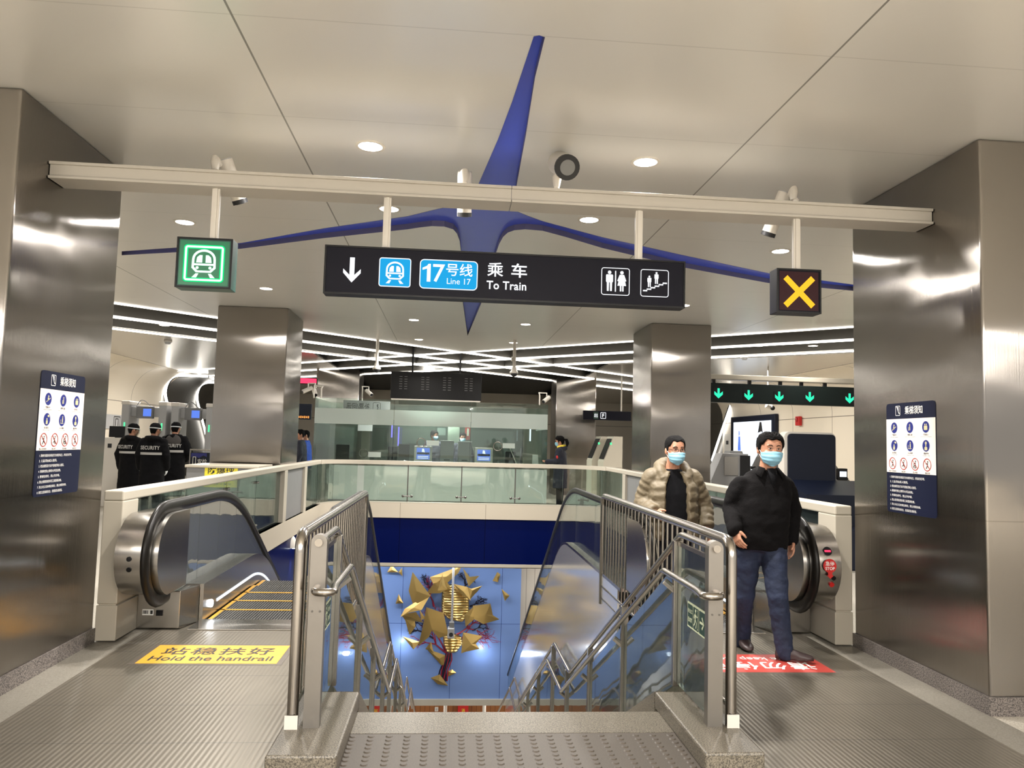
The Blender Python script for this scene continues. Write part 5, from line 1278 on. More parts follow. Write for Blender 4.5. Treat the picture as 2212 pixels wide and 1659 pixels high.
# exit F sign, ticket machines beyond the right far pillar
a, b = at(1288, 907, Y=23.0), at(1343, 889, Y=23.0)
t = thing('exit_letter_sign', 'dark hanging sign with a white letter F between the right pillars', 'sign', (a.x, 23.0, a.z))
obj('case', MB().box(a.x-0.4, b.x+0.3, 23.0, 23.12, a.z, b.z, 0.006), 'sign_navy', t)
f = Face((at(1303, 897, Y=23).x, 22.996, (a.z+b.z)/2), (1, 0, 0), (0, 0, 1), (0, -1, 0)); mb = MB(); frame_icon(f, mb, -0.085, 0.085, -0.095, 0.095, 0.02, 0.014, 0.002); f.text(mb, 'F', 0, -0.055, 0.11, None, 0.002, 0.02, center=True); flat_obj('letter', mb, 'sign_white', t)
mb = MB(); f.poly(mb, [(-0.30, -0.11), (-0.15, -0.11), (-0.15, 0.11), (-0.30, 0.11)], 0.001); flat_obj('green_field', mb, 'exit_green', t)
mb = MB(); f.text(mb, '出', -0.225, -0.06, 0.12, None, 0.003, 0.01, center=True); flat_obj('exit_word', mb, 'sign_white', t)
obj('pole', MB().box(b.x-0.02, b.x+0.02, 23.05, 23.09, b.z, CEIL+0.0), 'white_paint', t)
for k, (px, Y, lab) in enumerate(((1296, 21.5, 'ticket machine with lit slanted screen, partly behind the far right pillar'), (1322, 20.6, 'ticket machine with a beige side panel left of the steel pillar'))):
    a = at(px, 930, Y=Y); t = thing('ticket_machine', lab, 'ticket machine', (a.x, Y, 0), 0, 'ticket machines by the right pillars')
    mb = MB(); mb.prism([(a.x-0.22, 0), (a.x+0.30, 0), (a.x+0.30, 1.85), (a.x+0.05, 1.85), (a.x-0.22, 1.15)], 'y', Y, Y+0.8); obj('body', mb, 'white_side', t)
    mb = MB(); mb.slab([(a.x-0.20, Y+0.1, 1.22), (a.x-0.20, Y+0.7, 1.22), (a.x+0.02, Y+0.7, 1.78), (a.x+0.02, Y+0.1, 1.78)], (-0.01, 0, 0.006)); obj('screen', mb, 'dark_grey', t)
    obj('green_lamp', MB().box(a.x-0.05, a.x+0.0, Y-0.008, Y, 1.62, 1.68), 'green_led', t)
# red board and led sign at the left
a = at(668, 823, Y=22.0); t = thing('led_board', 'red lit board high up behind the left steel pillar', 'led board', (a.x, 22, a.z))
obj('case', MB().box(a.x-0.9, a.x+0.22, 22.0, 22.1, a.z-0.09, a.z+0.09), 'black_plastic', t); obj('display', MB().box(a.x-0.88, a.x+0.20, 21.992, 22.0, a.z-0.07, a.z+0.07), 'red_led', t); obj('pole', MB().box(a.x-0.3, a.x-0.26, 22.03, 22.07, a.z+0.09, CEIL+0.0), 'dark_grey', t)
a = at(655, 890, Y=21.0); t = thing('led_board', 'dark blue LED board with orange letters beside the left end of the booth', 'led board', (a.x, 21, a.z))
obj('case', MB().box(a.x-0.9, a.x+0.21, 21.0, 21.12, a.z-0.20, a.z+0.22), 'navy_panel', t); f = Face((a.x-0.22, 20.996, a.z-0.17), (1, 0, 0), (0, 0, 1), (0, -1, 0)); mb = MB(); [f.stroke(mb, [(0.05*i_, 0.035), (0.05*i_+0.032, 0.035)], 0.05+0.01*(i_ % 2), 0.002) for i_ in range(8)]; flat_obj('letters', mb, 'orange_led', t)
obj('pole', MB().box(a.x-0.4, a.x-0.36, 21.04, 21.08, a.z+0.22, CEIL+0.0), 'dark_grey', t)

# ================================================================== ticket booth
BYF = 20.0
q0, q1 = at(678, 930, Y=BYF), at(1183, 930, Y=BYF)
zc, zt = 1.02, at(930, 866, Y=BYF).z
zb0, zb1 = at(930, 921, Y=BYF).z, at(930, 888, Y=BYF).z
t = thing('ticket_booth', 'glass ticket booth with a frosted white band behind the far balustrade', 'booth', ((q0.x+q1.x)/2, BYF, 0))
obj('counter_front', MB().box(q0.x, q1.x, BYF-0.06, BYF-0.02, 0.05, 0.92, 0.004), 'frosted_glass', t)
obj('counter_body', MB().box(q0.x+0.02, q1.x-0.02, BYF+0.02, BYF+0.10, 0.05, 0.95), 'white_paint', t)
obj('counter_top', MB().box(q0.x, q1.x, BYF-0.06, BYF+0.95, 0.95, 0.99, 0.006), 'steel_sheet', t)
wv = q1.x-q0.x
for i in range(3):
    a, b = q0.x+wv*(0, 0.335, 0.665)[i]+0.006, q0.x+wv*(0.335, 0.665, 1.0)[i]-0.006
    p = obj('front_pane', MB().box(a, b, BYF, BYF+0.012, 0.99, zt), 'booth_glass', t)
    obj('frosted_band', MB().box(a, b, BYF-0.004, BYF-0.001, zb0, zb1), 'frosted_glass', p)
for x in (q0.x, q1.x-0.012):
    p = obj('side_pane', MB().box(x, x+0.012, BYF+0.02, BYF+2.6, 0.99, zt), 'booth_glass', t)
    obj('frosted_band', MB().box(x-0.003, x-0.001, BYF+0.02, BYF+2.6, zb0, zb1), 'frosted_glass', p)
obj('back_pane', MB().box(q0.x, q1.x, BYF+2.6, BYF+2.612, 0.99, zt), 'booth_glass', t)
obj('back_counter', MB().box(q0.x, q1.x, BYF+2.2, BYF+2.6, 0.0, 0.98), 'mid_grey', t)
obj('back_cabinet', MB().box(q0.x+1.1, q1.x-0.3, BYF+3.4, BYF+3.5, 0.0, 2.2), 'wall_grey', t)
f = Face((at(745, 890, Y=BYF+2.58).x, BYF+2.58, at(745, 891, Y=BYF+2.58).z+0.10), (1, 0, 0), (0, 0, 1), (0, -1, 0))
mb = MB(); f.poly(mb, [(-0.05, -0.05), (1.30, -0.05), (1.30, 0.26), (-0.05, 0.26)], 0.0, 0.01); sg = obj('info_sign', mb, 'mid_grey', t)
mb = MB(); fm = Face(f.p(0.0, 0.0), (-1, 0, 0), (0, 0, 1), (0, -1, 0))
fm.text(mb, '补票/问讯', -0.70, 0.0, 0.19, 0.66, 0.013, 0.01); fm.text(mb, '?', -0.97, 0.01, 0.16, None, 0.013, 0.03); frame_icon(fm, mb, -1.02, -0.80, -0.03, 0.22, 0.03, 0.014, 0.013)
flat_obj('mirrored_lettering', mb, 'black_ink', sg)
a = at(788, 925, Y=BYF+2.5); f = Face((a.x-0.2, BYF+2.5, a.z-0.08), (1, 0, 0), (0, 0, 1), (0, -1, 0)); mb = MB(); f.poly(mb, [(0, 0), (0.42, 0), (0.42, 0.18), (0, 0.18)], 0, 0.004); nn = obj('paper_notice', mb, 'light_grey', t)
for s_, px, y0, y1 in ((0, 846, 945, 914), (0, 860, 963, 922)):
    a, b = at(px, y0, Y=BYF+2.0), at(px, y1, Y=BYF+2.0); obj('violet_light', MB().box(a.x-0.02, a.x+0.02, BYF+2.0, BYF+2.03, a.z, b.z), 'violet_led', t)
a, b = at(1146, 925, Y=BYF+0.6), at(1147, 953, Y=BYF+0.6); obj('edge_light', MB().box(a.x-0.02, a.x+0.02, BYF+0.62, BYF+0.65, b.z, a.z), 'screen_white', t)
for cx, cy, r in ((910, 956, 9.3), (1075, 964, 9.3), (785, 979, 9.0)):
    a = at(cx, cy, Y=BYF+0.03); rr = r/FPX*BYF
    obj('speaking_hole', MB().tube([(a.x+rr*math.cos(2*PI*i/24), BYF-0.014 if cx > 800 else BYF+0.03, a.z+rr*math.sin(2*PI*i/24)) for i in range(24)], 0.012, 6, closed=True), 'steel', t)
for cx, cy in ((935, 957), (1099, 963), (809, 982)):
    a = at(cx, cy, Y=BYF-0.03); obj('glass_tray', MB().box(a.x-0.16, a.x+0.16, BYF-0.03, BYF-0.016, a.z-0.065, a.z+0.065), 'frosted_glass', t)
area('booth_fill', ((q0.x+q1.x)/2, BYF+1.4, 3.3), 0.4, 420)  # added fill above the booth to brighten its glass and counter
# things on the counter: bases rest on the worktop
ZC = 0.99
def on_counter(px0, px1, ptop, Y): 
    a, b = at(px0, ptop, Y=Y), at(px1, ptop, Y=Y); return a.x, b.x, a.z
def screen_unit(px0, px1, ptop, label, lit):
    x0, x1, z1 = on_counter(px0, px1, ptop, 20.35)
    t = thing('monitor', label, 'monitor', ((x0+x1)/2, 20.4, ZC), 0, 'screens on the booth counter')
    obj('foot', MB().box((x0+x1)/2-0.10, (x0+x1)/2+0.10, 20.36, 20.56, ZC+0.001, ZC+0.02, 0.004), 'white_paint' if lit else 'black_plastic', t)
    obj('neck', MB().box((x0+x1)/2-0.03, (x0+x1)/2+0.03, 20.42, 20.47, ZC+0.015, ZC+0.16), 'white_paint' if lit else 'black_plastic', t)
    h = obj('housing', MB().box(x0, x1, 20.36, 20.43, ZC+0.05, z1, 0.012), 'white_paint' if lit else 'black_plastic', t)
    if lit:
        w_ = x1-x0; hh = z1-ZC-0.05
        sc = obj('display', MB().box(x0+w_*0.14, x1-w_*0.14, 20.352, 20.36, ZC+0.05+hh*0.16, z1-hh*0.12), 'screen_blue', t)
        f = Face((x0+w_*0.16, 20.350, ZC+0.05+hh*0.18), (1, 0, 0), (0, 0, 1), (0, -1, 0)); mb = MB(); W2 = w_*0.68; H2 = hh*0.68
        f.poly(mb, [(0, H2*0.42), (W2, H2*0.42), (W2, H2*0.62), (0, H2*0.62)], 0.001); flat_obj('menu_bar', mb, 'navy_panel', sc)
        mb = MB(); f.poly(mb, [(W2*0.38, H2*0.66), (W2*0.64, H2*0.62), (W2*0.56, H2*0.95), (W2*0.42, H2*0.98)], 0.0012); f.poly(mb, [(0.02, H2*0.05), (W2-0.02, H2*0.05), (W2-0.02, H2*0.12), (0.02, H2*0.12)], 0.0012); f.poly(mb, [(0.02, H2*0.2), (W2-0.02, H2*0.2), (W2-0.02, H2*0.27), (0.02, H2*0.27)], 0.0012); flat_obj('menu_text', mb, 'sign_white', sc)
screen_unit(895, 934, 963, 'white ticket screen lit blue, left one of two on the booth counter', True)
screen_unit(1026, 1065, 967, 'white ticket screen lit blue, right one of two on the booth counter', True)
screen_unit(726, 755, 960, 'black monitor alone at the left end of the booth counter', False)
screen_unit(838, 859, 964, 'small black monitor left of a taller black one on the booth counter', False)
screen_unit(861, 885, 959, 'taller black monitor left of the left lit ticket screen', False)
screen_unit(1092, 1114, 975, 'black monitor beside the bent desk lamp on the booth counter', False)
for px0, px1, pt, lab in ((952, 981, 951, 'left grey ticket printer kiosk in the middle of the booth counter'), (990, 1019, 953, 'right grey ticket printer kiosk in the middle of the booth counter')):
    x0, x1, z1 = on_counter(px0, px1, pt, 20.30); t = thing('ticket_printer', lab, 'printer', ((x0+x1)/2, 20.4, ZC), 0, 'grey kiosks on the booth counter')
    obj('body', MB().box(x0, x1, 20.30, 20.62, ZC+0.001, z1-0.03, 0.008), 'mid_grey', t); obj('lid', MB().box(x0-0.01, x1+0.01, 20.28, 20.64, z1-0.03, z1, 0.006), 'light_grey', t)
    obj('slot', MB().box(x0+0.10, x1-0.10, 20.292, 20.30, ZC+0.10, ZC+0.13), 'black_plastic', t)
x0, x1, z1 = on_counter(862, 886, 982, 20.25)
t = thing('paper_bundle', 'crumpled white paper bundle on the booth counter left of the lit screen', 'papers', (x0, 20.2, ZC)); mb = MB()
mb.loft([[(x0+(x1-x0)*i/6.0, 20.08+0.07*j, ZC+0.002+(0.09*math.sin(PI*i/6.0)*(0.5+0.5*((i*7+j*3) % 4)/3.0) if j in (1, 2) else 0.0)) for i in range(7)] for j in range(4)], cap=False, closed=False); obj('sheets', mb, 'white_paint', t)
for px0, px1, lab in ((888, 934, 'black tray in front of the left lit ticket screen'), (1022, 1050, 'black tray under the right lit ticket screen')):
    x0, x1, _ = on_counter(px0, px1, 985, 20.1); t = thing('tray', lab, 'tray', ((x0+x1)/2, 20.12, ZC), 0, 'black trays on the counter')
    obj('body', MB().box(x0, x1, 20.04, 20.26, ZC+0.001, ZC+0.05, 0.01), 'black_plastic', t); obj('keys', MB().box(x0+0.03, x1-0.03, 20.06, 20.22, ZC+0.05, ZC+0.058), 'dark_grey', t)
x0, x1, z1 = on_counter(1100, 1117, 965, 20.3)
t = thing('desk_lamp', 'bent white desk lamp on the right of the booth counter', 'lamp', (x1, 20.25, ZC)); obj('base', MB().cyl((x1, 20.25, ZC+0.001), (x1, 20.25, ZC+0.025), 0.06, n=14), 'white_paint', t)
obj('arm', MB().tube(fillet([(x1, 20.25, ZC+0.02), (x1-0.05, 20.25, ZC+0.15), (x0, 20.25, z1)], 0.05), 0.012, 8), 'white_paint', t); obj('head', MB().tube([(x0+0.03, 20.25, z1-0.03), (x0-0.06, 20.25, z1+0.04)], 0.02, 8), 'white_paint', t)
x0, x1, z1 = on_counter(1150, 1164, 982, 20.2); t = thing('paper_stack', 'pale paper stack standing at the right end of the booth counter', 'papers', (x0, 20.2, ZC)); mb = MB(); mb.slab([(x0, 20.2, ZC+0.001), (x1, 20.2, ZC+0.001), (x1-0.02, 20.24, z1), (x0+0.01, 20.24, z1)], (0, 0.03, 0)); obj('sheets', mb, 'white_ink', t)
x0, x1, z1 = on_counter(1124, 1138, 976, 20.4); t = thing('laptop', 'thin laptop seen from the side near the right end of the booth counter', 'laptop', (x0, 20.4, ZC)); obj('lid', MB().slab([(x0, 20.3, ZC+0.01), (x0, 20.62, ZC+0.01), (x0+0.02, 20.62, z1+0.1), (x0+0.02, 20.3, z1+0.1)], (0.02, 0, 0)), 'dark_grey', t); obj('base', MB().box(x0-0.0, x1+0.12, 20.3, 20.62, ZC+0.001, ZC+0.02), 'light_grey', t)
# pictures and column behind the staff
for nm, px0, px1, y0, y1, m_, lab in (('poster', 940, 966, 948, 921, 'dark_grey', 'dark picture board behind the seated booth man'), ('poster', 1004, 1016, 950, 922, 'red', 'narrow red poster behind the right booth worker')):
    a, b = at(px0, y0, Y=BYF+3.35), at(px1, y1, Y=BYF+3.35); t = thing(nm, lab, 'poster', ((a.x+b.x)/2, BYF+3.38, a.z), 0)
    obj('board', MB().box(a.x, b.x, BYF+3.36, BYF+3.398, a.z, b.z), m_, t); obj('print', MB().box(a.x+0.06, b.x-0.04, BYF+3.352, BYF+3.36, a.z+(b.z-a.z)*0.3, b.z-0.05), 'mid_grey' if m_ == 'dark_grey' else 'white_ink', t)
a, b = at(967, 948, Y=BYF+3.1), at(993, 922, Y=BYF+3.1); t = thing('white_partition', 'white upright panel between the two booth workers', 'panel', (a.x, BYF+3.15, 0)); obj('panel', MB().box(a.x, b.x, BYF+3.1, BYF+3.2, 0.05, b.z, 0.01), 'white_paint', t); obj('foot', MB().box(a.x-0.02, b.x+0.02, BYF+3.05, BYF+3.25, 0, 0.05), 'mid_grey', t)

# ================================================================== people
mat('skin', srgb(178, 128, 102), 0.5, noise=0.05, nscale=14); mat('hair', (0.0035, 0.003, 0.003, 1), 0.7, spec=0.12, noise=0.2, nscale=60, bump=0.6, bscale=240)
mat('mask_blue', srgb(140, 192, 214), 0.7, noise=0.04, nscale=30); mat('mask_white', srgb(232, 236, 238), 0.7, noise=0)
mat('wool_black', (0.005, 0.0045, 0.0048, 1), 0.95, spec=0.12, noise=0.25, nscale=40, bump=0.25, bscale=120)
mat('knit_black', (0.005, 0.005, 0.006, 1), 0.9, spec=0.12, noise=0.15, nscale=60, bump=0.2, bscale=150)
mat('puffer', srgb(98, 87, 67), 0.62, noise=0.12, nscale=9, bump=0.25, bscale=22)
mat('puffer_lining', srgb(100, 88, 66), 0.8, noise=0.1)
mat('denim', srgb(20, 31, 56), 0.8, noise=0.55, nscale=7, bump=0.35, bscale=26)
mat('trousers_black', (0.006, 0.006, 0.008, 1), 0.85, spec=0.15, noise=0.1, bump=0.2, bscale=20)
mat('shoe', srgb(52, 40, 40), 0.45, noise=0.15); mat('shoe_tan', srgb(140, 96, 70), 0.5, noise=0.1)
mat('guard_coat', (0.004, 0.004, 0.005, 1), 0.8, spec=0.15, noise=0.2, bump=0.25, bscale=18); mat('reflective', srgb(190, 188, 184), 0.4, noise=0.03)
mat('eye_white', srgb(225, 218, 210), 0.3, noise=0); mat('coat_navy', srgb(16, 20, 36), 0.8, noise=0.2, bump=0.25, bscale=18); mat('jacket_blue', srgb(24, 62, 150), 0.7, noise=0.15, bump=0.2, bscale=20)
mat('scarf_yellow', srgb(226, 200, 60), 0.8, noise=0.1); mat('hood_grey', srgb(78, 74, 72), 0.9, noise=0.1)

def organic(name, mb, m, parent, voxel=0.01, smooth_it=6, noise=None, fac=0.5):
    """fuse overlapping closed shapes into one continuous smooth surface"""
    me = mb.mesh('tmp'); o = bpy.data.objects.new('tmp', me); COL.objects.link(o)
    r = o.modifiers.new('r', 'REMESH'); r.mode = 'VOXEL'; r.voxel_size = voxel
    s = o.modifiers.new('s', 'SMOOTH'); s.iterations = smooth_it; s.factor = fac
    dg = bpy.context.evaluated_depsgraph_get(); dg.update()
    out = bpy.data.meshes.new_from_object(o.evaluated_get(dg))
    bpy.data.objects.remove(o); bpy.data.meshes.remove(me)
    out.name = name
    if noise:
        from mathutils import noise as nz
        amp, sc = noise
        n = len(out.vertices); nr = [v.normal.copy() for v in out.vertices]
        for v, q in zip(out.vertices, nr):
            p = v.co; k = nz.noise(Vector((p.x*sc, p.y*sc, p.z*sc*1.4)))+0.5*nz.noise(Vector((p.x*sc*2.3+5, p.y*sc*2.3, p.z*sc*3.2)))
            v.co = p + q*(amp*k)
    return obj(name, out, m, parent, smooth=180)
def oval(c, hw, hd, n=28, p=2.4, ax=(1, 0, 0), ay=(0, 1, 0)):
    """superellipse ring"""
    ax, ay, c = Vector(ax), Vector(ay), Vector(c); out = []
    for i in range(n):
        a = 2*PI*i/n; ca, sa = math.cos(a), math.sin(a)
        out.append(c + ax*(hw*abs(ca)**(2/p)*(1 if ca >= 0 else -1)) + ay*(hd*abs(sa)**(2/p)*(1 if sa >= 0 else -1)))
    return out

# head profile: height above chin, half width, front, back (metres)
HP = [(-0.005, 0.028, 0.055, 0.02), (0.012, 0.045, 0.078, 0.045), (0.035, 0.058, 0.086, 0.068), (0.07, 0.068, 0.088, 0.084), (0.105, 0.073, 0.088, 0.096), (0.135, 0.0755, 0.089, 0.102), (0.165, 0.076, 0.088, 0.102), (0.19, 0.072, 0.080, 0.096), (0.212, 0.060, 0.064, 0.080), (0.228, 0.042, 0.042, 0.056), (0.238, 0.018, 0.018, 0.024)]
def hp(h):
    if h <= HP[0][0]: return HP[0][1:]
    for a, b in zip(HP, HP[1:]):
        if h <= b[0]:
            t_ = (h-a[0])/(b[0]-a[0]); return tuple(a[i]+(b[i]-a[i])*t_ for i in (1, 2, 3))
    return HP[-1][1:]
def head_pt(h, ang, off=0.0, wide=1.0):
    """ang 0 = face forward (-Y), +90 = viewer's right (+X)"""
    hw, fr, bk = hp(h); ca, sa = math.cos(ang), math.sin(ang); d = fr if ca >= 0 else bk
    x = (hw*wide+off)*abs(sa)**0.9*(1 if sa >= 0 else -1); y = -(d+off)*abs(ca)**0.9*(1 if ca >= 0 else -1)
    return Vector((x, y, h))
class Head:
    def __init__(s, chin, yaw=0.0, pitch=0.0, roll=0.0, scale=1.0, wide=1.0):
        s.m = Matrix.Translation(Vector(chin)) @ Matrix.Rotation(yaw, 4, 'Z') @ Matrix.Rotation(pitch, 4, 'X') @ Matrix.Rotation(roll, 4, 'Y') @ Matrix.Scale(scale, 4); s.w = wide; s.k = scale
        s.rot = s.m.to_3x3()
    def P(s, h, ang, off=0.0): return s.m @ head_pt(h, ang, off, s.w)
    def L(s, x, y, z): return s.m @ Vector((x, y, z))
    def shapes(s, mb):
        mb.loft([[s.P(h, 2*PI*i/28) for i in range(28)] for h in [a[0] for a in HP]])
        for q in (-1, 1):      # ears, cheeks, brow
            mb.ell(s.L(q*0.079*s.w, 0.012, 0.108), 0.011*s.k, 0.020*s.k, 0.034*s.k, 12, 8, s.m.to_3x3().normalized())
            mb.ell(s.L(q*0.040*s.w, -0.066, 0.085), 0.026*s.k, 0.022*s.k, 0.026*s.k, 12, 8)
            mb.ell(s.L(q*0.030*s.w, -0.078, 0.146), 0.024*s.k, 0.010*s.k, 0.009*s.k, 12, 8)
        mb.loft([[s.L(-0.008, -0.086, 0.128), s.L(0.008, -0.086, 0.128), s.L(0.008, -0.06, 0.128), s.L(-0.008, -0.06, 0.128)], [s.L(-0.018, -0.107, 0.082), s.L(0.018, -0.107, 0.082), s.L(0.018, -0.07, 0.08), s.L(-0.018, -0.07, 0.08)], [s.L(-0.016, -0.098, 0.070), s.L(0.016, -0.098, 0.070), s.L(0.016, -0.07, 0.07), s.L(-0.016, -0.07, 0.07)]])
        mb.ell(s.L(0, -0.086, 0.046), 0.024*s.k, 0.010*s.k, 0.010*s.k, 10, 6)
    def hair(s, parent, front=0.188, thick=0.016, side=0.112, back=0.035, seed=1, m='hair', spiky=0.004):
        rnd = random.Random(seed); n = 72; rows = 12; mb = MB(); vr = []
        def hl(a):
            d = abs(math.degrees((a+PI) % (2*PI)-PI))
            if d < 38: return front + 0.004*math.sin(a*9)
            if d < 58: return front + (0.150-front)*(d-38)/20
            if d < 72: return 0.150
            if d < 84: return 0.150 + (side-0.02-0.150)*(d-72)/12
            if d < 98: return side-0.02
            if d < 112: return side+0.02
            return side+0.02 + (back-side-0.02)*min(1, (d-112)/25)
        for r in range(rows+1):
            ring = []
            for i in range(n):
                a = 2*PI*i/n; h0 = hl(a); u_ = r/rows; h = h0 + (0.2375-h0)*(1-(1-u_)**1.35)
                o = thick*(0.25 if r == 0 else (0.85 if r == 1 else 1.0))*(1+0.25*max(0, math.cos(a))*u_) + (rnd.random()-0.5)*spiky*2*(0.3 if r == 0 else 1)
                p = head_pt(h, a, o, s.w); p.z += o*0.9*u_
                ring.append(s.m @ p)
            vr.append([mb.bm.verts.new(p) for p in ring])
        for a_, b_ in zip(vr, vr[1:]): mb.bridge(a_, b_)
        mb._f(vr[-1]); 
        # inner cap closes the shell against the scalp
        inn = [mb.bm.verts.new(s.P(max(0.03, hl(2*PI*i/n)+0.002), 2*PI*i/n, -0.004)) for i in range(n)]; mb.bridge(inn, vr[0])
        return obj('hair', mb, m, parent, smooth=180)
    def eyes(s, parent, squint=0.6):
        for q in (-1, 1):
            e = obj('eye', MB().ell(s.L(q*0.032, -0.0835, 0.123), 0.0125*s.k, 0.005*s.k, 0.0058*s.k*squint, 14, 8), 'eye_white', parent, smooth=180)
            obj('iris', MB().ell(s.L(q*0.032, -0.0868, 0.1232), 0.0058*s.k, 0.003*s.k, 0.0055*s.k*squint, 12, 8), 'hair', e, smooth=180)
            obj('eyelid', MB().tube([s.L(q*0.018, -0.0875, 0.1235), s.L(q*0.026, -0.0895, 0.1275), s.L(q*0.036, -0.088, 0.1275), s.L(q*0.046, -0.081, 0.122)], 0.0017*s.k, 6), 'hair', e)
            obj('eyebrow', MB().tube([s.L(q*0.014, -0.0905, 0.143), s.L(q*0.026, -0.0925, 0.150), s.L(q*0.040, -0.089, 0.150), s.L(q*0.054, -0.076, 0.143)], [0.0032*s.k, 0.0042*s.k, 0.0038*s.k, 0.0015*s.k], 8, flat=0.8), 'hair', parent, smooth=180)
    def mask(s, parent, top=0.108):
        mb = MB(); nA, nH = 24, 20; vr = []
        for r in range(nH+1):
            u_ = r/nH; ring = []
            for i in range(nA+1):
                v_ = i/nA*2-1; ang = v_*math.radians(72)
                hh = (top - 0.014*abs(v_)**1.5) + ((-0.012 + 0.030*abs(v_)**2) - (top - 0.014*abs(v_)**1.5))*u_
                off = 0.0125 + 0.015*math.exp(-(v_/0.35)**2)*math.sin(PI*min(1, u_*1.15+0.12))**0.7 + 0.007*math.sin(PI*u_)*(1-v_*v_)
                off += 0.0018*math.sin(u_*PI*7)*(1-abs(v_)**3)
                ring.append(s.P(hh, ang, off))
            vr.append([mb.bm.verts.new(p) for p in ring])
        for a_, b_ in zip(vr, vr[1:]):
            for i in range(nA): mb._f((a_[i], a_[i+1], b_[i+1], b_[i]))
        mk = obj('face_mask', mb, 'mask_blue', parent, smooth=180)
        for q in (-1, 1):
            for h0, h1 in ((top-0.016, 0.125), (0.022, 0.088)):
                lp = MB().tube([s.P(h0, q*math.radians(70), 0.005), s.P((h0+h1)/2, q*math.radians(82), 0.005), s.P(h1, q*math.radians(97), 0.010)], 0.0022*s.k, 6); obj('ear_loop', lp, 'mask_white', mk)
        return mk
    def glasses(s, parent):
        fr = []
        for q in (-1, 1):
            mb = MB(); c = (q*0.034, 0.119)
            mb.tube([s.L(c[0]+0.027*math.cos(2*PI*i/20), -0.098+0.018*abs(c[0]+0.027*math.cos(2*PI*i/20))/0.06, c[1]+0.017*math.sin(2*PI*i/20)) for i in range(20)], 0.0018*s.k, 6, closed=True); fr.append(obj('glasses_rim', mb, 'black_plastic', parent))
            mb = MB(); mb.tube([s.L(q*0.060, -0.080, 0.126), s.L(q*0.078, -0.03, 0.126), s.L(q*0.080, 0.01, 0.122)], 0.0018*s.k, 6); obj('glasses_temple', mb, 'black_plastic', parent)
        obj('glasses_bridge', MB().tube([s.L(-0.008, -0.098, 0.122), s.L(0, -0.101, 0.124), s.L(0.008, -0.098, 0.122)], 0.0018*s.k, 6), 'black_plastic', parent)
def hand(mb, wrist, d, palm, side, k=1.0, curl=0.5):
    """palm + four bent fingers + thumb; d: wrist->fingers, palm: palm normal, side: towards the thumb"""
    w_, d = Vector(wrist), Vector(d).normalized(); side = (Vector(side)-d*Vector(side).dot(d)).normalized(); pn = Vector(palm); pn = (pn-d*pn.dot(d)-side*pn.dot(side)).normalized()
    mb.loft([oval(w_-d*0.02*k, 0.027*k, 0.020*k, 12, 2.2, side, pn), oval(w_+d*0.02*k, 0.031*k, 0.018*k, 12, 2.4, side, pn), oval(w_+d*0.06*k, 0.041*k, 0.016*k, 12, 2.6, side, pn), oval(w_+d*0.092*k, 0.040*k, 0.013*k, 12, 2.6, side, pn)])
    for i, (o, ln) in enumerate(((0.031, 0.072), (0.0105, 0.080), (-0.0105, 0.075), (-0.031, 0.060))):
        p = w_+d*(0.086-0.004*abs(i-1.2))*k+side*o*k; pts = [p-d*0.015*k, p]; dd = d.copy(); seg = ln*k/3
        for j in range(3):
            ang = curl*(0.55+0.25*j)*(1+0.08*i); dd = (dd*math.cos(ang)+pn*math.sin(ang)).normalized()
            pts.append(pts[-1]+dd*seg*(1.25, 1.0, 0.8)[j])
        mb.tube(pts, [0.0095*k, 0.0098*k, 0.0088*k, 0.0080*k, 0.0062*k], 10)
    p = w_+d*0.022*k+side*0.024*k; t1 = (d*0.62+side*0.72+pn*0.30).normalized(); t2 = (d*0.92+side*0.22+pn*0.42).normalized(); t3 = (d*0.9-side*0.05+pn*0.5).normalized()
    mb.tube([p-side*0.01*k, p+t1*0.034*k, p+t1*0.034*k+t2*0.030*k, p+t1*0.034*k+t2*0.030*k+t3*0.024*k], [0.014*k, 0.0125*k, 0.0105*k, 0.0075*k], 10)
def limb(mb, pts, rr, n=14): mb.tube(pts, rr, n); [mb.ell(p, r, r, r, 12, 8) for p, r in zip(pts, rr)]
def shoe(mb, heel, toe, h=0.075, w_=0.045, top=None):
    """foot from heel to toe (floor points), rounded"""
    a, b = Vector(heel), Vector(toe); d = (b-a); L = d.length; d.normalize(); s_ = Vector((0, 0, 1)).cross(d).normalized(); u_ = d.cross(s_)
    if u_.z < 0: u_ = -u_
    rings = []
    for t_, ww, hh in ((0.0, 0.55, 0.7), (0.05, 0.78, 1.0), (0.25, 0.85, 1.18), (0.45, 0.92, 0.98), (0.65, 1.06, 0.72), (0.82, 1.0, 0.56), (0.94, 0.75, 0.46), (1.0, 0.40, 0.30)):
        c = a+d*(L*t_); ring = []
        for i in range(14):
            an = 2*PI*i/14; ca, sa = math.cos(an), math.sin(an)
            ring.append(c+s_*(w_*ww*abs(ca)**0.8*(1 if ca > 0 else -1))+u_*(h*hh*0.5*(1+abs(sa)**0.8*(1 if sa > 0 else -1))))
        rings.append(ring)
    mb.loft(rings); return mb
def coat_torso(mb, rows, n=32, p=2.5):
    mb.loft([oval(c, a, b, n, p) for c, a, b in rows])

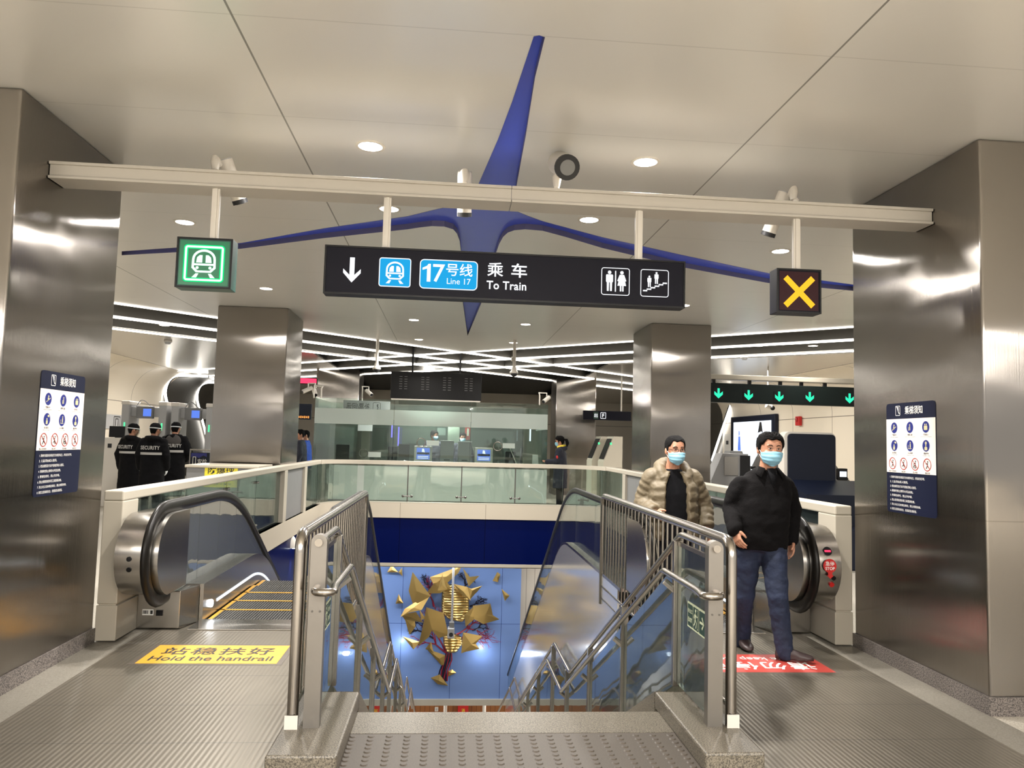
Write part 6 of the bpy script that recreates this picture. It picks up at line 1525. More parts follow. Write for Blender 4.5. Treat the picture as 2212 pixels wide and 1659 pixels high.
# ---- man in the black jacket, striding forward
t = thing('person', 'man in black jacket and blue jeans with light blue mask, walking at the right', 'person', (2.5, 5.95, 0.0))
hd = Head((2.548, 5.90, 1.498), yaw=-0.04, pitch=0.03, roll=0.03, scale=1.03, wide=1.12)
nb = Vector((2.55, 5.955, 1.43))
shl, shr = Vector((2.325, 5.955, 1.335)), Vector((2.720, 5.97, 1.335))
ell_, elr = at(1579, 1098, Y=5.98), at(1713, 1100, Y=6.06)
wrl, wrr = at(1586, 1141, Y=5.80), at(1709, 1166, Y=6.02)
hpl, hpr = Vector((2.41, 5.97, 0.90)), Vector((2.585, 5.94, 0.90))
knl, knr = at(1607, 1290, Y=6.02), at(1680, 1290, Y=5.80)
anl, anr = at(1603, 1375, Y=6.20), at(1695, 1398, Y=5.80)
mb = MB(); hd.shapes(mb)
limb(mb, [nb-Vector((0, 0, 0.08)), nb+Vector((0, -0.01, 0.03)), hd.L(0, 0.015, 0.05)], [0.075, 0.066, 0.062])
coat_torso(mb, [((2.50, 5.96, 0.86), 0.13, 0.09), ((2.51, 5.96, 1.10), 0.13, 0.09), ((2.53, 5.96, 1.36), 0.16, 0.08), ((2.545, 5.96, 1.44), 0.06, 0.05)])
for a_, b_, c_ in ((shl, ell_, wrl), (shr, elr, wrr)): limb(mb, [a_, b_, c_], [0.045, 0.038, 0.030])
for a_, b_, c_ in ((hpl, knl, anl), (hpr, knr, anr)): limb(mb, [a_, b_, c_], [0.06, 0.045, 0.035])
hand(mb, wrl+Vector((0.0, 0, -0.012)), at(1597, 1172, Y=5.74)-wrl, (0.75, 0.25, 0.0), (0.3, -0.95, 0.05), 1.06, 0.50)
hand(mb, wrr, Vector((-0.01, -0.03, -0.1)), (-0.9, 0.2, 0), (0.1, -1, 0), 1.06, 0.45)
body = organic('body', mb, 'skin', t, 0.0052, 3)
hd.eyes(body, 0.75); hd.hair(body, 0.190, 0.014, seed=4, spiky=0.004); hd.mask(body, 0.104)
mb = MB()
coat_torso(mb, [((2.495, 5.955, 0.835), 0.212, 0.152), ((2.495, 5.95, 0.90), 0.215, 0.160), ((2.50, 5.945, 1.05), 0.213, 0.168), ((2.515, 5.95, 1.20), 0.212, 0.155), ((2.53, 5.96, 1.30), 0.212, 0.138), ((2.535, 5.965, 1.36), 0.212, 0.120), ((2.54, 5.965, 1.40), 0.185, 0.105), ((2.545, 5.965, 1.435), 0.135, 0.092), ((2.55, 5.965, 1.465), 0.092, 0.080)])
limb(mb, [shl+Vector((0.02, 0, 0.0)), shl*0.5+ell_*0.5+Vector((-0.005, 0, 0)), ell_, ell_*0.4+wrl*0.6, wrl+(wrl-ell_).normalized()*0.012], [0.074, 0.076, 0.070, 0.064, 0.062])
limb(mb, [shr+Vector((-0.02, 0, 0.0)), shr*0.5+elr*0.5, elr, elr*0.4+wrr*0.6, wrr+(wrr-elr).normalized()*0.004], [0.074, 0.074, 0.068, 0.062, 0.058])
jk = organic('jacket', mb, 'wool_black', t, 0.011, 8, (0.010, 9))
f = None
mb = MB()   # collar halves and front placket
for q in (-1, 1):
    mb.loft([[Vector((2.55+q*0.070, 5.955, 1.475)), Vector((2.55+q*0.075, 5.905, 1.475)), Vector((2.55+q*0.050, 5.868, 1.462))], [Vector((2.55+q*0.098, 5.965, 1.425)), Vector((2.548+q*0.118, 5.865, 1.415)), Vector((2.545+q*0.092, 5.825, 1.388))]], cap=False, closed=False)
    mb.loft([[Vector((2.55+q*0.068, 5.95, 1.475)), Vector((2.55+q*0.045, 5.862, 1.450))], [Vector((2.55, 6.035, 1.480)), Vector((2.55, 6.035, 1.480))]], cap=False, closed=False)
cl = obj('collar', mb, 'wool_black', jk, smooth=60); sd = cl.modifiers.new('thick', 'SOLIDIFY'); sd.thickness = 0.012
mb = MB(); mb.loft([[(2.515, 5.872, 1.462), (2.55, 5.862, 1.466), (2.585, 5.872, 1.462)], [(2.520, 5.835, 1.41), (2.548, 5.828, 1.40), (2.578, 5.835, 1.41)], [(2.535, 5.812, 1.33), (2.543, 5.810, 1.32), (2.552, 5.812, 1.33)]], cap=False, closed=False)
swt = obj('sweater', mb, 'knit_black', jk, smooth=60); swt['label'] = 'black sweater at the neck'; sd = swt.modifiers.new('thick', 'SOLIDIFY'); sd.thickness = 0.01
mb = MB()
for hp_, kn_, an_ in ((hpl, knl, anl), (hpr, knr, anr)):
    limb(mb, [hp_+Vector((0, 0, 0.03)), hp_*0.55+kn_*0.45+Vector((0, -0.005, 0)), kn_, kn_*0.5+an_*0.5+Vector((0, 0.01, 0)), an_+Vector((0, 0, -0.035))], [0.112, 0.098, 0.080, 0.074, 0.068])
coat_torso(mb, [((2.495, 5.955, 0.82), 0.16, 0.125), ((2.495, 5.955, 0.96), 0.175, 0.13)])
organic('jeans', mb, 'denim', t, 0.011, 7, (0.007, 13))
h_ = at(1682, 1432, Z=0.0); tt = at(1744, 1428, Z=0.012)
mb = MB(); shoe(mb, (anr.x-0.06, anr.y+0.03, 0.013), (anr.x+0.185, anr.y-0.10, 0.030), 0.085, 0.050); mb.tube([(anr.x-0.005, anr.y+0.0, 0.05), (anr.x, anr.y, 0.13)], [0.052, 0.050], 14); organic('shoe', mb, 'shoe', t, 0.008, 4)
mb = MB(); shoe(mb, (anl.x, anl.y+0.07, 0.016), (anl.x-0.01, anl.y-0.19, 0.013), 0.088, 0.050); mb.tube([(anl.x, anl.y, 0.05), (anl.x, anl.y, 0.14)], [0.052, 0.050], 14); organic('shoe', mb, 'shoe', t, 0.008, 4)

# ---- man in the beige puffer jacket, by the railing
t = thing('person', 'man in open beige puffer jacket with glasses and mask behind the right railing', 'person', (2.0, 6.72, 0.0))
hd = Head((2.005, 6.64, 1.470), yaw=0.10, pitch=0.02, scale=1.0, wide=1.0)
nb = Vector((2.0, 6.70, 1.41)); cx, cy = 2.005, 6.71
shl, shr = Vector((cx-0.185, cy+0.01, 1.345)), Vector((cx+0.185, cy+0.01, 1.345))
ell_, elr = at(1386, 1083, Y=6.80), at(1522, 1092, Y=6.78)
wrl, wrr = at(1414, 1108, Y=6.56), at(1526, 1141, Y=6.66)
mb = MB(); hd.shapes(mb)
limb(mb, [nb-Vector((0, 0, 0.08)), nb+Vector((0, -0.01, 0.03)), hd.L(0, 0.015, 0.05)], [0.068, 0.060, 0.058])
coat_torso(mb, [((cx, cy, 0.86), 0.12, 0.08), ((cx, cy, 1.10), 0.12, 0.08), ((cx, cy, 1.33), 0.15, 0.07), ((cx, cy, 1.41), 0.06, 0.05)])
for a_, b_, c_ in ((shl, ell_, wrl), (shr, elr, wrr)): limb(mb, [a_, b_, c_], [0.042, 0.036, 0.029])
hips = (Vector((cx-0.085, cy, 0.88)), Vector((cx+0.085, cy, 0.88))); kne = (Vector((cx-0.10, cy-0.10, 0.48)), Vector((cx+0.09, cy+0.02, 0.48))); ank = (Vector((cx-0.10, cy-0.10, 0.09)), Vector((cx+0.10, cy+0.14, 0.09)))
for a_, b_, c_ in zip(hips, kne, ank): limb(mb, [a_, b_, c_], [0.06, 0.045, 0.035])
hand(mb, wrl, at(1432, 1118, Y=6.48)-wrl, (0.1, 0.3, -1.0), (0.5, -0.8, 0.1), 1.0, 0.5)
hand(mb, wrr, Vector((0.02, -0.03, -0.1)), (-0.9, 0.2, 0), (0.0, -1, 0), 1.0, 0.5)
body = organic('body', mb, 'skin', t, 0.0052, 3)
hd.eyes(body, 0.7); hd.hair(body, 0.194, 0.010, seed=9, spiky=0.002); hd.mask(body, 0.104); hd.glasses(body)
mb = MB(); coat_torso(mb, [((cx, cy-0.005, 0.80), 0.165, 0.115), ((cx, cy-0.01, 1.00), 0.165, 0.125), ((cx, cy-0.01, 1.20), 0.168, 0.12), ((cx, cy, 1.34), 0.155, 0.10), ((cx, cy-0.005, 1.405), 0.09, 0.078), ((cx, cy-0.01, 1.425), 0.066, 0.068)])
organic('sweater', mb, 'knit_black', t, 0.010, 5, (0.004, 8))
mb = MB()
rows = []
NB = 44
for i in range(NB+1):
    u_ = i/NB; z = 0.80+(1.40-0.80)*u_; q = abs(math.sin(PI*u_*7.0))**0.6
    hw = (0.222 if u_ < 0.75 else 0.222-0.10*((u_-0.75)/0.25)**1.6)+0.016*(q-0.5); hdp = (0.172 if u_ < 0.7 else 0.172-0.05*((u_-0.7)/0.3))+0.016*(q-0.5)
    ga = math.radians(29-6*u_)    # half opening at the front
    o_, in_ = [], []
    for j in range(33):
        a = -PI/2+ga+(2*PI-2*ga)*j/32; o_.append(Vector((cx+hw*abs(math.cos(a))**0.85*(1 if math.cos(a) > 0 else -1), cy+hdp*abs(math.sin(a))**0.85*(1 if math.sin(a) > 0 else -1), z)))
        in_.append(Vector((cx+(hw-0.045)*abs(math.cos(a))**0.85*(1 if math.cos(a) > 0 else -1), cy+(hdp-0.045)*abs(math.sin(a))**0.85*(1 if math.sin(a) > 0 else -1), z)))
    rows.append(o_+in_[::-1])
mb.loft(rows)
for s0, e0, w0 in ((shl, ell_, wrl), (shr, elr, wrr)):
    pts, rad = [], []
    for i in range(61):
        u_ = i/60; p = (s0*(1-u_)**2+e0*2*u_*(1-u_)*1.0+w0*u_*u_) if False else (s0.lerp(e0, u_/0.52) if u_ < 0.52 else e0.lerp(w0, (u_-0.52)/0.48))
        pts.append(p); rad.append((0.083-0.020*u_)+0.014*(abs(math.sin(PI*u_*8.0))**0.6-0.5))
    mb.tube(pts, rad, 16); mb.ell(s0, 0.082, 0.082, 0.082, 14, 10)
# hood and stand collar
hdp_ = [(cx-0.105, cy-0.105, 1.33), (cx-0.120, cy-0.05, 1.395), (cx-0.110, cy+0.04, 1.44), (cx-0.06, cy+0.10, 1.46), (cx, cy+0.115, 1.465), (cx+0.06, cy+0.10, 1.46), (cx+0.110, cy+0.04, 1.44), (cx+0.120, cy-0.05, 1.395), (cx+0.105, cy-0.105, 1.33)]
mb.tube(hdp_, [0.035, 0.046, 0.055, 0.06, 0.062, 0.06, 0.055, 0.046, 0.035], 14)
jk = organic('puffer_jacket', mb, 'puffer', t, 0.0095, 4, (0.005, 16), 0.4)
for q in (-1, 1):
    zp = MB(); pts = []
    for i in range(13):
        u_ = i/12; z = 0.80+0.58*u_; ga = math.radians(29-6*u_)+0.02; hw = 0.225 if u_ < 0.75 else 0.225-0.10*((u_-0.75)/0.25)**1.6; dp = 0.172 if u_ < 0.7 else 0.172-0.05*((u_-0.7)/0.3)
        pts.append((cx+q*hw*abs(math.sin(ga))**0.85, cy-dp*abs(math.cos(ga))**0.85+0.012, z))
    zp.tube(pts, 0.009, 8); obj('zip_edge', zp, 'puffer_lining', jk)
mb = MB()
for a_, b_, c_ in zip(hips, kne, ank): limb(mb, [a_, b_, c_], [0.10, 0.075, 0.060])
coat_torso(mb, [((cx, cy, 0.78), 0.165, 0.11), ((cx, cy, 0.90), 0.165, 0.11)]); organic('trousers', mb, 'trousers_black', t, 0.012, 6, (0.005, 10))
for a_ in ank:
    mb = MB(); shoe(mb, (a_.x, a_.y+0.07, 0.013), (a_.x, a_.y-0.19, 0.013), 0.085, 0.048); mb.tube([(a_.x, a_.y, 0.05), (a_.x, a_.y, 0.12)], [0.05, 0.048], 12); organic('shoe', mb, 'shoe', t, 0.009, 4)

# ---- smaller figures: guards, passengers, booth staff
def figure(label, x, y, h=1.74, yaw=PI, coat='guard_coat', coat_bottom=0.45, legs='trousers_black', arms=None, turn=0.0, head_parts=(), voxel=0.014, sit=None, skin_hands=True, width=1.0, gloves=None, hood=None):
    """long-coated figure; local frame faces -Y, turned by yaw about the feet"""
    t = thing('person', label, 'person', (x, y, 0), 0)
    k = h/1.74; R = Matrix.Translation(Vector((x, y, 0))) @ Matrix.Rotation(yaw, 4, 'Z') @ Matrix.Scale(k, 4)
    G = lambda *p: R @ Vector(p)
    Rz = Matrix.Rotation(yaw, 3, 'Z'); AX, AY = Rz @ Vector((1, 0, 0)), Rz @ Vector((0, 1, 0))
    ov = lambda z, a, b, dy=0.0: oval(G(0, dy, z), a*k*width, b*k, 24, 2.4, AX, AY)
    hdm = Head(G(0, -0.02, 1.50), yaw=yaw+turn, pitch=0.10, scale=k)
    if arms is None: arms = (((-0.19, 0, 1.39), (-0.25, 0.03, 1.13), (-0.24, -0.05, 0.90)), ((0.19, 0, 1.39), (0.25, 0.03, 1.13), (0.24, -0.05, 0.90)))
    arms = [[G(p[0]*width, p[1], p[2]) for p in a] for a in arms]
    mb = MB(); hdm.shapes(mb); limb(mb, [G(0, 0.01, 1.36), G(0, 0.0, 1.45), hdm.L(0, 0.015, 0.05)], [0.07*k, 0.06*k, 0.058*k]); mb.loft([ov(0.80, 0.12, 0.08), ov(1.1, 0.12, 0.08), ov(1.36, 0.15, 0.07), ov(1.44, 0.06, 0.05)])
    for a in arms: limb(mb, a, [0.04*k, 0.036*k, 0.030*k])
    for q in (-1, 1): limb(mb, [G(q*0.09, 0, 0.85), G(q*0.10, 0, 0.48), G(q*0.10, 0.0, 0.09)], [0.055*k, 0.045*k, 0.035*k])
    for i, a in enumerate(arms):
        d = (a[2]-a[1]).normalized(); sd_ = AX*(1 if i == 0 else -1)
        if gloves is None: hand(mb, a[2], d, sd_*0.9, -AY, k, 0.6)
    body = organic('body', mb, 'skin', t, 0.009, 3)
    if gloves is not None:
        for i, a in enumerate(arms):
            gm = MB(); d = (a[2]-a[1]).normalized(); hand(gm, a[2], d, AX*(0.9 if i == 0 else -0.9), -AY, k*1.12, 0.5); organic('glove', gm, gloves, t, 0.008, 2)
    mb = MB(); mb.loft([ov(coat_bottom, 0.235, 0.165), ov(0.75, 0.225, 0.165), ov(0.95, 0.21, 0.16), ov(1.15, 0.215, 0.15), ov(1.33, 0.215, 0.13), ov(1.42, 0.15, 0.10), ov(1.48, 0.085, 0.08)])
    for a in arms: limb(mb, [a[0]*0.92+G(0, 0, 1.36)*0.08, a[1], a[2]], [0.085*k, 0.078*k, 0.066*k])
    if hood: mb.tube([G(-0.10, -0.05, 1.42), G(-0.11, 0.05, 1.45), G(0, 0.12, 1.46), G(0.11, 0.05, 1.45), G(0.10, -0.05, 1.42)], 0.055*k, 12)
    ct = organic('coat', mb, coat, t, voxel, 5, (0.008, 8))
    mb = MB()
    for q in (-1, 1): limb(mb, [G(q*0.09, 0, 0.80), G(q*0.10, 0, 0.48), G(q*0.10, 0.0, 0.10)], [0.085*k, 0.075*k, 0.062*k])
    mb.loft([ov(0.72, 0.15, 0.10), ov(0.88, 0.15, 0.10)]); organic('trousers', mb, legs, t, voxel, 5)
    for q in (-1, 1):
        mb = MB(); shoe(mb, G(q*0.10, 0.07, 0.005), G(q*0.11, -0.19, 0.005), 0.085*k, 0.048*k); organic('shoe', mb, 'black_plastic', t, 0.012, 3)
    return t, body, ct, hdm, G, AX, AY, k
def guard(px, ptop, Y, label, yaw, turn, text_, hood=None, arms=None, stripe=True, hcol='guard_coat'):
    a = at(px, ptop, Y=Y)
    t, body, ct, hdm, G, AX, AY, k = figure(label, a.x, Y, a.z-0.03, yaw, 'guard_coat', 0.42, arms=arms, turn=turn, gloves='mask_white', hood=True, width=1.0)
    hdm.hair(body, 0.19, 0.010, 0.11, 0.03, seed=2)
    cap = MB(); n = 28
    cap.loft([[hdm.P(h, 2*PI*i/n, o) for i in range(n)] for h, o in ((0.125, 0.008), (0.165, 0.016), (0.20, 0.020), (0.225, 0.022), (0.238, 0.03))]); cp = obj('cap', cap, 'guard_coat', body, smooth=60)
    bd = MB(); r0 = [[hdm.P(h, 2*PI*i/n, o) for i in range(n)] for h, o in ((0.135, 0.018), (0.135, 0.022), (0.152, 0.024), (0.152, 0.018))]; bd.loft(r0+[r0[0]], cap=False); obj('face_shield_band', bd, 'mask_white', body)
    sh = MB(); sh.loft([[hdm.P(h, math.radians(-80+160*i/12.0), 0.028) for i in range(13)] for h in (0.14, 0.06, -0.02)], cap=False, closed=False); obj('face_shield', sh, 'clear_glass', body, smooth=60)
    if hood: obj('hood', MB().ell(G(0, 0.115, 1.37), 0.15*k, 0.055*k, 0.13*k, 18, 12), hood, ct, smooth=180)
    # lettering and reflective band across the back
    f = Face(G(0, 0.180, 1.27), AX*-1, (0, 0, 1), AY); mb = MB(); f.text(mb, 'SECURITY', 0, -0.03, 0.075, 0.36, 0.0, 0.03, 1.1, center=True)
    me_w = 0.17*k
    for v in mb.bm.verts:      # wrap onto the back
        dx = (v.co-f.o).dot(f.r); v.co -= f.n*(0.75*dx*dx)
    flat_obj('back_lettering', mb, 'reflective', ct)
    bm_ = MB(); R0 = []
    for z in (1.145, 1.19): R0.append([G(0.232*math.sin(a_)*1.0, 0.180*math.cos(a_), z) for a_ in [math.radians(-58+116*i/16.0) for i in range(17)]])
    bm_.loft(R0, cap=False, closed=False); b = obj('reflective_band', bm_, 'reflective', ct, smooth=60)
    return t
guard(287, 912, 16.4, 'left security guard in black coat, face shield turned to the right', PI-0.35, -0.5, 'SECURITY', arms=(((-0.19, 0, 1.39), (-0.27, 0.02, 1.13), (-0.10, -0.20, 1.0)), ((0.19, 0, 1.39), (0.26, 0.04, 1.13), (0.25, -0.02, 0.86))))
guard(335, 911, 15.6, 'middle security guard in black coat, white gloves hanging beside him', PI, -0.25, 'SECURITY')
guard(380, 909, 16.7, 'right security guard in black coat with a grey hood', PI+0.1, 0.0, 'SECURITY', hood='hood_grey', arms=(((-0.19, 0, 1.39), (-0.29, 0.02, 1.14), (-0.18, -0.20, 1.0)), ((0.19, 0, 1.39), (0.27, 0.02, 1.13), (0.14, -0.2, 1.0))))
# woman at the counter
a = at(1212, 940, Y=18.95)
t, body, ct, hdm, G, AX, AY, k = figure('woman in long navy coat with ponytail at the right end of the booth', a.x, 18.95, a.z-0.03, PI/2*-1-0.35, 'coat_navy', 0.50, turn=0.0, arms=(((-0.19, 0, 1.39), (-0.21, -0.06, 1.14), (-0.06, -0.30, 1.12)), ((0.19, 0, 1.39), (0.22, -0.06, 1.14), (0.10, -0.30, 1.12))), hood=True)
hdm.hair(body, 0.17, 0.018, 0.09, 0.03, seed=3); hdm.mask(body); obj('ponytail', MB().tube([hdm.L(0, 0.11, 0.16), hdm.L(0, 0.17, 0.14), hdm.L(0, 0.19, 0.06), hdm.L(0, 0.17, -0.02)], [0.02, 0.042, 0.045, 0.015], 12), 'hair', body, smooth=60)
obj('yellow_hood_lining', MB().tube([G(-0.09, -0.06, 1.47), G(-0.10, 0.05, 1.50), G(0, 0.10, 1.51), G(0.10, 0.05, 1.50), G(0.09, -0.06, 1.47)], 0.035*k, 10), 'scarf_yellow', ct, smooth=60)
obj('sleeve_badge', MB().ell(G(0.265, -0.03, 1.24), 0.03, 0.03, 0.045, 10, 6), 'red', ct, smooth=60)
# passers behind the left pillar
for px, py, Y, lab, ct_ in ((652, 926, 20.9, 'dark coated passenger behind the left steel pillar edge', 'coat_navy'), (663, 928, 21.8, 'passenger in a bright blue jacket behind the left steel pillar', 'jacket_blue')):
    a = at(px, py, Y=Y); r = figure(lab, a.x, Y, a.z-0.03, -PI/2, ct_, 0.72, turn=0.2); r[3].hair(r[1], 0.18, 0.016, seed=5)
# booth staff
for px, py, Y, lab, tn in ((938, 929, 22.0, 'masked booth worker looking right behind the glass', 0.9), (1000, 934, 22.0, 'booth worker with glasses half hidden behind the right grey kiosk', 0.1)):
    a = at(px, py, Y=Y); r = figure(lab, a.x, Y, a.z-0.02, 0.0, 'coat_navy', 0.6, turn=tn); r[3].hair(r[1], 0.185, 0.015, seed=6); r[3].mask(r[1]); r[3].eyes(r[1])
    if px > 960: r[3].glasses(r[1])

# ================================================================== gold shard tree on the blue wall
YS = YM-0.01
t = thing('wall_sculpture', 'gold mirrored shard sculpture with red branches on the blue wall', 'sculpture', (0.3, YS, -3.2))
cs = lambda x, y: (800+x*0.22905, 1180+y*0.22905)      # zoomed-crop units to photo units
rs = random.Random(3)
def shard(pts, d0, folds=None, tilt=(0, 0)):
    """mirrored sheet: corners given across the wall, each corner standing off by its own depth"""
    mb = MB(); P_ = []
    n = len(pts); cx_ = sum(p[0] for p in pts)/n; cy_ = sum(p[1] for p in pts)/n
    for i, (x, y) in enumerate(pts):
        q = at(*cs(x, y), Y=YS); off = d0 + tilt[0]*(x-cx_)/100.0 + tilt[1]*(y-cy_)/100.0
        P_.append(Vector((q.x, YS-max(0.02, off), q.z)))
    c = sum(P_, Vector())/n; c.y -= 0.012
    v = [mb.bm.verts.new(p) for p in P_]; cv = mb.bm.verts.new(c)
    for i in range(n): mb._f((v[i], v[(i+1) % n], cv))
    o = obj('shard', mb, 'gold', t); s_ = o.modifiers.new('thick', 'SOLIDIFY'); s_.thickness = 0.012
    return o
SH = [([(407,245),(558,440),(415,520),(375,400)], 0.30, (0.05, 0.03)), ([(415,515),(555,445),(480,570),(375,590),(305,625),(340,560)], 0.34, (-0.04, 0.06)), ([(305,625),(430,600),(490,690),(335,665)], 0.26, (0.05, -0.05)),
      ([(335,665),(420,680),(425,735),(375,805)], 0.24, (0.04, 0.0)), ([(580,270),(850,175),(815,240),(720,320),(610,325)], 0.30, (-0.03, 0.05)), ([(610,325),(720,320),(745,360),(660,410),(545,415)], 0.36, (0.03, -0.04)),
      ([(680,250),(720,370),(640,380)], 0.44, (0.0, 0.04)), ([(790,335),(910,360),(935,470),(860,420)], 0.40, (0.05, 0.02)), ([(910,360),(945,380),(1040,355),(935,470)], 0.34, (-0.04, 0.02)),
      ([(540,555),(680,600),(720,780),(640,810),(580,745),(560,800),(470,880),(505,740)], 0.50, (0.02, -0.03)), ([(975,540),(1120,525),(1140,620),(1195,655),(1060,690),(985,650)], 0.36, (-0.04, 0.03)), ([(890,620),(975,545),(990,640),(900,720)], 0.32, (0.06, 0.0)),
      ([(880,790),(1040,815),(985,880),(1015,920),(905,945),(865,960)], 0.40, (0.05, 0.03)), ([(320,835),(465,880),(410,940)], 0.24, (0.0, 0.06)), ([(575,870),(598,965),(528,930)], 0.36, (0.05, 0.0)), ([(545,950),(700,1000),(690,1080),(670,1085)], 0.28, (0.04, 0.0)),
      ([(655,1190),(725,1280),(640,1270),(580,1220)], 0.22, (0.05, 0.02)), ([(735,1165),(770,1150),(805,1175),(730,1210)], 0.14, (0.05, 0.05)), ([(205,175),(262,235),(168,235)], 0.12, (0.05, 0.05)), ([(300,200),(305,270),(270,240)], 0.10, (0.05, 0.0)),
      ([(270,450),(310,525),(245,530)], 0.10, (0.03, 0.03)), ([(1195,240),(1220,260),(1200,325),(1155,315)], 0.12, (0.06, 0.0)), ([(1238,400),(1305,455),(1265,500)], 0.12, (0.03, 0.04)), ([(875,195),(920,290),(1015,265),(925,350)], 0.26, (-0.06, 0.05)), ([(470,580),(520,650),(485,665)], 0.30, (0.0, 0.05))]
for p, d0, tl in SH:
    gx_, gy_ = sum(q[0] for q in p)/len(p), sum(q[1] for q in p)/len(p)
    shard([(gx_+(q[0]-gx_)*1.12, gy_+(q[1]-gy_)*1.12) for q in p], d0, None, (tl[0]*0.6, tl[1]*0.6))
# rippled mirror bodies
def ripple(poly, d0, amp, per):
    xs_ = [p[0] for p in poly]; ys_ = [p[1] for p in poly]; x0, x1, y0, y1 = min(xs_), max(xs_), min(ys_), max(ys_); mb = MB(); N, K = 46, 10; vr = []
    def span(y):
        xs2 = []
        for (ax_, ay_), (bx_, by_) in zip(poly, poly[1:]+poly[:1]):
            if (ay_-y)*(by_-y) <= 0 and ay_ != by_: xs2.append(ax_+(bx_-ax_)*(y-ay_)/(by_-ay_))
        return (min(xs2), max(xs2)) if xs2 else ((x0+x1)/2, (x0+x1)/2)
    for i in range(N+1):
        y = y0+(y1-y0)*(0.01+0.98*i/N); a_, b_ = span(y); row = []
        for j in range(K+1):
            x = a_+(b_-a_)*j/K; q = at(*cs(x, y), Y=YS); u_ = j/K
            row.append(mb.bm.verts.new((q.x, YS-d0-0.10*math.sin(PI*u_)-amp*math.sin(2*PI*(y/per+0.25*math.sin(PI*u_))), q.z)))
        vr.append(row)
    for a_, b_ in zip(vr, vr[1:]):
        for j in range(K): mb._f((a_[j], a_[j+1], b_[j+1], b_[j]))
    o = obj('rippled_panel', mb, 'gold', t, smooth=180); s_ = o.modifiers.new('thick', 'SOLIDIFY'); s_.thickness = 0.01
ripple([(680,360),(800,340),(925,470),(930,620),(870,690),(740,670),(672,600)], 0.20, 0.016, 24)
ripple([(690,830),(780,800),(860,840),(870,900),(810,980),(720,980),(690,900)], 0.18, 0.014, 26)
# trunk and branches
mat('branch_red', srgb(150, 30, 54), 0.5, noise=0.3, nscale=20); mat('branch_dark', srgb(40, 38, 58), 0.4, 0.3, noise=0.2)
def W(x, y, off): q = at(*cs(x, y), Y=YS); return Vector((q.x, YS-off, q.z))
mb = MB(); mb.tube([W(685,1260,0.10), W(690,1150,0.12), W(735,1040,0.14), W(745,1000,0.15)], [0.075, 0.07, 0.06, 0.045], 10); obj('trunk', mb, 'branch_dark', t, smooth=60)
for k_ in range(6):
    mb = MB(); mb.tube([W(640+k_*18+rs.uniform(-8, 8), 1250, 0.17), W(655+k_*14+rs.uniform(-14, 14), 1150, 0.20), W(700+k_*12+rs.uniform(-10, 10), 1050, 0.20), W(715+k_*10, 990, 0.19)], 0.018, 5); obj('branch', mb, 'branch_red' if k_ % 2 else 'branch_dark', t)
def branch(x0, y0, ang, ln, rad, depth, mb):
    x1, y1 = x0+math.cos(ang)*ln, y0-math.sin(ang)*ln
    mb.tube([W(x0, y0, 0.10), W((x0+x1)/2+rs.uniform(-6, 6), (y0+y1)/2+rs.uniform(-6, 6), 0.13), W(x1, y1, 0.10+rs.uniform(0, 0.06))], [rad, rad*0.85, rad*0.65], 5, caps=False)
    if depth > 0:
        for _ in range(3 if depth > 1 else 2): branch(x1, y1, ang+rs.uniform(-0.85, 0.85), ln*rs.uniform(0.55, 0.8), rad*0.62, depth-1, mb)
for a0, x_, y_, L_, m_ in ((2.45, 735, 1010, 150, 'branch_red'), (2.05, 720, 1000, 190, 'branch_red'), (0.9, 750, 1000, 170, 'branch_red'), (0.55, 800, 830, 130, 'branch_red'), (2.6, 600, 860, 100, 'branch_dark'), (0.35, 960, 780, 60, 'branch_dark'), (1.9, 600, 560, 110, 'branch_red'), (2.3, 600, 420, 70, 'branch_dark'), (1.0, 860, 420, 70, 'branch_dark'), (0.5, 940, 560, 60, 'branch_dark')):
    mb = MB(); branch(x_, y_, a0, L_, 0.028, 4, mb); obj('branch', mb, m_, t)
for px, py in ((868, 1390), (1040, 1405)):
    q = at(px, py, Y=YS); l = bpy.data.lights.new('sculpture_backlight', 'POINT'); l.energy = 9; l.color = (0.86, 0.92, 1); l.shadow_soft_size = 0.05; o = bpy.data.objects.new('sculpture_backlight', l); COL.objects.link(o); o.location = (q.x, YS-0.30, q.z)
# hanging camera rod in front of the mural
q0, q1, q2 = at(980, 1216, Y=18.8), at(972, 1345, Y=18.8), at(974, 1376, Y=18.8)
t = thing('hanging_camera', 'white camera hanging on a long rod in front of the gold sculpture', 'camera', (q0.x, 18.8, q2.z))
obj('rod', MB().tube([(q0.x, 18.8, -1.07), (q0.x, 18.8, q1.z)], 0.028, 10), 'light_grey', t, smooth=60); obj('joint', MB().box(q0.x-0.06, q0.x+0.06, 18.74, 18.86, q1.z-0.12, q1.z+0.02, 0.01), 'mid_grey', t)
obj('housing', MB().box(q0.x-0.09, q0.x+0.07, 18.70, 18.90, q2.z-0.02, q1.z-0.11, 0.02), 'light_grey', t); obj('lens', MB().cyl((q0.x-0.01, 18.70, q2.z+0.08), (q0.x-0.01, 18.68, q2.z+0.08), 0.05, n=14), 'dark_grey', t)
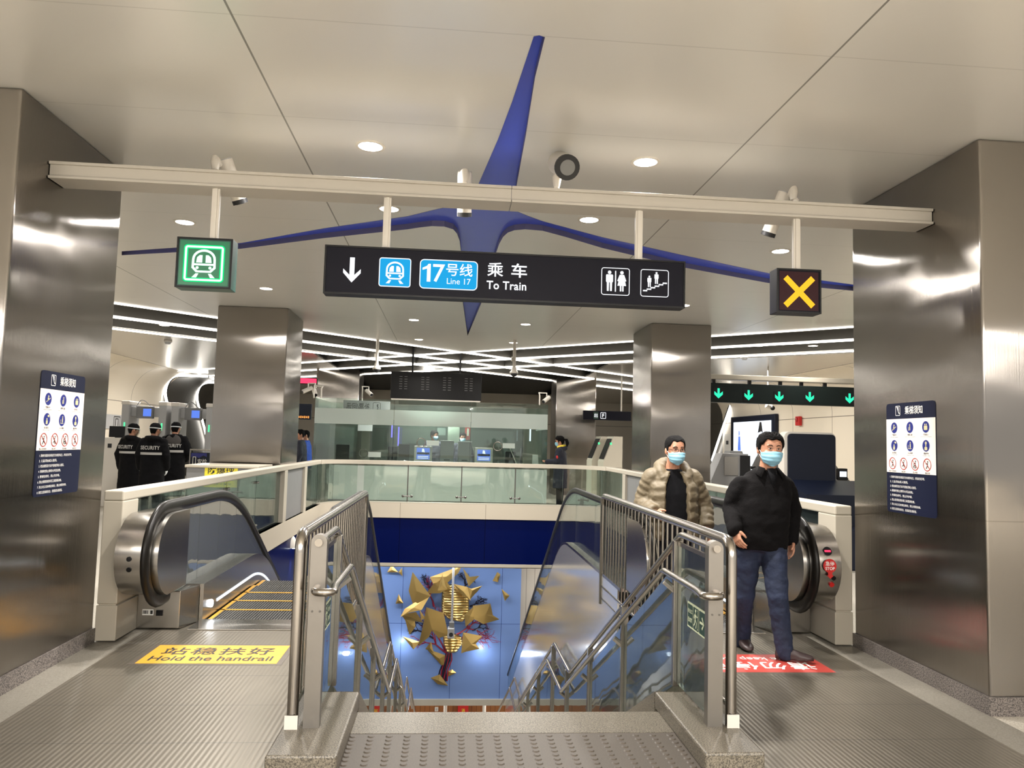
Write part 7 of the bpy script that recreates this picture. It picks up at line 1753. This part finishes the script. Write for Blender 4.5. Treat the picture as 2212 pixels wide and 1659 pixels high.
# train level details under the mural
q = at(1000, 1534, Y=26.9); t = thing('fire_cabinet', 'red fire cabinet on the wooden wall below the mural', 'cabinet', (q.x, 26.9, -8.2))
obj('body', MB().box(q.x-0.18, q.x+0.18, 26.7, 26.98, -8.2, q.z+0.22, 0.01), 'red', t); f = Face((q.x, 26.698, q.z), (1, 0, 0), (0, 0, 1), (0, -1, 0)); mb = MB(); f.text(mb, '消', 0, 0.0, 0.12, None, 0.002, center=True); f.text(mb, '火', 0, -0.16, 0.12, None, 0.002, center=True); flat_obj('lettering', mb, 'yellow_bright', t)
for px, lab in ((962, 'white cylinder lamp hanging left of the red fire cabinet'), (1046, 'white cylinder lamp hanging right of the red fire cabinet')):
    q = at(px, 1530, Y=24.5); t = thing('cylinder_lamp', lab, 'lamp', (q.x, 24.5, q.z-0.15), 0, 'cylinder lamps of the train level'); obj('body', MB().cyl((q.x, 24.5, q.z-0.14), (q.x, 24.5, q.z+0.10), 0.055, n=14), 'white_paint', t, smooth=40); obj('rim', MB().cyl((q.x, 24.5, q.z-0.17), (q.x, 24.5, q.z-0.14), 0.056, n=14), 'dark_grey', t); obj('rod', MB().cyl((q.x, 24.5, q.z+0.09), (q.x, 24.5, -5.0), 0.01, n=8), 'mid_grey', t)
q = at(943, 1532, Y=26.97); t = thing('wall_switch', 'small white switch plate on the wooden wall', 'switch', q); obj('plate', MB().box(q.x-0.06, q.x+0.06, 26.96, 26.995, q.z-0.07, q.z+0.07, 0.005), 'white_paint', t); obj('button', MB().box(q.x-0.03, q.x+0.03, 26.952, 26.96, q.z-0.04, q.z+0.04), 'light_grey', t)
# wall lamp on the blue band beside the left escalator
q = at(629, 1183, X=VL-0.03)
t = thing('wall_lamp', 'half round white wall lamp shining down on the blue band beside the left escalator', 'wall lamp', q)
mb = MB(); rings = []
for i in range(9):
    u_ = i/8.0; r_ = 0.10*math.sqrt(max(0.02, 1-u_*u_)) if u_ > 0 else 0.10; rings.append([(VL-0.029+0.0, q.y-r_*1.0, q.z+0.20*u_)]+[(VL-0.029+r_*0.9*math.sin(PI*j/10), q.y-r_*math.cos(PI*j/10), q.z+0.20*u_) for j in range(1, 10)]+[(VL-0.029, q.y+r_, q.z+0.20*u_)])
mb.loft(rings); obj('shade', mb, 'white_paint', t, smooth=50); obj('bulb', MB().cyl((VL+0.02, q.y, q.z-0.012), (VL+0.02, q.y, q.z-0.002), 0.035, n=12), 'cool_spot', t)
l = bpy.data.lights.new('wall_lamp_beam', 'SPOT'); l.energy = 30; l.spot_size = 0.9; l.spot_blend = 0.5; l.color = (0.85, 0.9, 1); l.shadow_soft_size = 0.03; o = bpy.data.objects.new('wall_lamp_beam', l); COL.objects.link(o); o.location = (VL+0.05, q.y, q.z-0.03)
